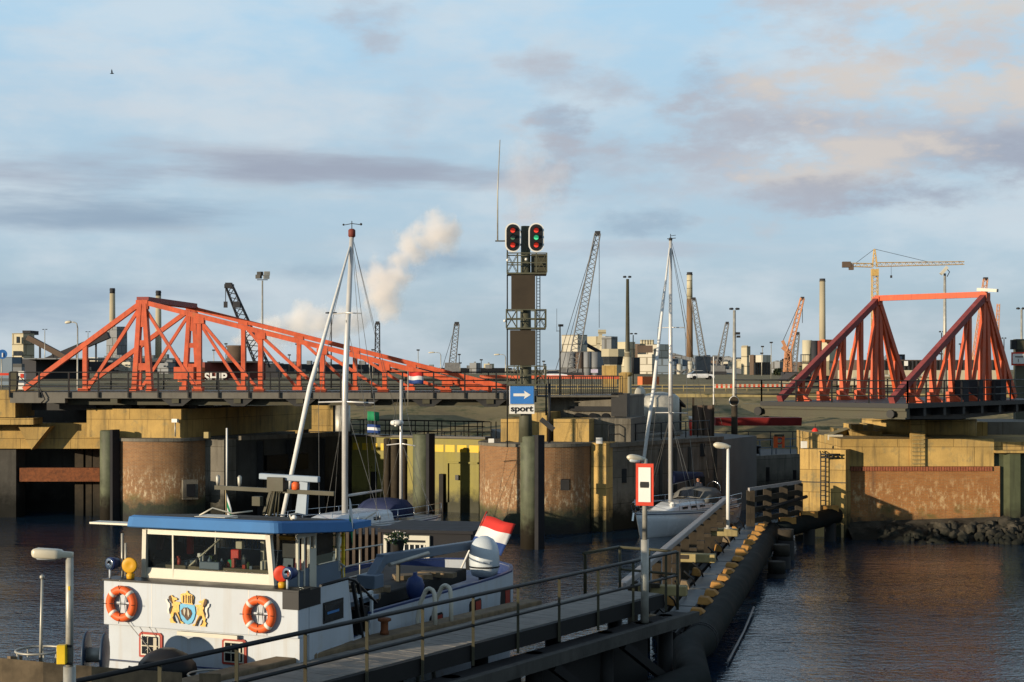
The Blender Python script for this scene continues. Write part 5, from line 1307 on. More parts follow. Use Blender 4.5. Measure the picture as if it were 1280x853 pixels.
cv = MB(); cv.loft([[V(sx_*.55*k,sy_*.4*k,z) for (sx_,sy_) in ((-1,-.5),(-.5,-1),(.5,-1),(1,-.5),(1,.5),(.5,1),(-.5,1),(-1,.5))] for (k,z) in ((.75,.25),(1.05,.45),(.98,.62),(.7,.8),(.3,.9))]); cv.build('cover', M['black'], mot, False)
w = MB(); w.bx(-.35,.35,-.25,.25,0,.3); w.build('base', M['darksteel'], mot, False)
def basket(name, label, x, y, z, hpole, tall=True):
    t = thing(name, label, 'basket', tuple(bl(x,y,z)), bang)
    MB().torus((0,0,.5), .40, .02, (0,0,1), 26, 6).build('hoop', M['galv'], t, False); MB().torus((0,0,.04), .3, .018, (0,0,1), 22, 6).build('hoop', M['galv'], t, False)
    w = MB()
    for k in range(9): a = 2*math.pi*k/9; w.tube([(.3*math.cos(a),.3*math.sin(a),.04),(.4*math.cos(a),.4*math.sin(a),.5)], .014, 5)
    w.build('spoke', M['galv'], t, False)
    if hpole: 
        MB().tube([(.02,0,0),(.06,0,hpole)], [.032,.022], 8).build('pole', M['galv'], t, False); MB().ball((.06,0,hpole+.03), .045, 8, 6).build('pole_top', M['galv'], t, False)
    return t
basket('wire_basket', 'round wire basket with a tall thin pole at the bow of the barge', .15, -5.15, 3.2, 1.75)
basket('wire_basket', 'low round wire basket with rope in front of the right front window', 1.25, -1.55, 2.2, 0)
ch = thing('rope_coil', 'coil of rope lying on the barge foredeck', 'rope', tuple(bl(.7,-2.4,2.12)), bang)
w = MB()
for k in range(4): w.torus((0,0,.04+.05*k), .32-.03*k, .03, (0,0,1), 22, 6)
w.build('coil', M['rope'], ch, False)
w = thing('deck_winch', 'rusty steel anchor winch on the barge foredeck', 'winch', tuple(bl(.9,-3.3,2.1)), bang)
MB().bx(-.5,.5,-.3,.3,0,.18).build('base', M['darksteel'], w, False); MB().cyl((-.45,0,.45),(.45,0,.45),.2,n=16).build('drum', M['rust'], w, False)
for x in (-.45,.45): MB().lathe([(.05,-.03),(.34,-.03),(.34,.03),(.05,.03)], (x,0,.45), 20, axis=(1,0,0)).build('side_plate', M['darksteel'], w, False)
# aft deck: hatch, crane, dome, buoys, rail, flag
bb2('cargo_hatch', M['tar'], -1.2, 1.35, 5.2, 10.6, 2.95, 3.28, bev=.03)
rs3 = random.Random(5)
for k in range(10):
    x,y = rs3.uniform(.2,1.3), rs3.uniform(4.6,9.5); MB().box((x,y,3.33),(rs3.uniform(.2,.5),rs3.uniform(.3,1.0),.12), rs3.uniform(0,3)).build('deck_timber', M['wood'], bg_, False)
cn = thing('deck_crane', 'grey folding deck crane on the aft deck of the barge', 'crane', tuple(bl(.95,5.8,2.85)), bang)
MB().bx(-.24,.24,-.24,.24,0,.85).build('pedestal', M['deckgrey'], cn, False, .02)
MB().beam((0,0,.72),(.0,.65,1.16),.22,.24).build('knuckle_arm', M['deckgrey'], cn, False, .02)
MB().beam((0,.5,1.14),(.0,7.0,.86),.22,.26,w2=.19,h2=.22).build('boom', M['deckgrey'], cn, False, .02)
MB().tube([(.16,.7,1.0),(.16,2.9,1.04)], .05, 8).build('ram', M['galv'], cn, False)
MB().beam((0,6.8,.86),(0,7.05,.55),.16,.2).build('boom_head', M['deckgrey'], cn, False)
dm = thing('satellite_dome', 'pale grey satellite dome on a short stand at the barge stern', 'antenna dome', tuple(bl(1.5,11.45,2.62)), bang)
MB().lathe([(.2,.33),(.34,.38),(.405,.58),(.415,.75),(.41,1.0),(.36,1.2),(.25,1.36),(.1,1.44),(.01,1.45)], (0,0,0), 28).build('dome', M['dome'], dm, False)
MB().lathe([(.418,.60),(.424,.62),(.418,.645)], (0,0,0), 28).build('black_band', M['black'], dm, False)
MB().cyl((0,0,0),(0,0,.36), .16).build('stand', M['darksteel'], dm, False)
MB().box((.2,-.38,.78),(.26,.02,.05)).build('badge', M['deckgrey'], dm, False)
by = thing('buoy', 'dark blue fender buoy lying beside the deck crane', 'buoy', tuple(bl(1.8,6.5,2.9)), bang)
MB().lathe([(.03,0),(.1,.08),(.2,.3),(.23,.5),(.17,.66),(.06,.72),(.05,.8)], (0,0,0), 16).build('body', M['navy'], by, False)
fs_ = thing('flag', 'red white and blue Dutch flag on a staff at the barge stern', 'flag', tuple(bl(.1,13.7,2.85)), bang)
MB().tube([(-.25,-.2,-.1),(.35,.35,1.55)], .03, 8).build('staff', M['signwhite'], fs_, False)
MB().tube([(.22,.23,1.2),(.37,.37,1.62)], .032, 8).build('staff_top', M['redframe'], fs_, False)
nb = 14; vs = []; mb_ = MB(); mb_.weld = True
for j in range(7):
    row = []
    for i in range(nb+1):
        t = i/nb; p0_ = V(.33,.33,1.5).lerp(V(-.02,0,.62), j/6)
        row.append(p0_ + V(.98*t, .11*math.sin(t*6.5+.3*j)*t - .1*t, -.16*t - .05*t*t + .012*math.sin(t*8+.4*j)))
    vs.append(row)
for j in range(6):
    for i in range(nb): mb_.add([vs[j][i],vs[j][i+1],vs[j+1][i+1],vs[j+1][i]], [(0,1,2,3)], True, j//2)
f_ = mb_.build('cloth', [M['clothred'],M['clothwhite'],M['clothblue']], fs_, False); f_.modifiers.new('thickness','SOLIDIFY').thickness = .006
rl = MB()
for y in (3.5,4.6,5.8,7.0,8.2,9.4): rl.tube([(-.6,y,2.95),(-.6,y,3.95)], .02, 6)
for z in (3.95,3.6,3.3): rl.tube([(-.6,3.4,z+.22 if z > 3.9 else z),(-.6,9.5,z)], .022, 6)
rl.build('aft_railing', M['galv'], bg_, False)
w = MB(); w.tube([(1.55,3.4,4.2),(1.2,3.6,4.3),(.4,5.5,4.75),(-.3,8.5,4.9)], .025, 6); w.tube([(1.55,3.4,3.6),(1.5,3.4,4.2)], .02, 6); w.tube([(.4,5.5,3.0),(.4,5.5,4.75)], .02, 6); w.build('stair_rail', M['galv'], bg_, False)
def planter(x, y, z, label):
    t = thing('flower_pot', label, 'plant', tuple(bl(x,y,z)), bang); rr2 = random.Random(int(x*100+y*7))
    MB().lathe([(.12,0),(.17,.28),(.18,.3),(.15,.3)], (0,0,0), 14).build('pot', M['pot'], t, False)
    l = MB(); p_ = MB()
    for k in range(170):
        a, r_, h_ = rr2.uniform(0,6.28), rr2.random()**.6*.30, rr2.uniform(.26,.5); c = V(r_*math.cos(a), r_*math.sin(a), h_ - r_*.3)
        d_ = V(rr2.uniform(-1,1),rr2.uniform(-1,1),rr2.uniform(-.3,1)).normalized(); e_ = d_.orthogonal().normalized()
        l.add([c, c+d_*.05+e_*.025, c+d_*.1, c+d_*.05-e_*.025], [(0,1,2,3)])
        if k % 6 == 0: p_.ball(c+V(0,0,.04), .022, 6, 4)
    l.build('leaves', M['leaf'], t, False); p_.build('blossoms', M['petal'], t, False)
bb2('planter_stand', M['khaki'], .21, .29, 4.61, 4.69, 2.95, 3.78); planter(.25, 4.65, 3.78, 'dark flower pot with pale blossoms on a stand right behind the barge wheelhouse')
bb2('planter_stand', M['khaki'], .71, .79, 7.66, 7.74, 2.95, 4.02); planter(.75, 7.7, 4.02, 'dark flower pot with pale blossoms behind the boom of the deck crane')
ld = MB(); ld.bx(1.0,1.06,3.6,3.66,3.6,5.0); ld.bx(1.36,1.42,3.6,3.66,3.6,5.0)
for k in range(5): ld.bx(1.0,1.42,3.61,3.65,3.8+k*.26,3.84+k*.26)
ld.build('ladder', M['yellow'], bg_, False)

# ================================================================== HOUSEBOAT behind the barge
hb_ = thing('houseboat', 'black boarded houseboat with a slatted screen and a white framed window behind the barge', 'boat', (-3.9, 51, 0), R(-12))
HZ = 8.6
w = MB(); w.loft([[V(-4.6,-1.6,.9),V(-4.6,1.8,.9),V(-4.4,1.8,-.5),V(-4.4,-1.6,-.5)],[V(3.2,-1.6,.9),V(3.2,1.8,.9),V(3.0,1.8,-.5),V(3.0,-1.6,-.5)]], smooth=False); w.build('hull', M['black'], hb_, False)
MB().bx(-.1,2.9,-1.3,1.6,.9,3.28).build('cabin_wall', M['shedwall'], hb_, False)
MB().bx(-.2,3.0,-1.42,1.7,3.28,3.38).build('cabin_roof', M['shedwall'], hb_, False)
MB().bx(-4.3,-.1,-.9,1.6,.9,3.1).build('cabin_wall', M['shedwall'], hb_, False)
MB().bx(-4.4,-.1,-1.0,1.7,3.1,3.16).build('cabin_roof', M['shedwall'], hb_, False)
sl = MB()
for k in range(19): sl.bx(-4.25+k*.22, -4.25+k*.22+.10, -1.1, -.98, 1.4, 3.38)
sl.build('slat_screen', M['slat'], hb_, False)
fw = MB(); fw.bx(.0,1.55,-1.42,-1.3,3.05,3.2); fw.bx(1.42,1.55,-1.42,-1.31,2.0,3.05); fw.bx(.38,.5,-1.40,-1.31,2.0,3.05); fw.bx(.0,.1,-1.42,-1.31,2.0,3.05); fw.bx(.5,1.42,-1.42,-1.31,2.0,2.1); fw.bx(.5,1.42,-1.40,-1.32,2.9,2.97)
fwo = fw.build('window', M['cream'], hb_, False)
MB().bx(.5,1.42,-1.33,-1.31,2.1,2.9).build('pane', M['darkglass'], fwo, False)
for x in (.66,.84,1.02,1.2,1.34): MB().bx(x,x+.04,-1.37,-1.335,2.1,2.9).build('bar', M['signwhite'], fwo, False)
for i,(x,m_) in enumerate(((.75,'leaf'),(1.7,'leaf'))):
    t = thing('flower_pot', ['green plant in a terracotta pot below the houseboat window','second green plant pot right of the houseboat window'][i], 'plant', tuple(Matrix.Translation((-3.9,51,0)) @ Matrix.Rotation(R(-12),4,'Z') @ V(x,-1.55,1.75)), R(-12)); l = MB(); rr2 = random.Random(i)
    MB().lathe([(.12,-.85),(.16,0)], (0,0,0), 12).build('pot', M['rust'], t, False)
    for k in range(90):
        c = V(rr2.uniform(-.3,.3), rr2.uniform(-.15,.15), rr2.uniform(0,.4)); d_ = V(rr2.uniform(-1,1),rr2.uniform(-1,1),rr2.uniform(-.3,1)).normalized(); e_ = d_.orthogonal().normalized()
        l.add([c, c+d_*.06+e_*.03, c+d_*.12, c+d_*.06-e_*.03], [(0,1,2,3)])
    l.build('leaves', M['leaf'], t, False)

# ================================================================== SAILING YACHTS
def yacht(root, L, B, free, stripe=True, transom=.72):
    """local frame: x forward, origin on the waterline amidships"""
    def half(t):   # t 0 stern .. 1 bow
        return B/2*(transom + (1-transom)*math.sin(math.pi*min(1,t*1.15)/1.15*1.0)**.8) if t < .45 else B/2*max(0.0, 1-((t-.45)/.55)**2.1)
    rings = []; N_ = 16
    for k in range(N_+1):
        t = k/N_; x = -L/2 + L*t; h = max(half(t), .015); z = free*(.9 + .22*t*t); xs_ = x - (0.0)
        rake = .55*(t**6)
        rg = []
        for sgn in (-1, 1):
            seq = [(h,z),(h*.97,z*.6),(h*.86,.12),(h*.5,-.25),(0.01,-.4)]
            if sgn == 1: seq = seq[::-1]
            for (hh,zz) in seq: rg.append(V(x - rake*(1-zz/z)*1.0, sgn*hh, zz))
        rings.append(rg)
    hl = MB().loft(rings, closed=True).build('hull', M['gel'], root, False)
    dk = MB(); dk.add([r_[0]+V(0,.02,.0) for r_ in rings] + [r_[-1]+V(0,-.02,.0) for r_ in rings], [(i,i+1,N_+2+i,N_+1+i) for i in range(N_)]); dk.build('deck', M['gel'], root, False)
    st = MB()
    for sgn in (0,-1):
        pts = [r_[sgn]*1.0 + V(0,0,-.10) + V(0, -.012 if sgn == 0 else .012, 0) for r_ in rings]; st.tube(pts, .022, 5)
    st.build('sheer_stripe', M['navy'], root, False)
    tr = MB()
    for sgn in (0,-1): tr.tube([r_[sgn]+V(0,0,.02) for r_ in rings], .03, 5)
    tr.build('toe_rail', M['alu'], root, False)
    return rings, half
def coachroof(root, x0, x1, w0, w1, z, h):
    prof = [(-1,0),(-.93,.7),(-.75,1),(.75,1),(.93,.7),(1,0)]; rings = []
    for k in range(7):
        t = k/6; x = x0+(x1-x0)*t; w_ = w0+(w1-w0)*t; hh = h*(1 if t < .75 else max(.12, 1-(t-.75)/.25*.88))
        rings.append([V(x, q[0]*w_, z+q[1]*hh) for q in prof])
    c = MB().loft(rings, smooth=False).build('coachroof', M['gel'], root, False)
    for s_ in (-1,1):
        for k in range(3):
            t = .18+.2*k; x = x0+(x1-x0)*t; w_ = w0+(w1-w0)*t; MB().beam((x,s_*(w_*.975),z+h*.38),(x+.5,s_*(w0+(w1-w0)*(t+.08))*.975,z+h*.38),.03,h*.3).build('window', M['darkglass'], c, False)
def stanchions(root, rings, step, free, h=.6, both=True):
    w = MB()
    for sgn in (0,-1):
        pts = [r_[sgn] for r_ in rings]; tops = []
        for i in range(0, len(pts), step): 
            q = pts[i]; w.tube([q, q+V(0,0,h)], .014, 5); tops.append(q+V(0,0,h))
        w.tube(tops, .010, 4); w.tube([q-V(0,0,h*.5) for q in tops], .008, 4)
    q = rings[-1][0]; a = rings[-2][0]; b = rings[-2][-1]
    w.tube([a+V(0,0,h), q+V(.1,0,h*1.05), b+V(0,0,h)], .022, 6); w.tube([q+V(0,0,0), q+V(.1,0,h*1.05)], .02, 6)
    w.build('guard_rail', M['chrome'], root, False)

# --- right yacht
ry = thing('sailing_yacht', 'white sailing yacht with dark blue sail cover and grey sprayhood passing behind the jetty', 'sailing boat', (9.05, 81.3, 0), R(180+90-33+0))
# local +x (bow) must point back towards the camera along (-.545,-.84)
ang_b = math.atan2(-.84, -.545); ry.rotation_euler = (0,0,ang_b); ROOT[ry.name] = Matrix.Translation((9.05,81.3,0)) @ Matrix.Rotation(ang_b,4,'Z')
rings, hf = yacht(ry, 10.2, 3.3, 1.22)
stanchions(ry, rings, 3, 1.2)
coachroof(ry, -1.6, 2.6, 1.1, .62, 1.16, .42)
MX, MT = 1.25, 15.4
MB().tube([(MX,0,1.5),(MX,0,9),(MX,0,MT)], [.115,.11,.085], 12).build('mast', M['alu'], ry, False)
mh = MB(); mh.tube([(MX,0,MT),(MX,0,MT+.35)], .02, 5); mh.tube([(MX,0,MT+.25),(MX-.3,0.15,MT+.3)], .015, 5); mh.tube([(MX-.2,-.3,MT+.12),(MX,.3,MT+.12)], .02, 5); mh.ball((MX,0,MT+.06), .11, 8, 6); mh.build('masthead_gear', M['darksteel'], ry, False)
w = MB()
for z, s_ in ((6.3,.95),(10.8,.8)): w.tube([(MX-.1,-s_,z),(MX,0,z+.02),(MX-.1,s_,z)], .03, 6)
w.build('spreader', M['alu'], ry, False)
w = MB()
for s_ in (-1,1):
    w.tube([(MX-.1,s_*1.5,1.2),(MX-.1,s_*.95,6.3),(MX-.1,s_*.8,10.8),(MX,0,MT-.1)], .014, 4); w.tube([(MX-.3,s_*1.45,1.2),(MX,0,6.2)], .012, 4); w.tube([(MX+.3,s_*1.4,1.2),(MX,0,6.2)], .012, 4)
w.tube([(-5.0,0,1.3),(MX,0,MT)], .014, 4); w.tube([(-4.9,.1,5.5),(MX,.05,MT)], .010, 4) ; w.tube([(-3.4,0,2.6),(MX,0,MT)], .010, 4)
w.build('rigging', M['wire'], ry, False)
MB().tube([(4.95,0,1.6),(3.2,0,7.5),(MX+.12,0,MT-.4)], [.085,.10,.045], 10).build('furled_genoa', M['furl'], ry, False)
MB().lathe([(.08,0),(.13,.04),(.13,.16),(.08,.2)], (4.98,0,1.42), 12).build('furler_drum', M['black'], ry, False)
w = MB(); w.tube([(5.0,-.25,1.35),(5.25,-.22,1.75),(5.35,0,1.9),(5.25,.22,1.75),(5.0,.25,1.35)], .03, 6); w.beam((4.7,0,1.42),(5.4,0,1.42),.12,.08); w.beam((5.3,0,1.4),(5.42,0,.95),.1,.05); w.build('bow_fitting', M['chrome'], ry, False)
bm_ = MB(); bm_.tube([(MX-.1,0,2.55),(-2.6,0,2.75)], .06, 8); bm_.build('boom', M['alu'], ry, False)
sc2 = MB(); sc2.loft([[V(MX-.05-3.8*t, .20*k_[0]*(1-.55*t), 2.62+.1*t + .62*k_[1]*(1-.62*t)) for k_ in ((-.6,-.1),(-1,.15),(-.55,.7),(0,1),(.55,.7),(1,.15),(.6,-.1))] for t in (0,.15,.4,.7,1)]); sc2.build('sail_cover', M['sailcloth'], ry, False)
sh_ = MB(); sh_.loft([[V(x, q[0]*w_, 1.45+q[1]*h_) for q in ((-1,0),(-.96,.6),(-.7,.95),(0,1.05),(.7,.95),(.96,.6),(1,0))] for (x,w_,h_) in ((-.9,1.0,.25),(-1.25,1.12,.62),(-1.9,1.2,.72),(-2.5,1.22,.72))], closed=False, caps=False)
so = sh_.build('sprayhood', M['canvas'], ry, False); so.modifiers.new('t','SOLIDIFY').thickness = .03
MB().loft([[V(x, q[0]*w_, 1.47+q[1]*h_) for q in ((-.62,.9),(0,1.08),(.62,.9))] for (x,w_,h_) in ((-.86,1.0,.27),(-1.22,1.12,.60))], closed=False, caps=False).build('sprayhood_window', M['darkglass'], ry, False)
MB().bx(-4.6,-2.5,-1.15,1.15,1.18,1.45).build('cockpit_coaming', M['gel'], ry, False)
w = MB(); w.torus((-4.0,0,1.95), .42, .02, (1,0,0), 24, 6); w.cyl((-4.0,0,1.2),(-4.0,0,1.95),.06); w.build('steering_wheel', M['chrome'], ry, False)
MB().ball((1.9,.45,1.52), .16, 12, 8).build('deck_vent', M['signwhite'], ry, False)
# helmsman, standing in the cockpit
def person(name, label, loc, rz, scale=1.0, jacket='jacket'):
    pr = thing(name, label, 'person', loc, rz)
    me = bpy.data.meshes.new('body')
    J = [(0,0,.92),(0,0,1.12),(0,0,1.36),(.0,0,1.5),(.02,0,1.60),(.02,0,1.70),
         (0,.19,1.40),(.12,.27,1.15),(.36,.2,1.10),(.44,.18,1.10), (0,-.19,1.40),(.12,-.27,1.15),(.36,-.2,1.10),(.44,-.18,1.10),
         (0,.10,.88),(.04,.11,.48),(0,.11,.08),(.14,.12,.04), (0,-.10,.88),(.04,-.11,.48),(0,-.11,.08),(.14,-.12,.04)]
    E = [(0,1),(1,2),(2,3),(3,4),(4,5),(2,6),(6,7),(7,8),(8,9),(2,10),(10,11),(11,12),(12,13),(0,14),(14,15),(15,16),(16,17),(0,18),(18,19),(19,20),(20,21)]
    rad = [.15,.145,.16,.062,.095,.085,.075,.055,.042,.04,.075,.055,.042,.04,.095,.065,.05,.045,.095,.065,.05,.045]
    me.from_pydata(J, E, []); me.materials.append(M['skin'])
    o = bpy.data.objects.new('body', me); COL.objects.link(o); o.parent = pr; ROOT[o.name] = ROOT[pr.name]
    sk = o.modifiers.new('skin','SKIN'); o.modifiers.new('sub','SUBSURF').levels = 2; o.modifiers['sub'].render_levels = 2
    for i, r_ in enumerate(rad): me.skin_vertices[0].data[i].radius = (r_, r_)
    me.skin_vertices[0].data[0].use_root = True
    c = MB(); c.loft([[V(.20*k*math.cos(a)*sx2, .235*k*math.sin(a), z) for a in [2*math.pi*j/14 for j in range(14)]] for (k,z,sx2) in ((.86,.84,.95),(.92,1.1,.95),(1.0,1.3,.95),(.95,1.42,.85),(.5,1.49,.8),(.4,1.53,.9))]); c.build('jacket', M[jacket], pr, False)
    for s_ in (-1,1):
        MB().tube([(0,s_*.17,1.42),(.12,s_*.275,1.15),(.34,s_*.205,1.10)], [.095,.075,.06], 10).build('sleeve', M[jacket], pr, False)
        MB().tube([(0,s_*.10,.9),(.04,s_*.115,.48),(0,s_*.115,.1)], [.125,.09,.075], 10).build('trouser_leg', M['jacket'], pr, False)
    MB().ball((.005,0,1.70), .108, 14, 10, (1.08,.92,1.0)).build('hair', M['hair'], pr, False)
    f_ = MB(); f_.ball((.045,0,1.655), .088, 12, 8, (1,.86,1.22)); f_.ball((.137,0,1.65), .018, 8, 6, (1.2,1,1.5)); f_.ball((.02,.085,1.65), .025, 8, 6, (.7,.4,1.2)); f_.ball((.02,-.085,1.65), .025, 8, 6, (.7,.4,1.2)); f_.build('face', M['skin'], pr, False)
    for s_ in (-1,1): MB().ball((.124,s_*.033,1.675), .011, 8, 6).build('eye', M['black'], pr, False)
    MB().beam((.128,-.025,1.605),(.128,.025,1.605),.008,.008).build('mouth', M['redframe'], pr, False)
    return pr
pm_ = ROOT[ry.name] @ V(-3.1,-.5,.86)
person('person', 'bare headed person in a dark jacket standing in the cockpit behind the sprayhood', tuple(pm_), ang_b)

# --- left ketch
lk_pos = (-7.62, 71.2, 0); ang_k = math.atan2(-.866,-.5)
lk = thing('sailing_yacht', 'ketch with a tall main mast and a short radar mast moored behind the barge', 'sailing boat', lk_pos, ang_k)
rings, hf = yacht(lk, 12.0, 3.5, 1.5)
stanchions(lk, rings, 2, 1.5)
coachroof(lk, -2.0, 3.2, 1.15, .7, 1.42, .5)
KX, KT = .35, 14.95
MB().tube([(KX,0,1.8),(KX-.02,0,8),(KX-.55,0,KT)], [.145,.145,.105], 12).build('main_mast', M['alu'], lk, False)
hd = MB(); hd.lathe([(.11,0),(.17,.05),(.17,.34),(.1,.4)], (KX-.55,0,KT-.15), 12); hd.build('masthead_casing', M['i_rust'], lk, False)
w = MB(); w.tube([(KX-.55,0,KT+.2),(KX-.55,0,KT+.62)], .02, 5); w.tube([(KX-.8,.35,KT+.45),(KX-.55,0,KT+.5),(KX-.3,-.3,KT+.42)], .018, 5); w.ball((KX-.8,.35,KT+.47), .06, 8, 6); w.ball((KX-.3,-.3,KT+.44), .05, 8, 6); w.build('masthead_gear', M['darksteel'], lk, False)
MB().tube([(5.9-.9,0,2.0),(3.0,0,7.8),(KX-.40,0,KT-.6)], [.10,.115,.05], 10).build('furled_genoa', M['furl'], lk, False)
w = MB()
w.tube([(KX-.1,-1.6,7.05),(KX,0,7.1),(KX-.1,1.6,7.05)], .04, 6); w.tube([(KX-.2,-.8,11.2),(KX-.1,0,11.25),(KX-.2,.8,11.2)], .03, 6); w.build('spreader', M['alu'], lk, False)
w = MB()
for s_ in (-1,1):
    w.tube([(KX-.2,s_*1.65,1.6),(KX-.1,s_*1.6,7.05),(KX-.2,s_*.8,11.2),(KX-.55,0,KT-.2)], .015, 4); w.tube([(KX-.6,s_*1.6,1.6),(KX,0,7.0)], .013, 4); w.tube([(KX-1.3,s_*1.6,1.6),(KX-.1,0,10.9)], .013, 4)
w.tube([(-5.9,0,1.6),(KX-.55,0,KT)], .014, 4); w.tube([(-2.9,0,8.2),(KX-.55,0,KT)], .012, 4); w.tube([(-1.6,.1,2.4),(KX-.55,0,KT-.2)], .012, 4)
ZX = -4.3
for s_ in (-1,1): w.tube([(ZX-.2,s_*1.5,1.6),(ZX,s_*.75,4.9),(ZX,0,7.9)], .012, 4); w.tube([(ZX-.6,s_*1.5,1.6),(ZX,0,5)], .012, 4)
w.build('rigging', M['wire'], lk, False)
MB().tube([(ZX,0,1.6),(ZX,0,8.1)], [.09,.07], 10).build('mizzen_mast', M['alu'], lk, False)
MB().tube([(ZX,-.85,4.85),(ZX,0,4.95),(ZX,.85,4.85)], .03, 6).build('mizzen_spreader', M['alu'], lk, False)
MB().lathe([(.05,0),(.30,.03),(.33,.12),(.30,.22),(.1,.27)], (ZX+.35,0,5.85), 18).build('radar_dome', M['signwhite'], lk, False)
MB().beam((ZX,0,5.85),(ZX+.5,0,5.85),.1,.06).build('radar_bracket', M['alu'], lk, False)
bm_ = MB(); bm_.tube([(KX-.1,0,2.7),(-2.6,0,2.75)], .06, 8); bm_.build('boom', M['alu'], lk, False)
sh_ = MB(); sh_.loft([[V(x, q[0]*w_, 1.5+q[1]*h_) for q in ((-1,0),(-.96,.6),(-.7,.95),(0,1.05),(.7,.95),(.96,.6),(1,0))] for (x,w_,h_) in ((-1.9,1.05,.35),(-2.3,1.2,.75),(-2.9,1.28,.85),(-3.5,1.28,.8))], closed=False, caps=False)
so = sh_.build('sprayhood', M['sailcloth'], lk, False); so.modifiers.new('t','SOLIDIFY').thickness = .03
kr = ROOT[lk.name]
pennant('pennant', 'small plain green pennant flying from the spreader of the ketch', kr @ V(KX-.4,1.0,6.65), (1,-.2,0), .42, .55, ['green'], 1, droop=.1)
pennant('pennant', 'small dark blue and white pennant below the plain green one on the ketch', kr @ V(KX-.4,1.0,6.05), (1,-.2,0), .40, .6, ['clothblue','clothwhite','clothblue'], 3, droop=.1)
pennant('pennant', 'limp white and green pennant hanging at the wheelhouse end of the barge roof', bl(1.75,3.25,5.75), (.25,0,0), .75, .3, ['clothwhite','green'], 2, droop=.5)

# ================================================================== FAR SHORE: industry
GZ = 6.95
def bld2(par, px0, pxc, px1, ytop, Yd, m, name='wall', zbase=GZ, depth=.75, ybase=None):
    """rotated box: sunlit left face px0..pxc, shaded right face pxc..px1, nearest edge at pxc"""
    if px0 > 690 and m in (M['i_white'], M['i_cream'], M['i_blue'], M['i_grey']) and px1-px0 < 60: pxc = max(pxc, px0+(px1-px0)*.62)
    C_ = V(X_(pxc,Yd), Yd, 0); wl = (pxc-px0)/F*Yd; wr = (px1-pxc)/F*Yd
    A = V(X_(px0, Yd+wl*depth), Yd+wl*depth, 0); Bq = V(X_(px1, Yd+wr*1.2), Yd+wr*1.2, 0); D = A + Bq - C_
    zb = zbase if ybase is None else Z_(ybase, Yd)
    return MB().prism([xy(C_), xy(Bq), xy(D), xy(A)], zb, Z_(ytop, Yd)).build(name, m, par)
def fbox(par, name, m, px0, px1, y0, y1, Yd, dep, ybase=None):
    return MB().bx(X_(px0,Yd), X_(px1,Yd), Yd, Yd+dep, GZ if y1 is None else Z_(y1,Yd), Z_(y0,Yd)).build(name, m, par)
def stack(name, label, px, w0, w1, ytop, Yd, bands):
    t = thing(name, label, 'chimney', (X_(px,Yd), Yd, GZ)); zt = Z_(ytop,Yd); r0, r1 = w0/2/F*Yd, w1/2/F*Yd
    for (ya, yb, m_, nm) in bands:
        za, zb = (GZ if ya is None else Z_(ya,Yd)), Z_(yb,Yd); q = lambda z: r0+(r1-r0)*(z-GZ)/(zt-GZ)
        MB().tube([(X_(px,Yd),Yd,za),(X_(px,Yd),Yd,zb)], [q(za),q(zb)], 24).build(nm, M[m_], t)
    k = MB(); k.torus((X_(px,Yd),Yd,zt-1), r1*1.06, r1*.12, n=24, m=6); k.build('rim', M['i_dark'], t)
    return t
stack('chimney', 'pale concrete chimney rising behind the left tip of the closed orange bridge', 140.5, 8.5, 6.5, 360.5, 900, [(None,367,'i_stack','shaft'),(367,360.5,'i_dark','top_band')])
stack('chimney', 'slightly shorter pale chimney just right of the front bridge tower', 198, 8.5, 6.5, 363.5, 900, [(None,370,'i_stack','shaft'),(370,363.5,'i_dark','top_band')])
stack('chimney', 'tall chimney with a cream top section above a brown shaft, right of the yacht mast', 862, 8.6, 7.0, 340.5, 620, [(None,452,'i_white','base_section'),(452,447,'i_cream','gallery'),(447,374,'i_stackbrown','shaft'),(374,344,'i_cream','upper_shaft'),(344,340.5,'i_dark','top_band')])
stack('chimney', 'plain concrete chimney left of the open bridge and the tower crane', 1028, 8.4, 7.0, 348.5, 620, [(None,351,'i_stack','shaft'),(351,348.5,'i_dark','top_band')])

t = thing('hopper_building', 'square cream hopper building with a dark roof box at the far left', 'building', P(29,480,450))
bld2(t, 15, 29, 43, 416.5, 450, M['i_cream']); MB().bx(X_(24,455),X_(34,455),458,466,Z_(418,455),Z_(413,455)).build('roof_box', M['i_dark'], t)
fbox(t,'window',M['i_win'],20.5,23.5,421,429,448.5,1.2); fbox(t,'window_band',M['i_win'],16.5,27,439,445,448.0,1.0)
t = thing('conveyor', 'rust brown conveyor gallery sloping down from the cream hopper building', 'conveyor', P(60,480,450))
MB().beam(P(35,422,450), P(86,449,450), 2.4, 1.5).build('gallery', M['i_brown'], t)
for q in (50,66,80): MB().beam(P(q,480,450), P(q,424+(q-35)*.53,450), .5, .5).build('trestle', M['i_dark'], t)
t = thing('conveyor', 'long dark conveyor gallery climbing right towards the first chimney', 'conveyor', P(100,480,700))
MB().beam(P(55,453,700), P(136,419,700), 4, 3.0).build('gallery', M['i_dark'], t)
for q in (72,96,120): MB().beam(P(q,480,700), P(q,453-(q-55)*.42,700), .7, .7).build('trestle', M['i_dark'], t)
t = thing('boiler_house', 'tall dark grey boiler house beside the first chimney', 'building', P(148,480,880))
bld2(t, 133, 146, 159, 408.5, 880, M['i_grey']); fbox(t,'roof_duct',M['i_dark'],145,155,408.5,412,885,8)
t = thing('warehouse', 'low blue clad warehouse at the left edge behind the bridge approach', 'building', P(10,487,160))
bld2(t, -70, 15, 28, 446.5, 160, M['i_blue']); fbox(t,'door',M['i_grey'],16,27,455,486,158.5,1)
t = thing('shed', 'low dark shed with a flat roof right of the blue warehouse', 'building', P(55,487,260))
bld2(t, 28, 45, 112, 449, 260, M['i_dark'])
fbox(t,'roof',M['i_grey'],28,110,447.8,449.3,258,30)
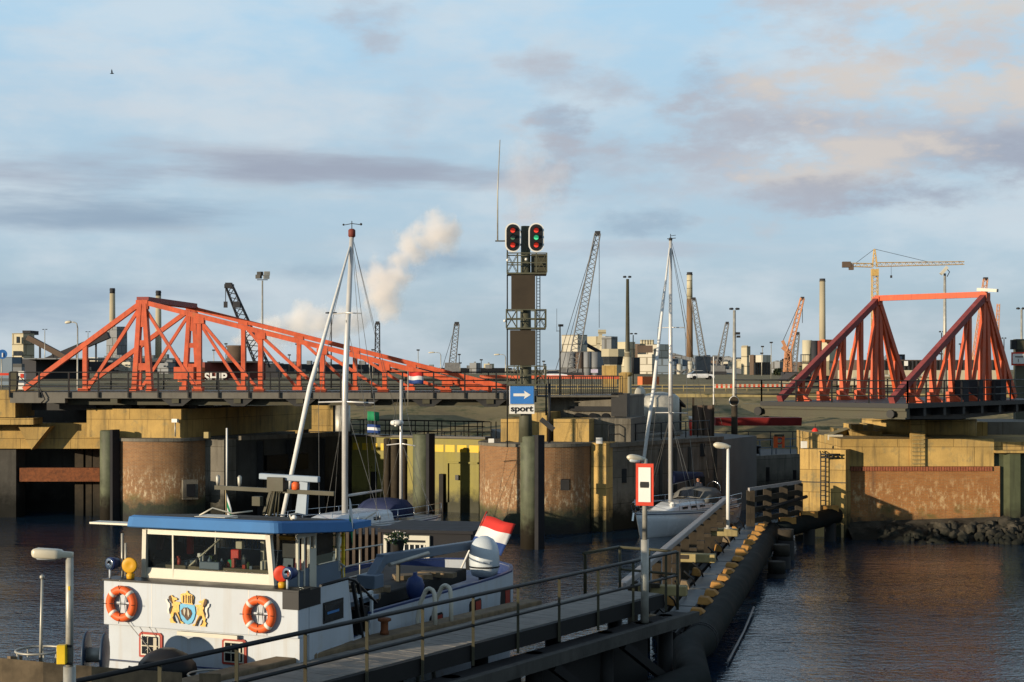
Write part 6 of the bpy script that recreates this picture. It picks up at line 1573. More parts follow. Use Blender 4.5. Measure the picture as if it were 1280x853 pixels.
for i,(a_,b_,yt,Yd,m_,lb_) in enumerate(((76,330,452,620,'i_dark','long low dark works shed stretching behind the closed bridge trusses'),(320,480,455,560,'i_dark','long low dark works shed with brown ends behind the yacht mast'),(470,640,460,700,'i_brown','long low brown works roof at the right end of the closed bridge'),(110,225,447,800,'i_white','pale flat roof hall between the two left chimneys'))):
    t = thing('works_hall', lb_, 'building', P((a_+b_)/2,480,Yd)); bld2(t, a_, a_+12, b_, yt, Yd, M[m_], depth=.9)
    for k in range(6): 
        q = a_+20+(b_-a_-30)*k/6; fbox(t,'roof_vent',M['i_grey'],q,q+5+3*(k%2),yt-2-(k%3),yt+1,Yd+3,5)
    for k in range(5): q = a_+24+(b_-a_-40)*k/5; fbox(t,'window_band',M['i_win'],q,q+14,yt+7,yt+11,Yd-.4+ .0,.6)
# red clad hall with white lettering, orange container in front
t = thing('red_hall', 'dark red hall with large white letters behind the rear bridge tower', 'building', P(290,480,230))
bld2(t, 250, 256, 332, 453, 230, M['i_rust']); fbox(t,'band',M['i_dark'],259,331,451.6,453.5,231,8)
pl_ = MB().bx(X_(257,229),X_(283,229),229.5,229.9,Z_(480.5,229),Z_(466,229)).build('lettered_panel', M['i_rust'], t)
text_obj('lettering', 'SHIP', M['signwhite'], pl_, P(269.5,472.3,229.3), (1,0,0), (0,0,1), 1.75, .05, font_scale_x=1.0, bold=.05)
t = thing('container', 'orange shipping container below the rear tower of the closed bridge', 'container', P(238,482,200))
bld2(t, 222, 248, 256, 459.5, 200, M['i_orange'], ybase=479); fbox(t,'door',M['orange'],224,246,461,478,199.6,.3)
# smoking silo
t = thing('quench_tower', 'dark round quenching tower giving off white steam behind the bridge', 'tower', P(294,480,620))
MB().lathe([(4.0,GZ),(3.9,Z_(435,620)),(4.2,Z_(434,620)),(4.2,Z_(432,620)),(3.6,Z_(432,620))], (X_(296,620),620,0), 20).build('shell', M['i_brown'], t)

# buildings on the right of the signal mast
t = thing('silo_building', 'white and grey silo building with a dark emblem behind the lattice crane', 'building', P(735,480,420))
bld2(t, 702, 722, 734, 418.5, 424, M['i_white']); bld2(t, 700, 716, 757, 439.5, 420, M['i_grey'])
for k in range(4): MB().cyl(P(714+k*10,480,417), P(714+k*10,440,417), 1.15, n=14).build('silo', M['i_brown'] if k == 1 else M['i_grey'], t)
MB().plate([(-.8,-.6),(0,.9),(.8,-.6)], P(728,428,423.5)+V(.9,0,0), V(.8,.6,0), (0,0,1), .1).build('emblem', M['i_blue'], t)
t = thing('storage_hall', 'cream storage hall with grey ribbed side behind the silo building', 'building', P(755,480,470))
bld2(t, 732, 753, 772, 420.5, 470, M['i_cream']); bld2(t, 752, 753.5, 771.5, 421, 466, M['i_grey'])
MB().beam(P(733,431,430), P(756,444,430), 1.3, 1.0).build('conveyor', M['i_dark'], t); MB().beam(P(747,437,440), P(751.5,414,440), 1.0, 1.0).build('elevator_leg', M['i_cream'], t); MB().box(P(752.5,415,440),(2.2,2,1.2)).build('elevator_head', M['i_cream'], t)
t = thing('control_tower', 'concrete control tower with a sloping band of dark windows near the mid lamp mast', 'tower', P(765,486,140))
C_ = P(766,486,140)
def oct_(c, r, z0, r1, z1, m_, nm): 
    w = MB(); w.loft([[V(c.x+rr_*math.cos(a), c.y+rr_*.9*math.sin(a), z) for a in [R(22.5+45*k) for k in range(8)]] for rr_, z in ((r,z0),(r1,z1))], smooth=False); return w.build(nm, M[m_], t)
oct_(C_, .85, GZ-.2, .85, Z_(456,140), 'i_cream', 'shaft'); oct_(C_, .90, Z_(456,140), 1.02, Z_(446,140), 'i_win', 'window_band'); oct_(C_, 1.12, Z_(446,140), 1.12, Z_(436.5,140), 'i_cream', 'cabin_top')
fbox(t,'annex',M['conc'],754,771,457,None,139.2,2.0)
t = thing('plant_building', 'stepped pale power plant building with brown louvres left of the tall banded chimney', 'building', P(810,480,560))
bld2(t, 772, 786, 794, 427.5, 560, M['i_cream']); bld2(t, 794, 800, 838, 430, 570, M['i_brown']); bld2(t, 797, 822, 836, 431, 562, M['i_white']); fbox(t,'louvre_field',M['i_brown'],798,816,432,441,557,1.5)
bld2(t, 797, 812, 826, 443, 555, M['i_white'])
for k in range(5): MB().cyl(P(802+k*3.4,432,566), P(802+k*3.4,425,566), .55, n=10).build('flue', M['i_cream'], t)
bld2(t, 822, 829, 848, 449, 530, M['i_blue']); bld2(t, 786, 790, 800, 447, 540, M['i_dark'])
t = thing('process_plant', 'blue grey process plant of boxes and pipes around the foot of the banded chimney', 'building', P(868,480,540))
bld2(t, 838, 846, 862, 448, 545, M['i_blue']); bld2(t, 866, 871, 888, 444, 560, M['i_blue']); bld2(t, 845, 850, 890, 458, 520, M['i_grey'])
for k in range(7): 
    x_ = 842+k*7; MB().cyl(P(x_,480,516), P(x_,452+3*(k%3),516), .9, n=12).build('vessel', M['i_white'] if k%2 else M['i_blue'], t); MB().beam(P(x_,462+k%3*3,515), P(x_+9,466-k%2*4,515), .5, .5).build('pipe', M['i_grey'], t)
MB().beam(P(836,442,530), P(872,452,530), 1.4, 1.2).build('conveyor', M['i_grey'], t)
t = thing('belt_gallery', 'inclined grey belt gallery running right from the process plant', 'conveyor', P(910,480,540))
MB().beam(P(880,458,540), P(945,470,540), 3, 3).build('gallery', M['i_grey'], t)
for q in (892,908,926): MB().beam(P(q,480,540), P(q,462,540), .6, .6).build('trestle', M['i_dark'], t)
MB().cyl(P(907,466,540), P(907,455,540), .8, n=12).build('flue', M['i_dark'], t)
t = thing('tower_block', 'narrow cream tower block left of the square grey office block', 'building', P(932,480,500))
bld2(t, 926.5, 933, 938, 433, 500, M['i_cream']); fbox(t,'roof_box',M['i_white'],929,935,432,434,503,3)
t = thing('office_block', 'square office block with brown ribbed walls under a pale top band', 'building', P(950,480,460))
bld2(t, 937, 942, 963, 444, 460, M['i_brown']); bld2(t, 936.5, 941.5, 963.5, 444, 459, M['i_white'], ybase=453)
for k in range(7): q = 943+k*2.9; fbox(t,'window_strip',M['i_win'],q,q+1.2,454,474,458.6+ (q-942)/F*460*1.15,.4)
fbox(t,'sign_panel',M['i_dark'],947,957,448,450,459.5+4,.6)
# right: cream works building with gallery tower, far brick hall
t = thing('works_building', 'cream works building with red roof edge and round gallery tower below the plain chimney', 'building', P(1030,485,210))
bld2(t, 1022, 1030, 1046, 428, 210, M['i_cream']); bld2(t, 1026, 1031, 1047, 424.5, 209, M['i_orange'], ybase=428.2)
MB().cyl(P(1009,486,206), P(1009,425.5,206), .68, n=16).build('gallery_tower', M['i_cream'], t)
MB().cyl(P(1018,486,205), P(1018,426,205), .42, n=12).build('pipe_column', M['i_dark'], t); MB().cyl(P(1024,486,205), P(1024,426,205), .36, n=12).build('pipe_column', M['i_rust'], t)
w = MB(); w.torus(P(1010,443.5,206), 1.0, .04, n=16, m=4); w.torus(P(1010,454,206), 1.0, .06, n=16, m=4)
for k in range(8): a = 2*math.pi*k/8; c = P(1010,454,206); w.tube([c+V(math.cos(a),math.sin(a),0), c+V(math.cos(a),math.sin(a),1.14)], .04, 4)
w.build('gallery_railing', M['i_dark'], t)
t = thing('house', 'small house with a dark pitched roof behind the foot of the open bridge', 'house', P(1000,486,190))
def gable(par, px0, px1, ye, yr, Yd, dep, mw, mr, ybase=486):
    x0, x1 = X_(px0,Yd), X_(px1,Yd); xm = (x0+x1)/2; ze, zr, zb = Z_(ye,Yd), Z_(yr,Yd), Z_(ybase,Yd)
    MB().add([(x0,Yd,zb),(x1,Yd,zb),(x1,Yd,ze),(xm,Yd,zr-.06),(x0,Yd,ze),(x0,Yd+dep,zb),(x1,Yd+dep,zb),(x1,Yd+dep,ze),(xm,Yd+dep,zr-.06),(x0,Yd+dep,ze)], [(0,1,2,3,4),(9,8,7,6,5),(0,4,9,5),(1,6,7,2),(0,5,6,1),(2,7,8,3),(3,8,9,4)]).build('wall', M[mw], par)
    w = MB(); o_=.25
    for sx_, xe in ((-1,x0-o_),(1,x1+o_)): w.add([(xe,Yd-o_,ze-.1),(xm,Yd-o_,zr),(xm,Yd+dep+o_,zr),(xe,Yd+dep+o_,ze-.1),(xe,Yd-o_,ze+.06),(xm,Yd-o_,zr+.16),(xm,Yd+dep+o_,zr+.16),(xe,Yd+dep+o_,ze+.06)], [(0,1,2,3),(4,5,6,7),(0,1,5,4),(3,2,6,7),(0,3,7,4)])
    w.build('roof', M[mr], par)
gable(t, 985, 1003, 476, 468, 190, 6, 'i_cream', 'i_roof'); bld2(t, 1003, 1020, 1048, 470, 192, M['i_roof'], ybase=478); bld2(t, 1003, 1020, 1048, 478, 192.2, M['i_cream'])
MB().box(P(994,481,189.9),(.6,.1,.9)).build('window', M['i_win'], t)
t = thing('long_hall', 'long hall with dark ribbed upper wall over a cream base behind the open bridge', 'building', P(1165,484,150))
fbox(t,'upper_wall',M['i_brown'],1072,1252,450,None,157,12); fbox(t,'wall',M['i_cream'],1066,1252,463,None,150,6.9)
for k in range(34): q = 1080+k*5; fbox(t,'rib',M['i_dark'],q,q+1.6,450.5,463,156.75,.3)
fbox(t,'white_panel',M['signwhite'],1131,1135,451.5,457.5,156.5,.3)
for i,(a_,b_) in enumerate(((1128,1170),(1080,1124))):
    t = thing('arched_hall', ['cream hall with a rounded white roof edge between the two bridge trusses','cream hall with a rounded roof edge behind the left bridge truss'][i], 'building', P((a_+b_)/2,486,137+3*i)); Yd = 137+3*i
    n_ = 14; x0, x1, zb, ze, rise = X_(a_,Yd), X_(b_,Yd), GZ-.1, Z_(477,Yd), Z_(470,Yd)-Z_(477,Yd)
    poly = [(x0,zb),(x1,zb)] + [((x0+x1)/2 + (x1-x0)/2*math.cos(math.pi*k/n_), ze + rise*math.sin(math.pi*k/n_)) for k in range(n_+1)]
    MB().plate(poly[::-1], (0,Yd,0), (1,0,0), (0,0,1), -6).build('wall', M['i_cream'], t)
    MB().tube([(p_[0],Yd-.1,p_[1]) for p_ in poly[2:]], .14, 6).build('roof_edge', M['i_white'], t)
    w = MB(); 
    w.build if False else None
    MB().box(P((a_*.7+b_*.3),482,Yd-.15),(1.0,.1,1.0)).build('door', M['i_dark'], t)

# the low skyline between the big buildings
rk2 = random.Random(4)
for k in range(80):
    px = rk2.choice([rk2.uniform(60,640), rk2.uniform(690,1000), rk2.uniform(690,1000), rk2.uniform(960,1230)]); Yd = rk2.uniform(600,1100); wd = rk2.uniform(8,34); top = rk2.uniform(450,464) - (8 if px > 690 and k % 3 == 0 else 0)
    t = thing('port_shed', 'plain low port shed in the far skyline behind the bridges', 'building', (X_(px,Yd),Yd,GZ), group='low sheds in the far skyline')
    bld2(t, px, px+wd*.6, px+wd, top, Yd, M[rk2.choice(['i_grey','i_white','i_brown','i_blue','i_cream','i_dark'])])
    fbox(t, 'roof_unit', M['i_grey'], px+wd*.4, px+wd*.55, top-1.6, top, Yd+4, 4)
    if wd > 18:
        for j in range(3): fbox(t, 'window_band', M['i_win'], px+wd*(.34+.2*j), px+wd*(.46+.2*j), top+3, top+5, Yd+ (wd*(.0+.2*j))/F*Yd*1.2 - .6, .5)
for k in range(34):
    px = rk2.uniform(40,1270); Yd = rk2.uniform(230,700); top = rk2.uniform(425,458)
    t = thing('port_lamp', 'thin distant lamp pole in the far skyline behind the bridges', 'lamp pole', (X_(px,Yd),Yd,GZ), group='thin lamp poles in the far skyline')
    MB().tube([(X_(px,Yd),Yd,GZ),(X_(px,Yd),Yd,Z_(top,Yd))], [.00035*Yd,.00022*Yd], 6).build('pole', M[rk2.choice(['galv','darksteel'])], t)
    MB().box((X_(px,Yd),Yd,Z_(top,Yd)), (.004*Yd*.5,.3,.0009*Yd)).build('lamp_head', M['darksteel'], t)
# ------------------------------------------------------------------ cranes
def lattice_crane(label, base, tip, w0, w1, bays, m_, Yd, r=.10, ropes=(), hook=None, cab=None):
    t = thing('crane', label, 'crane', (base.x, base.y, GZ))
    MB().lattice(base, tip, w0, w1, bays, r).build('jib', M[m_], t)
    d_ = (tip-base).normalized()
    MB().box(tip, (w1*.95,w1*1.0,w1*.8)).build('jib_head', M['i_dark'], t)
    hh = min(base.z-GZ+2.4, 5.5); sl = .45 if base.z-GZ > 6 else 1
    if sl < 1: MB().lattice((base.x, base.y, GZ), base, w0*1.2, w0, 8, r).build('tower', M[m_], t)
    w = MB(); w.box((base.x, base.y+1, base.z-hh/2+1.2), (4.2*w0/2*sl,4*sl,hh*sl)); w.build('machine_house', M[m_ if cab is None else cab], t)
    w = MB(); w.box((base.x, base.y+1, GZ+.5), (5*w0/2,5,1.0)); w.build('undercarriage', M['i_dark'], t)
    if ropes:
        w = MB()
        for a_, b_ in ropes: w.tube([a_, b_], r*.55, 4)
        w.build('rope', M['i_dark'], t)
    if hook is not None:
        w = MB(); w.tube([tip, V(tip.x+.3, tip.y, hook+.8)], r*.5, 4); w.box((tip.x+.3,tip.y,hook), (.8,.6,1.6)); w.build('hook_block', M['i_dark'], t)
    return t
b_, p_ = P(714,468,330), P(747,292,330)
lattice_crane('tall pale grey lattice boom crane leaning right beside the signal mast', b_, p_, 2.2, 1.2, 30, 'i_cranegrey', 330, .11, [(P(700,470,332), P(746,293,330)), (P(690,478,334), P(746,293,330)), (P(749,296,330), P(749,410,330))])
b_, p_ = P(330,462,300), P(286,357,300)
t = lattice_crane('black lattice boom crane leaning left between the rear bridge tower and the floodlight mast', b_, p_, 2.4, 1.3, 16, 'i_craneblack', 300, .14, [(P(282,360,300), P(282,378,300))], None)
w = MB(); w.box(P(282,381,300),(.7,.5,1.2)); w.beam(P(281,358,300),P(292,358,300),1.2,.8); w.box(P(296,381,299.5),(1.4,1,1.2)); w.build('hook_block', M['i_craneblack'], t)
lattice_crane('small dark lattice crane mast right of the main mast of the ketch', P(471.5,470,420), P(472,404,420), 1.4, 1.1, 12, 'i_craneblack', 420, .12)
lattice_crane('small grey brown lattice crane left of the signal mast', P(565,459,420), P(571,405,420), 1.9, 1.3, 12, 'i_cranegrey', 420, .12, [(P(553,460,420), P(569,408,420))])
lattice_crane('dark lattice crane boom standing against the banded chimney', P(879,450,500), P(867,374,500), 2.2, 1.3, 14, 'i_cranegrey', 500, .13)
lattice_crane('thin dark lattice crane left of the double headed lamp mast', P(898,462,480), P(909,404,480), 1.9, 1.0, 13, 'i_cranegrey', 480, .12)
t = lattice_crane('pale orange crane with a bent jib left of the plain chimney', P(986,440,400), P(1003,373,400), 1.2, .9, 12, 'i_craneorange', 400, .14, [(P(978,428,400), P(1002,374,400)), (P(1003,386,400), P(1003,404,400))])
w = MB(); w.lattice(P(983,474,400), P(985,440,400), 1.6, 1.4, 8, .13); w.beam(P(985,440,400), P(978,426,400), .7, .7); w.beam(P(978,434,400), P(986,441,400), .9, .9); w.build('tower', M['i_craneorange'], t)
lattice_crane('thin grey crane boom just right of the pale orange crane', P(991,470,430), P(997,417,430), 1.5, 1.0, 11, 'i_cranegrey', 430, .12)
# tower crane
TX, TY = X_(1093.5,420), 420
t = thing('tower_crane', 'yellow tower crane with a long level jib above the open bridge', 'crane', (TX, TY, GZ))
MB().lattice((TX,TY,GZ), (TX,TY,Z_(336,420)), 1.7, 1.5, 30, .12).build('tower', M['i_craneyellow'], t)
MB().lattice((TX,TY,Z_(334,420)), (TX-.1,TY,Z_(311.5,420)), 1.3, .3, 5, .1).build('apex', M['i_craneyellow'], t)
MB().lattice((TX+.6,TY,Z_(331,420)), P(1205,329,420), 1.1, .8, 26, .09).build('jib', M['i_craneyellow'], t)
MB().lattice((TX-.6,TY,Z_(332,420)), P(1055,331,420), 1.0, .9, 8, .1).build('counter_jib', M['i_craneyellow'], t)
w = MB(); w.box(P(1058,331,420),(2.2,1.4,1.6)); w.box(P(1064,334,420),(1.2,1.2,1.6)); w.build('counterweight', M['i_brown'], t)
MB().box(P(1093.5,341,419.4),(1.9,1.4,1.8)).build('cab', M['i_craneyellow'], t)
w = MB(); a_ = V(TX-.1,TY,Z_(311.5,420)); w.tube([a_, P(1160,327.5,420)], .06, 4); w.tube([a_, P(1070,329,420)], .06, 4); w.tube([P(1114,331,420), P(1114,345,420)], .045, 4); w.box(P(1114,346,420),(.5,.4,.7)); w.build('stay_rope', M['i_dark'], t)
t = thing('crane', 'small pale crane jib poking up above the right apex of the open bridge', 'crane', (X_(1218,360),360,GZ))
MB().lattice(P(1216,470,360), P(1232,349,360), 1.3, .9, 22, .1).build('jib', M['i_craneorange'], t); MB().box(P(1232,348.5,360),(1.0,.8,.6)).build('jib_head', M['i_dark'], t); w = MB(); w.box(P(1215,476,361),(4,4,3)); w.build('machine_house', M['i_grey'], t)
t = thing('crane', 'tiny reddish crane jib right of the right apex of the open bridge', 'crane', (X_(1245,520),520,GZ))
MB().lattice(P(1244,470,520), P(1248,380,520), 1.2, .8, 16, .1).build('jib', M['i_craneorange'], t); w = MB(); w.box(P(1244,474,521),(4,4,4)); w.build('machine_house', M['i_grey'], t)
t = thing('loader', 'yellow mobile crane arm working behind the left truss of the open bridge', 'crane', P(1062,487,185))
MB().lattice(P(1058,484,185), P(1067,436,185), .5, .35, 14, .05).build('jib', M['i_craneyellow'], t); w = MB(); w.box(P(1057,484,186),(2.2,1.6,1.2)); w.build('chassis', M['i_dark'], t)

# ------------------------------------------------------------------ lamp masts
def mast(name, label, px, ytop, Yd, zbase, r0, r1, m_='galv', cat='lamp mast', group=None):
    t = thing(name, label, cat, (X_(px,Yd), Yd, zbase), group=group)
    MB().tube([(X_(px,Yd),Yd,zbase),(X_(px,Yd),Yd,Z_(ytop,Yd))], [r0,r1], 10).build('pole', M[m_], t); return t
def twin(t, px, py, Yd, w_=.75):
    c = P(px,py,Yd)
    for s_ in (-1,1): MB().loft([[c+V(s_*x, y_, z) for (y_,z) in ((-.12*k,0),(0,.07*k),(.12*k,0),(0,-.05*k))] for (x,k) in ((.05,.5),(w_*.4,1.3),(w_,1.0))]).build('lamp_head', M['darksteel'], t)
def curved(t, px, py, Yd, dx, m_='galv'):
    c = P(px,py,Yd); MB().tube([c, c+V(dx*.12,0,.32), c+V(dx*.45,0,.42), c+V(dx,0,.42)], .045, 7).build('arm', M[m_], t)
    MB().tube([c+V(dx*.8,0,.42), c+V(dx*1.0,0,.44), c+V(dx*1.5,0,.40), c+V(dx*1.7,0,.38)], [.05,.11,.11,.05], 8).build('lamp_head', M['lampplastic'], t)
t = mast('street_lamp', 'street lamp with a curved arm to the left in front of the left bridge tip', 97, 410, 112, GZ-2.6, .075, .05, cat='street lamp'); curved(t, 97, 410, 112, -.55)
t = mast('street_lamp', 'faint thin street lamp between the small crane and the signal mast', 551, 444, 250, GZ, .09, .07, cat='street lamp'); curved(t, 551, 444, 250, -1.2)
t = mast('street_lamp', 'thin street lamp just left of the signal mast', 632, 447, 220, GZ, .09, .07, cat='street lamp'); curved(t, 632, 447, 220, -1.0)
t = mast('floodlight_mast', 'tall floodlight mast with four tilted lamps behind the middle of the closed bridge', 328, 351, 115, 5.0, .11, .06); 
for k,(dx,dz,ry_) in enumerate(((-.28,.12,-25),(.3,.1,25),(-.18,.34,-35),(.34,.36,20))):
    MB().box(P(328,348,114.8)+V(dx,0,dz), (.42,.25,.3), R(ry_)).build('floodlight', M['galv'] if k%2 else M['darksteel'], t)
MB().beam(P(328,350,115)-V(.4,0,0), P(328,350,115)+V(.4,0,0), .06,.06).build('cross_arm', M['darksteel'], t)
t = mast('lamp_mast', 'slim double headed lamp mast left of the main mast of the ketch', 414, 392, 135, GZ, .07, .05, 'darksteel'); twin(t, 414, 391.5, 135, .5)
t = mast('lamp_mast', 'stout tan lamp mast with a single lamp right of the lattice boom crane', 784.5, 349, 104, 4.4, .22, .10, 'khaki'); twin(t, 784, 346.5, 104, .28)
MB().tube([(X_(784.5,104),104,4.4),(X_(784.5,104),104,Z_(440,104))], [.33,.22], 12).build('lower_pole', M['i_cream'], t); MB().lathe([(.3,-.1),(.42,0),(.42,.15),(.3,.2)], P(783,469,104), 14).build('collar', M['conc'], t)
t = mast('lamp_mast', 'dark double headed lamp mast on a thin pole right of the stout tan mast', 791.5, 419, 150, GZ, .07, .05, 'darksteel'); twin(t, 792, 417.5, 150, .36)
t = mast('camera_mast', 'twin headed lamp mast with cameras and a round board right of the yacht', 918, 388, 99.5, 2.95, .19, .09, 'galv'); twin(t, 918, 386.5, 99.5, .33)
MB().tube([(X_(918,99.4),99.4,2.95),(X_(918,99.4),99.4,Z_(495,99.4))], [.22,.2], 12).build('lower_pole', M['timber'], t)
w = MB(); w.box(P(922,417,99.3),(.3,.25,.16)); w.build('camera', M['darksteel'], t); MB().box(P(923,421,99.3),(.22,.25,.14)).build('camera', M['darksteel'], t)
MB().cyl(P(917.5,501.5,99.1), P(917.5,501.5,99.0), .30, n=22).build('round_board', M['timber'], t); MB().torus(P(917.5,501.5,99.05), .30, .03, (0,1,0), 22, 6).build('board_rim', M['signwhite'], t)
t = mast('floodlight_mast', 'floodlight mast with a tilted camera head between the two peaks of the open bridge', 1181, 342, 108, GZ, .17, .09, 'galv'); MB().beam(P(1176,343,107.8), P(1184,334,107.8), .28,.2).build('floodlight', M['cream'], t); MB().tube([P(1183,336,108),P(1187,340,108),P(1184,346,108)], .03, 6).build('cable', M['darksteel'], t)
t = mast('lamp_mast', 'grey lamp mast with a flat head at the right edge', 1277, 387, 100, 5.0, .10, .07, 'galv'); twin(t, 1276, 386, 100, .28)
t = mast('lamp_mast', 'thin short lamp mast left of the tilted camera mast behind the open bridge', 1177, 416, 150, GZ, .07, .05, 'darksteel'); twin(t, 1177, 415, 150, .25)
t = mast('camera_mast', 'small dark camera mast with a thin aerial beside the lattice boom crane', 700, 408, 92, 6.5, .06, .04, 'darksteel', 'camera mast'); MB().box(P(701,407,91.9),(.26,.2,.14), R(20)).build('camera', M['darksteel'], t); MB().tube([P(696,415,92),P(696,386,92)], .012, 5).build('aerial', M['darksteel'], t); MB().beam(P(695.5,414,92),P(700,414,92),.03,.03).build('aerial_arm', M['darksteel'], t)
t = mast('lamp_mast', 'faint thin lamp mast right of the cream hopper building', 56, 413, 300, GZ, .10, .07, 'galv'); twin(t, 56, 412, 300, .5)
t = mast('lamp_mast', 'faint thin lamp mast just left of the first pale chimney', 110, 416, 300, GZ, .10, .07, 'galv'); twin(t, 110, 415, 300, .5)
t = mast('white_post', 'thin white post standing on the dyke left of the twin lamp mast', 892, 446, 110, 3.5, .05, .04, 'signwhite', 'post')
t = mast('lamp_mast', 'thin lamp mast between the two trusses near the right edge', 1255, 424, 170, GZ, .07, .05, 'darksteel'); twin(t, 1255, 423, 170, .25)
# signal beside the right edge
t = thing('signal_post', 'lock signal post with a red bordered white sign at the right edge', 'signal', (X_(1272,92), 92, 4.95))
MB().bx(X_(1270,92),X_(1281,92),92,92.5,4.95,Z_(424,92)).build('post', M['mastgreen'], t)
o = MB().bx(X_(1264,91.6),X_(1284,91.6),91.5,91.6,Z_(457,91.6),Z_(440.5,91.6)).build('sign_panel', M['signred'], t); MB().bx(X_(1266.3,91.4),X_(1282,91.4),91.42,91.48,Z_(454.8,91.4),Z_(442.5,91.4)).build('white_field', M['signwhite'], o)
MB().bx(X_(1269,91.4),X_(1279,91.4),91.40,91.418,Z_(447,91.4),Z_(445.5,91.4)).build('text_line', M['i_brown'], o); text_obj('lettering', '1', M['i_brown'], o, P(1273,451.3,91.39), (1,0,0), (0,0,1), .3, .005)
MB().bx(X_(1264,91.7),X_(1270,91.7),91.6,91.9,Z_(437,91.7),Z_(425,91.7)).build('signal_lamp_box', M['black'], t); MB().bx(X_(1271,91.7),X_(1280,91.7),91.6,91.9,Z_(437,91.7),Z_(426,91.7)).build('signal_lamp_box', M['khaki'], t)

# ------------------------------------------------------------------ railings, boom, small quay things
t = thing('balustrade', 'dark bar balustrade on top of the central pier right of the signal mast', 'railing', P(730,492,84))
w = MB(); a_, b_ = P(672,494,84), P(778,493,84)
for k in range(40): q = a_+(b_-a_)*k/39; w.beam(q, q+V(0,0,1.0), .035 if k%5 else .07, .035 if k%5 else .07)
for z in (1.0,.08): w.beam(a_+V(0,0,z), b_+V(0,0,z), .05,.05)
w.build('bars', M['rail'], t); MB().bx(a_.x,b_.x,84.1,86.5,a_.z-.12,a_.z-.02).build('platform', M['steelgrey'], t)
t = thing('barrier_boom', 'long orange road barrier boom behind the dark balustrade', 'barrier', P(735,488,92)); MB().beam(P(600,471,94), P(777,472,92), .14, .2).build('boom', M['orange'], t); MB().box(P(779,480,92),(.5,.5,1.3)).build('post', M['conc'], t)
t = thing('traffic_mirror', 'round grey backed traffic mirror on a post beside the stout lamp mast', 'mirror', P(800,525,95))
MB().cyl(P(800,530,95), P(800,484,95), .06, n=10).build('post', M['galv'], t); MB().lathe([(.02,-.06),(.40,-.03),(.44,.02),(.42,.05),(.02,.12)], P(800,492,94.9), 24, axis=(.55,-.8,0)).build('mirror_disc', M['cream'], t); MB().lathe([(.40,.0),(.36,-.05),(.02,-.08)], P(800,492,94.9), 24, axis=(.55,-.8,0)).build('mirror_glass', M['darkglass'], t)
t = thing('storage_tank', 'round grey storage tank beside a small dark roofed hut on the island', 'tank', P(826,535,98)); MB().lathe([(1.25,4.3),(1.25,Z_(497,98)),(1.0,Z_(493,98)),(.2,Z_(490,98))], (X_(825,98),98,0), 24).build('shell', M['galv'], t)
t = thing('lock_hut', 'small hut with a dark pitched roof and white framed window on the island', 'house', P(845,540,99))
gable(t, 831, 852, 508, 494, 99, 3.2, 'i_dark', 'i_roof', 543); w = MB(); w.box(P(843,511,98.9),(.5,.08,.7)); fo_ = w.build('window', M['signwhite'], t); MB().box(P(843,511,98.84),(.36,.06,.56)).build('pane', M['i_win'], fo_)
t = thing('rusty_panel', 'tall rusty brown steel frame panel at the end of the island', 'panel', P(878,545,92)); MB().bx(X_(867,92),X_(891,92),92,92.2,Z_(548,92),Z_(507,92)).build('panel', M['i_brown'], t); w = MB()
for px in (866.5,879,891.5): w.beam(P(px,548,91.9),P(px,497 if px < 870 else 506,91.9),.12,.12)
w.build('post', M['timber'], t)
def qrail(name, label, a_, b_, n_, h_=1.0, m_='rail'):
    t = thing(name, label, 'railing', tuple((a_+b_)/2)); w = MB()
    for k in range(n_+1): q = a_+(b_-a_)*k/n_; w.tube([q, q+V(0,0,h_)], .035, 5)
    for z in (h_, h_*.5): w.tube([a_+V(0,0,z), b_+V(0,0,z)], .03, 5)
    w.build('rails', M[m_], t)
qrail('railing', 'dark tube railing along the wall beside the yacht', V(5.2,81.6,4.6), V(11.6,89.4,4.6), 8)
qrail('railing', 'blue grey tube railing on the low quay left of the red lifebuoy stand', V(13.6,98.0,2.95), V(17.2,100.6,2.95), 4, m_='i_blue')
qrail('railing', 'blue grey tube railing on the low quay behind the red lifebuoy stand', V(17.6,101.3,2.95), V(21.8,103.3,2.95), 4, m_='i_blue')
qrail('railing', 'long dark railing at the foot of the dyke slope', V(12,107.5,3.2), V(34,107.5,3.2), 14)
qrail('railing', 'long dark railing on the bank above the olive gate', V(-14,105,3.3), V(0,104.6,3.3), 12)
qrail('railing', 'pale guard rail along the road on top of the dyke', V(2,130.5,6.7), V(42,130.5,6.7), 22, .55, 'yel_beam')
t = thing('lifebuoy_stand', 'red lifebuoy stand on the low quay', 'stand', P(973,562,99.8))
for px, m_ in ((969.5,'buoy'),(979,'buoy')): MB().beam(P(px,560,99.8), P(px,545,99.8), .16 if px > 970 else .26, .14).build('post', M[m_], t)
MB().beam(P(968,544.5,99.8), P(980,544.5,99.8), .14,.16).build('top', M['khaki'], t); MB().torus(P(974.3,551,99.8), .2, .05, (0,1,0), 18, 6).build('lifebuoy', M['red'], t)
t = thing('bollard', 'dark mushroom bollard near the edge of the low quay', 'bollard', P(946,567,98.6)); MB().lathe([(.16,0),(.13,.35),(.3,.42),(.3,.52),(.1,.56)], P(946,567.5,98.4), 14).build('bollard_post', M['black'], t)
for i, (px, py, Y_b) in enumerate(((1019,541,88),(1022,545,87))): 
    if i == 0:
        t = thing('buoy', 'red round buoy hanging on the railing behind the concrete block', 'buoy', P(1019,548,88)); MB().ball(P(1019,542,88), .22, 12, 8, (1,1,1.5)).build('body', M['red'], t); MB().tube([P(1019,536,88), P(1019,530,88)], .02, 5).build('line', M['black'], t)
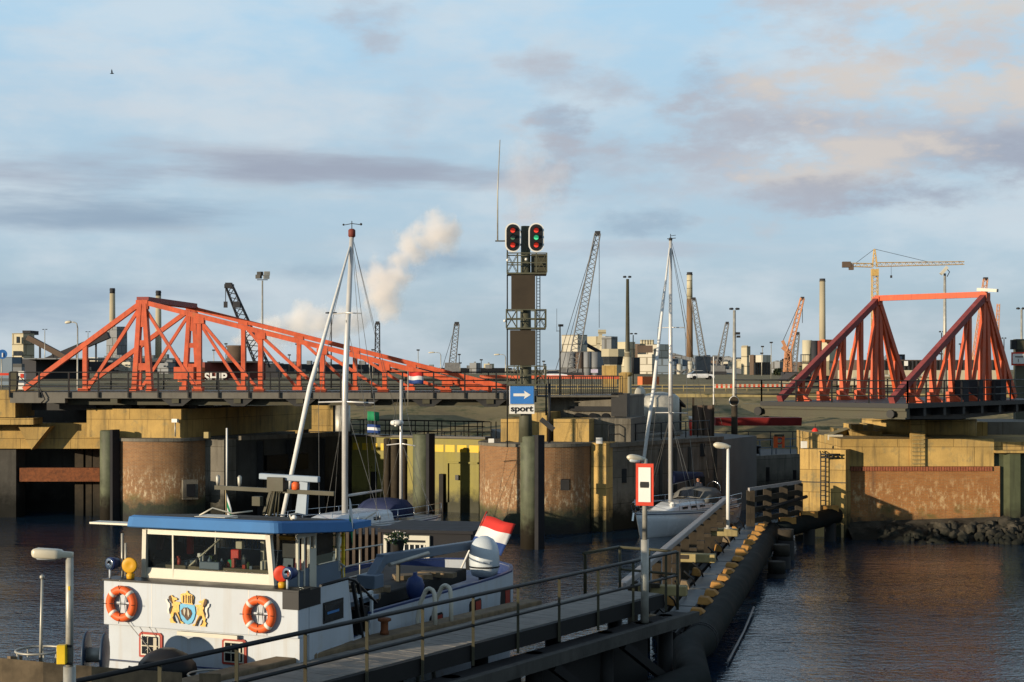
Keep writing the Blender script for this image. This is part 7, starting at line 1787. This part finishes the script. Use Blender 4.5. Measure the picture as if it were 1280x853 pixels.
t = thing('fire_extinguisher_post', 'red and white post with an orange lifebuoy box on the island wall', 'post', P(863,545,90)); MB().cyl(P(863,548,90), P(863,521,90), .09, n=10).build('post', M['red'], t); MB().cyl(P(863,525,89.9), P(863,520.5,89.9), .10, n=10).build('top', M['signwhite'], t)
t = thing('bumper_block', 'pale timber bumper block between the concrete block and the bridge pier', 'block', P(1048,548,83)); w = MB(); w.beam(P(1036,549,82), P(1062,540,84), .5,.5); w.build('beam', M['yel_beam'], t); MB().box(P(1044,547,81.4),(.75,.3,.28)).build('end_block', M['cream'], t)
t = thing('construction_fence', 'long red and white barrier boards along the road on the dyke', 'fence', P(935,484,133)); w = MB(); w2 = MB()
for k in range(34):
    a_ = 892+k*2.9; (w if k%2 else w2).add([P(a_,485.5,133),P(a_+2.9,485.5,133),P(a_+2.9,480.5,133),P(a_,480.5,133),P(a_,485.5,133.08),P(a_+2.9,485.5,133.08),P(a_+2.9,480.5,133.08),P(a_,480.5,133.08)], [(0,1,2,3),(7,6,5,4),(0,4,5,1),(3,2,6,7)])
w.build('red_board', M['signred'], t); w2.build('white_board', M['cream'], t)
t = thing('red_hull', 'long low red ship hull lying behind the open bridge', 'boat', P(950,530,109)); w = MB(); w.loft([[P(px,yt,109.5)+V(0,dy,0) for (dy,yt) in ((-.6,532),(.6,532),(.6,522),(-.8,522))] for px in (893,900,990,1000)], smooth=False); w.build('hull', M['shadedred'], t)
def car(label, px, py, Yd, m_, rz=0):
    t = thing('car', label, 'car', P(px,py,Yd), rz)
    MB().loft([[V(x,y,z) for (y,z) in ((-.82,.3),(.82,.3),(.85,.62),(.8,h_),(-.8,h_),(-.85,.62))] for (x,h_) in ((-2.1,.72),(-1.95,.9),(-.9,.95),(.9,.95),(1.9,.82),(2.1,.6))], smooth=False).build('body', M[m_], t, False)
    MB().loft([[V(x,y,z) for (y,z) in ((-.76,.92),(.76,.92),(.6,h_),(-.6,h_))] for (x,h_) in ((-1.75,.96),(-1.2,1.42),(.25,1.44),(1.05,.97))], smooth=False).build('cabin', M['darkglass'], t, False)
    MB().bx(-1.15,.2,-.58,.58,1.43,1.47).build('roof', M[m_], t, False)
    for x in (-1.3,1.3):
        for y in (-.8,.8): MB().cyl((x,y-.1,.32),(x,y+.1,.32), .32, n=16).build('wheel', M['black'], t, False)
car('pale car parked right of the tall banded chimney', 876, 474.6, 250, 'carpaint', R(8)); car('white car partly hidden by the balustrade right of the signal mast', 694, 474.6, 250, 'carpaint'); car('dark blue car behind the right truss of the open bridge', 1190, 476, 220, 'navy')
t = thing('flag', 'small red white and blue Dutch flag on a thin staff behind the closed bridge railing', 'flag', P(509,492,80)); MB().tube([P(510,508,79), P(510,464,79)], .02, 5).build('staff', M['galv'], t)
mb_ = MB(); mb_.weld = True; g_ = [[P(510.5,465+j*2.4,79)+V(.78*i/8, .05*math.sin(i*.9), -.03*math.sin(i*.8)-.05*i/8) for i in range(9)] for j in range(7)]
for j in range(6):
    for i in range(8): mb_.add([g_[j][i],g_[j][i+1],g_[j+1][i+1],g_[j+1][i]], [(0,1,2,3)], True, j//2)
f_ = mb_.build('cloth', [M['clothred'],M['clothwhite'],M['clothblue']], t); f_.modifiers.new('thickness','SOLIDIFY').thickness = .006
t = thing('notice_board', 'small pale lilac notice board on a post behind the balustrade', 'sign', P(743,487,120)); MB().box(P(743,464,120),(.55,.05,.28)).build('board', mat('lilac_board',(.55,.5,.62),.6), t); MB().cyl(P(743,487,120), P(743,466,120), .03, n=8).build('post', M['galv'], t)
t = thing('orange_container', 'orange site container right of the stout lamp mast', 'container', P(815,486,160)); bld2(t, 797, 803, 824, 471, 160, M['i_orange'], ybase=482); fbox(t,'door',M['orange'],798,802,472.5,481,160.4,.1)
# the bird
t = thing('bird', 'small dark bird flying high at the upper left', 'bird', P(140,92,140)); w = MB(); c = V(0,0,0)
w.loft([[V(x, r_*math.cos(a), r_*math.sin(a)) for a in [2*math.pi*k/8 for k in range(8)]] for (x,r_) in ((-.2,.01),(-.08,.05),(.05,.055),(.14,.03),(.2,.005))]); 
for s_ in (-1,1): w.add([(.06,s_*.04,.02),(-.06,s_*.04,.02),(-.05,s_*.12,.2),(.02,s_*.12,.22),(-.02,s_*.07,.42)], [(0,1,2,3),(2,4,3)])
w.build('body', M['black'], t, False)
# wooded belt far behind, one crown and trunk each
rt = random.Random(21)
def tree(px, Yd, h_, wd):
    t = thing('tree', 'small dark round tree on the far horizon behind the docks', 'tree', (X_(px,Yd), Yd, GZ), group='trees on the far horizon')
    MB().tube([(0,0,0),(0,0,h_*.55)], [.25,.12], 6).build('trunk', M['timber'], t, False); l = MB()
    for k in range(70):
        a, r_, z = rt.uniform(0,6.28), wd*.5*rt.random()**.5, h_*rt.uniform(.3,1); r_ *= math.sin(math.pi*(.15+.8*(z/h_-.3)/.7))**.6
        c = V(r_*math.cos(a), r_*math.sin(a), z); d_ = V(rt.uniform(-1,1),rt.uniform(-1,1),rt.uniform(-1,1)).normalized()*rt.uniform(.5,1.0); e_ = d_.orthogonal()*rt.uniform(.5,1)
        l.add([c-d_, c+e_, c+d_, c-e_], [(0,1,2,3)])
    l.build('crown', M['tree'], t, False); return t
for (px, Yd) in ((1010,240),(1052,230),(1178,220),(1205,240),(1228,225),(972,420)):
    tree(px, Yd, rt.uniform(1.4,2.1), rt.uniform(2,3.2))

# ------------------------------------------------------------------ steam
def steam(name, label, puffs, Yd, dens, col=(1,.97,.94)):
    """soft cloud: a domain mesh round the puffs, density falling off from each puff's core and broken up by noise"""
    cs = [(P(px,py,Yd + random.uniform(-3,3)), r_/F*Yd) for (px,py,r_) in puffs]
    bm = bmesh.new()
    for c, r_ in cs: bmesh.ops.create_icosphere(bm, subdivisions=2, radius=r_*2.5, matrix=Matrix.Translation(c))
    me = bpy.data.meshes.new(name); bm.to_mesh(me); bm.free()
    o = bpy.data.objects.new(name, me); COL.objects.link(o)
    rm_ = o.modifiers.new('merge','REMESH'); rm_.mode = 'VOXEL'; rm_.voxel_size = 1.6
    m, N, L, B = newmat(name); N.remove(B); pv = N.new('ShaderNodeVolumePrincipled'); pv.inputs['Color'].default_value = (*col,1); pv.inputs['Anisotropy'].default_value = .1
    g = N.new('ShaderNodeNewGeometry')
    def noise(sc, det):
        n = N.new('ShaderNodeTexNoise'); n.inputs['Scale'].default_value = sc; n.inputs['Detail'].default_value = det; n.inputs['Roughness'].default_value = .62; L.new(g.outputs['Position'], n.inputs['Vector']); return n.outputs['Fac']
    def mth(op, a, b):
        n = N.new('ShaderNodeMath'); n.operation = op
        for s_, q in ((n.inputs[0], a), (n.inputs[1], b)):
            if hasattr(q, 'is_output'): L.new(q, s_)
            else: s_.default_value = q
        return n.outputs[0]
    acc = 0.0
    for c, r_ in cs:
        d = N.new('ShaderNodeVectorMath'); d.operation = 'DISTANCE'; L.new(g.outputs['Position'], d.inputs[0]); d.inputs[1].default_value = c
        mr = N.new('ShaderNodeMapRange'); L.new(d.outputs['Value'], mr.inputs[0]); mr.inputs[1].default_value = 0; mr.inputs[2].default_value = r_*2.45; mr.inputs[3].default_value = 1; mr.inputs[4].default_value = 0
        acc = mth('MAXIMUM', acc, mr.outputs[0])
    e = mth('ADD', acc, mth('MULTIPLY', mth('SUBTRACT', noise(.13, 6), .5), 1.9))
    fin = N.new('ShaderNodeMapRange'); fin.interpolation_type = 'SMOOTHSTEP'; L.new(e, fin.inputs[0]); fin.inputs[1].default_value = .28; fin.inputs[2].default_value = .85; fin.inputs[3].default_value = 0; fin.inputs[4].default_value = dens
    L.new(fin.outputs[0], pv.inputs['Density'])
    L.new(pv.outputs[0], N['Material Output'].inputs['Volume']); me.materials.append(m)
    tag(o, label, 'steam', kind='stuff'); return o
steam('steam_plume', 'white steam drifting right from the quenching tower towards the ketch masts', [(298,426,7),(308,420,10),(322,420,12),(338,414,13),(352,420,12),(368,410,13),(384,400,15),(398,402,15),(414,406,14),(430,402,14),(446,398,12)], 620, .16)
steam('steam_cloud', 'rising cream steam cloud right of the main mast of the ketch', [(468,350,15),(480,358,18),(478,374,17),(484,388,11),(494,344,13),(502,324,10),(512,308,13),(530,298,15),(546,290,16),(556,300,12),(470,338,10),(520,318,12),(566,288,9)], 700, .14, (1,.95,.91))
steam('steam_wisp', 'faint lilac steam wisp above the signal lights', [(655,262,12),(662,248,15),(672,232,18),(688,226,16),(655,205,17),(672,200,14),(700,215,12),(655,225,14)], 800, .03, (.95,.9,.92))
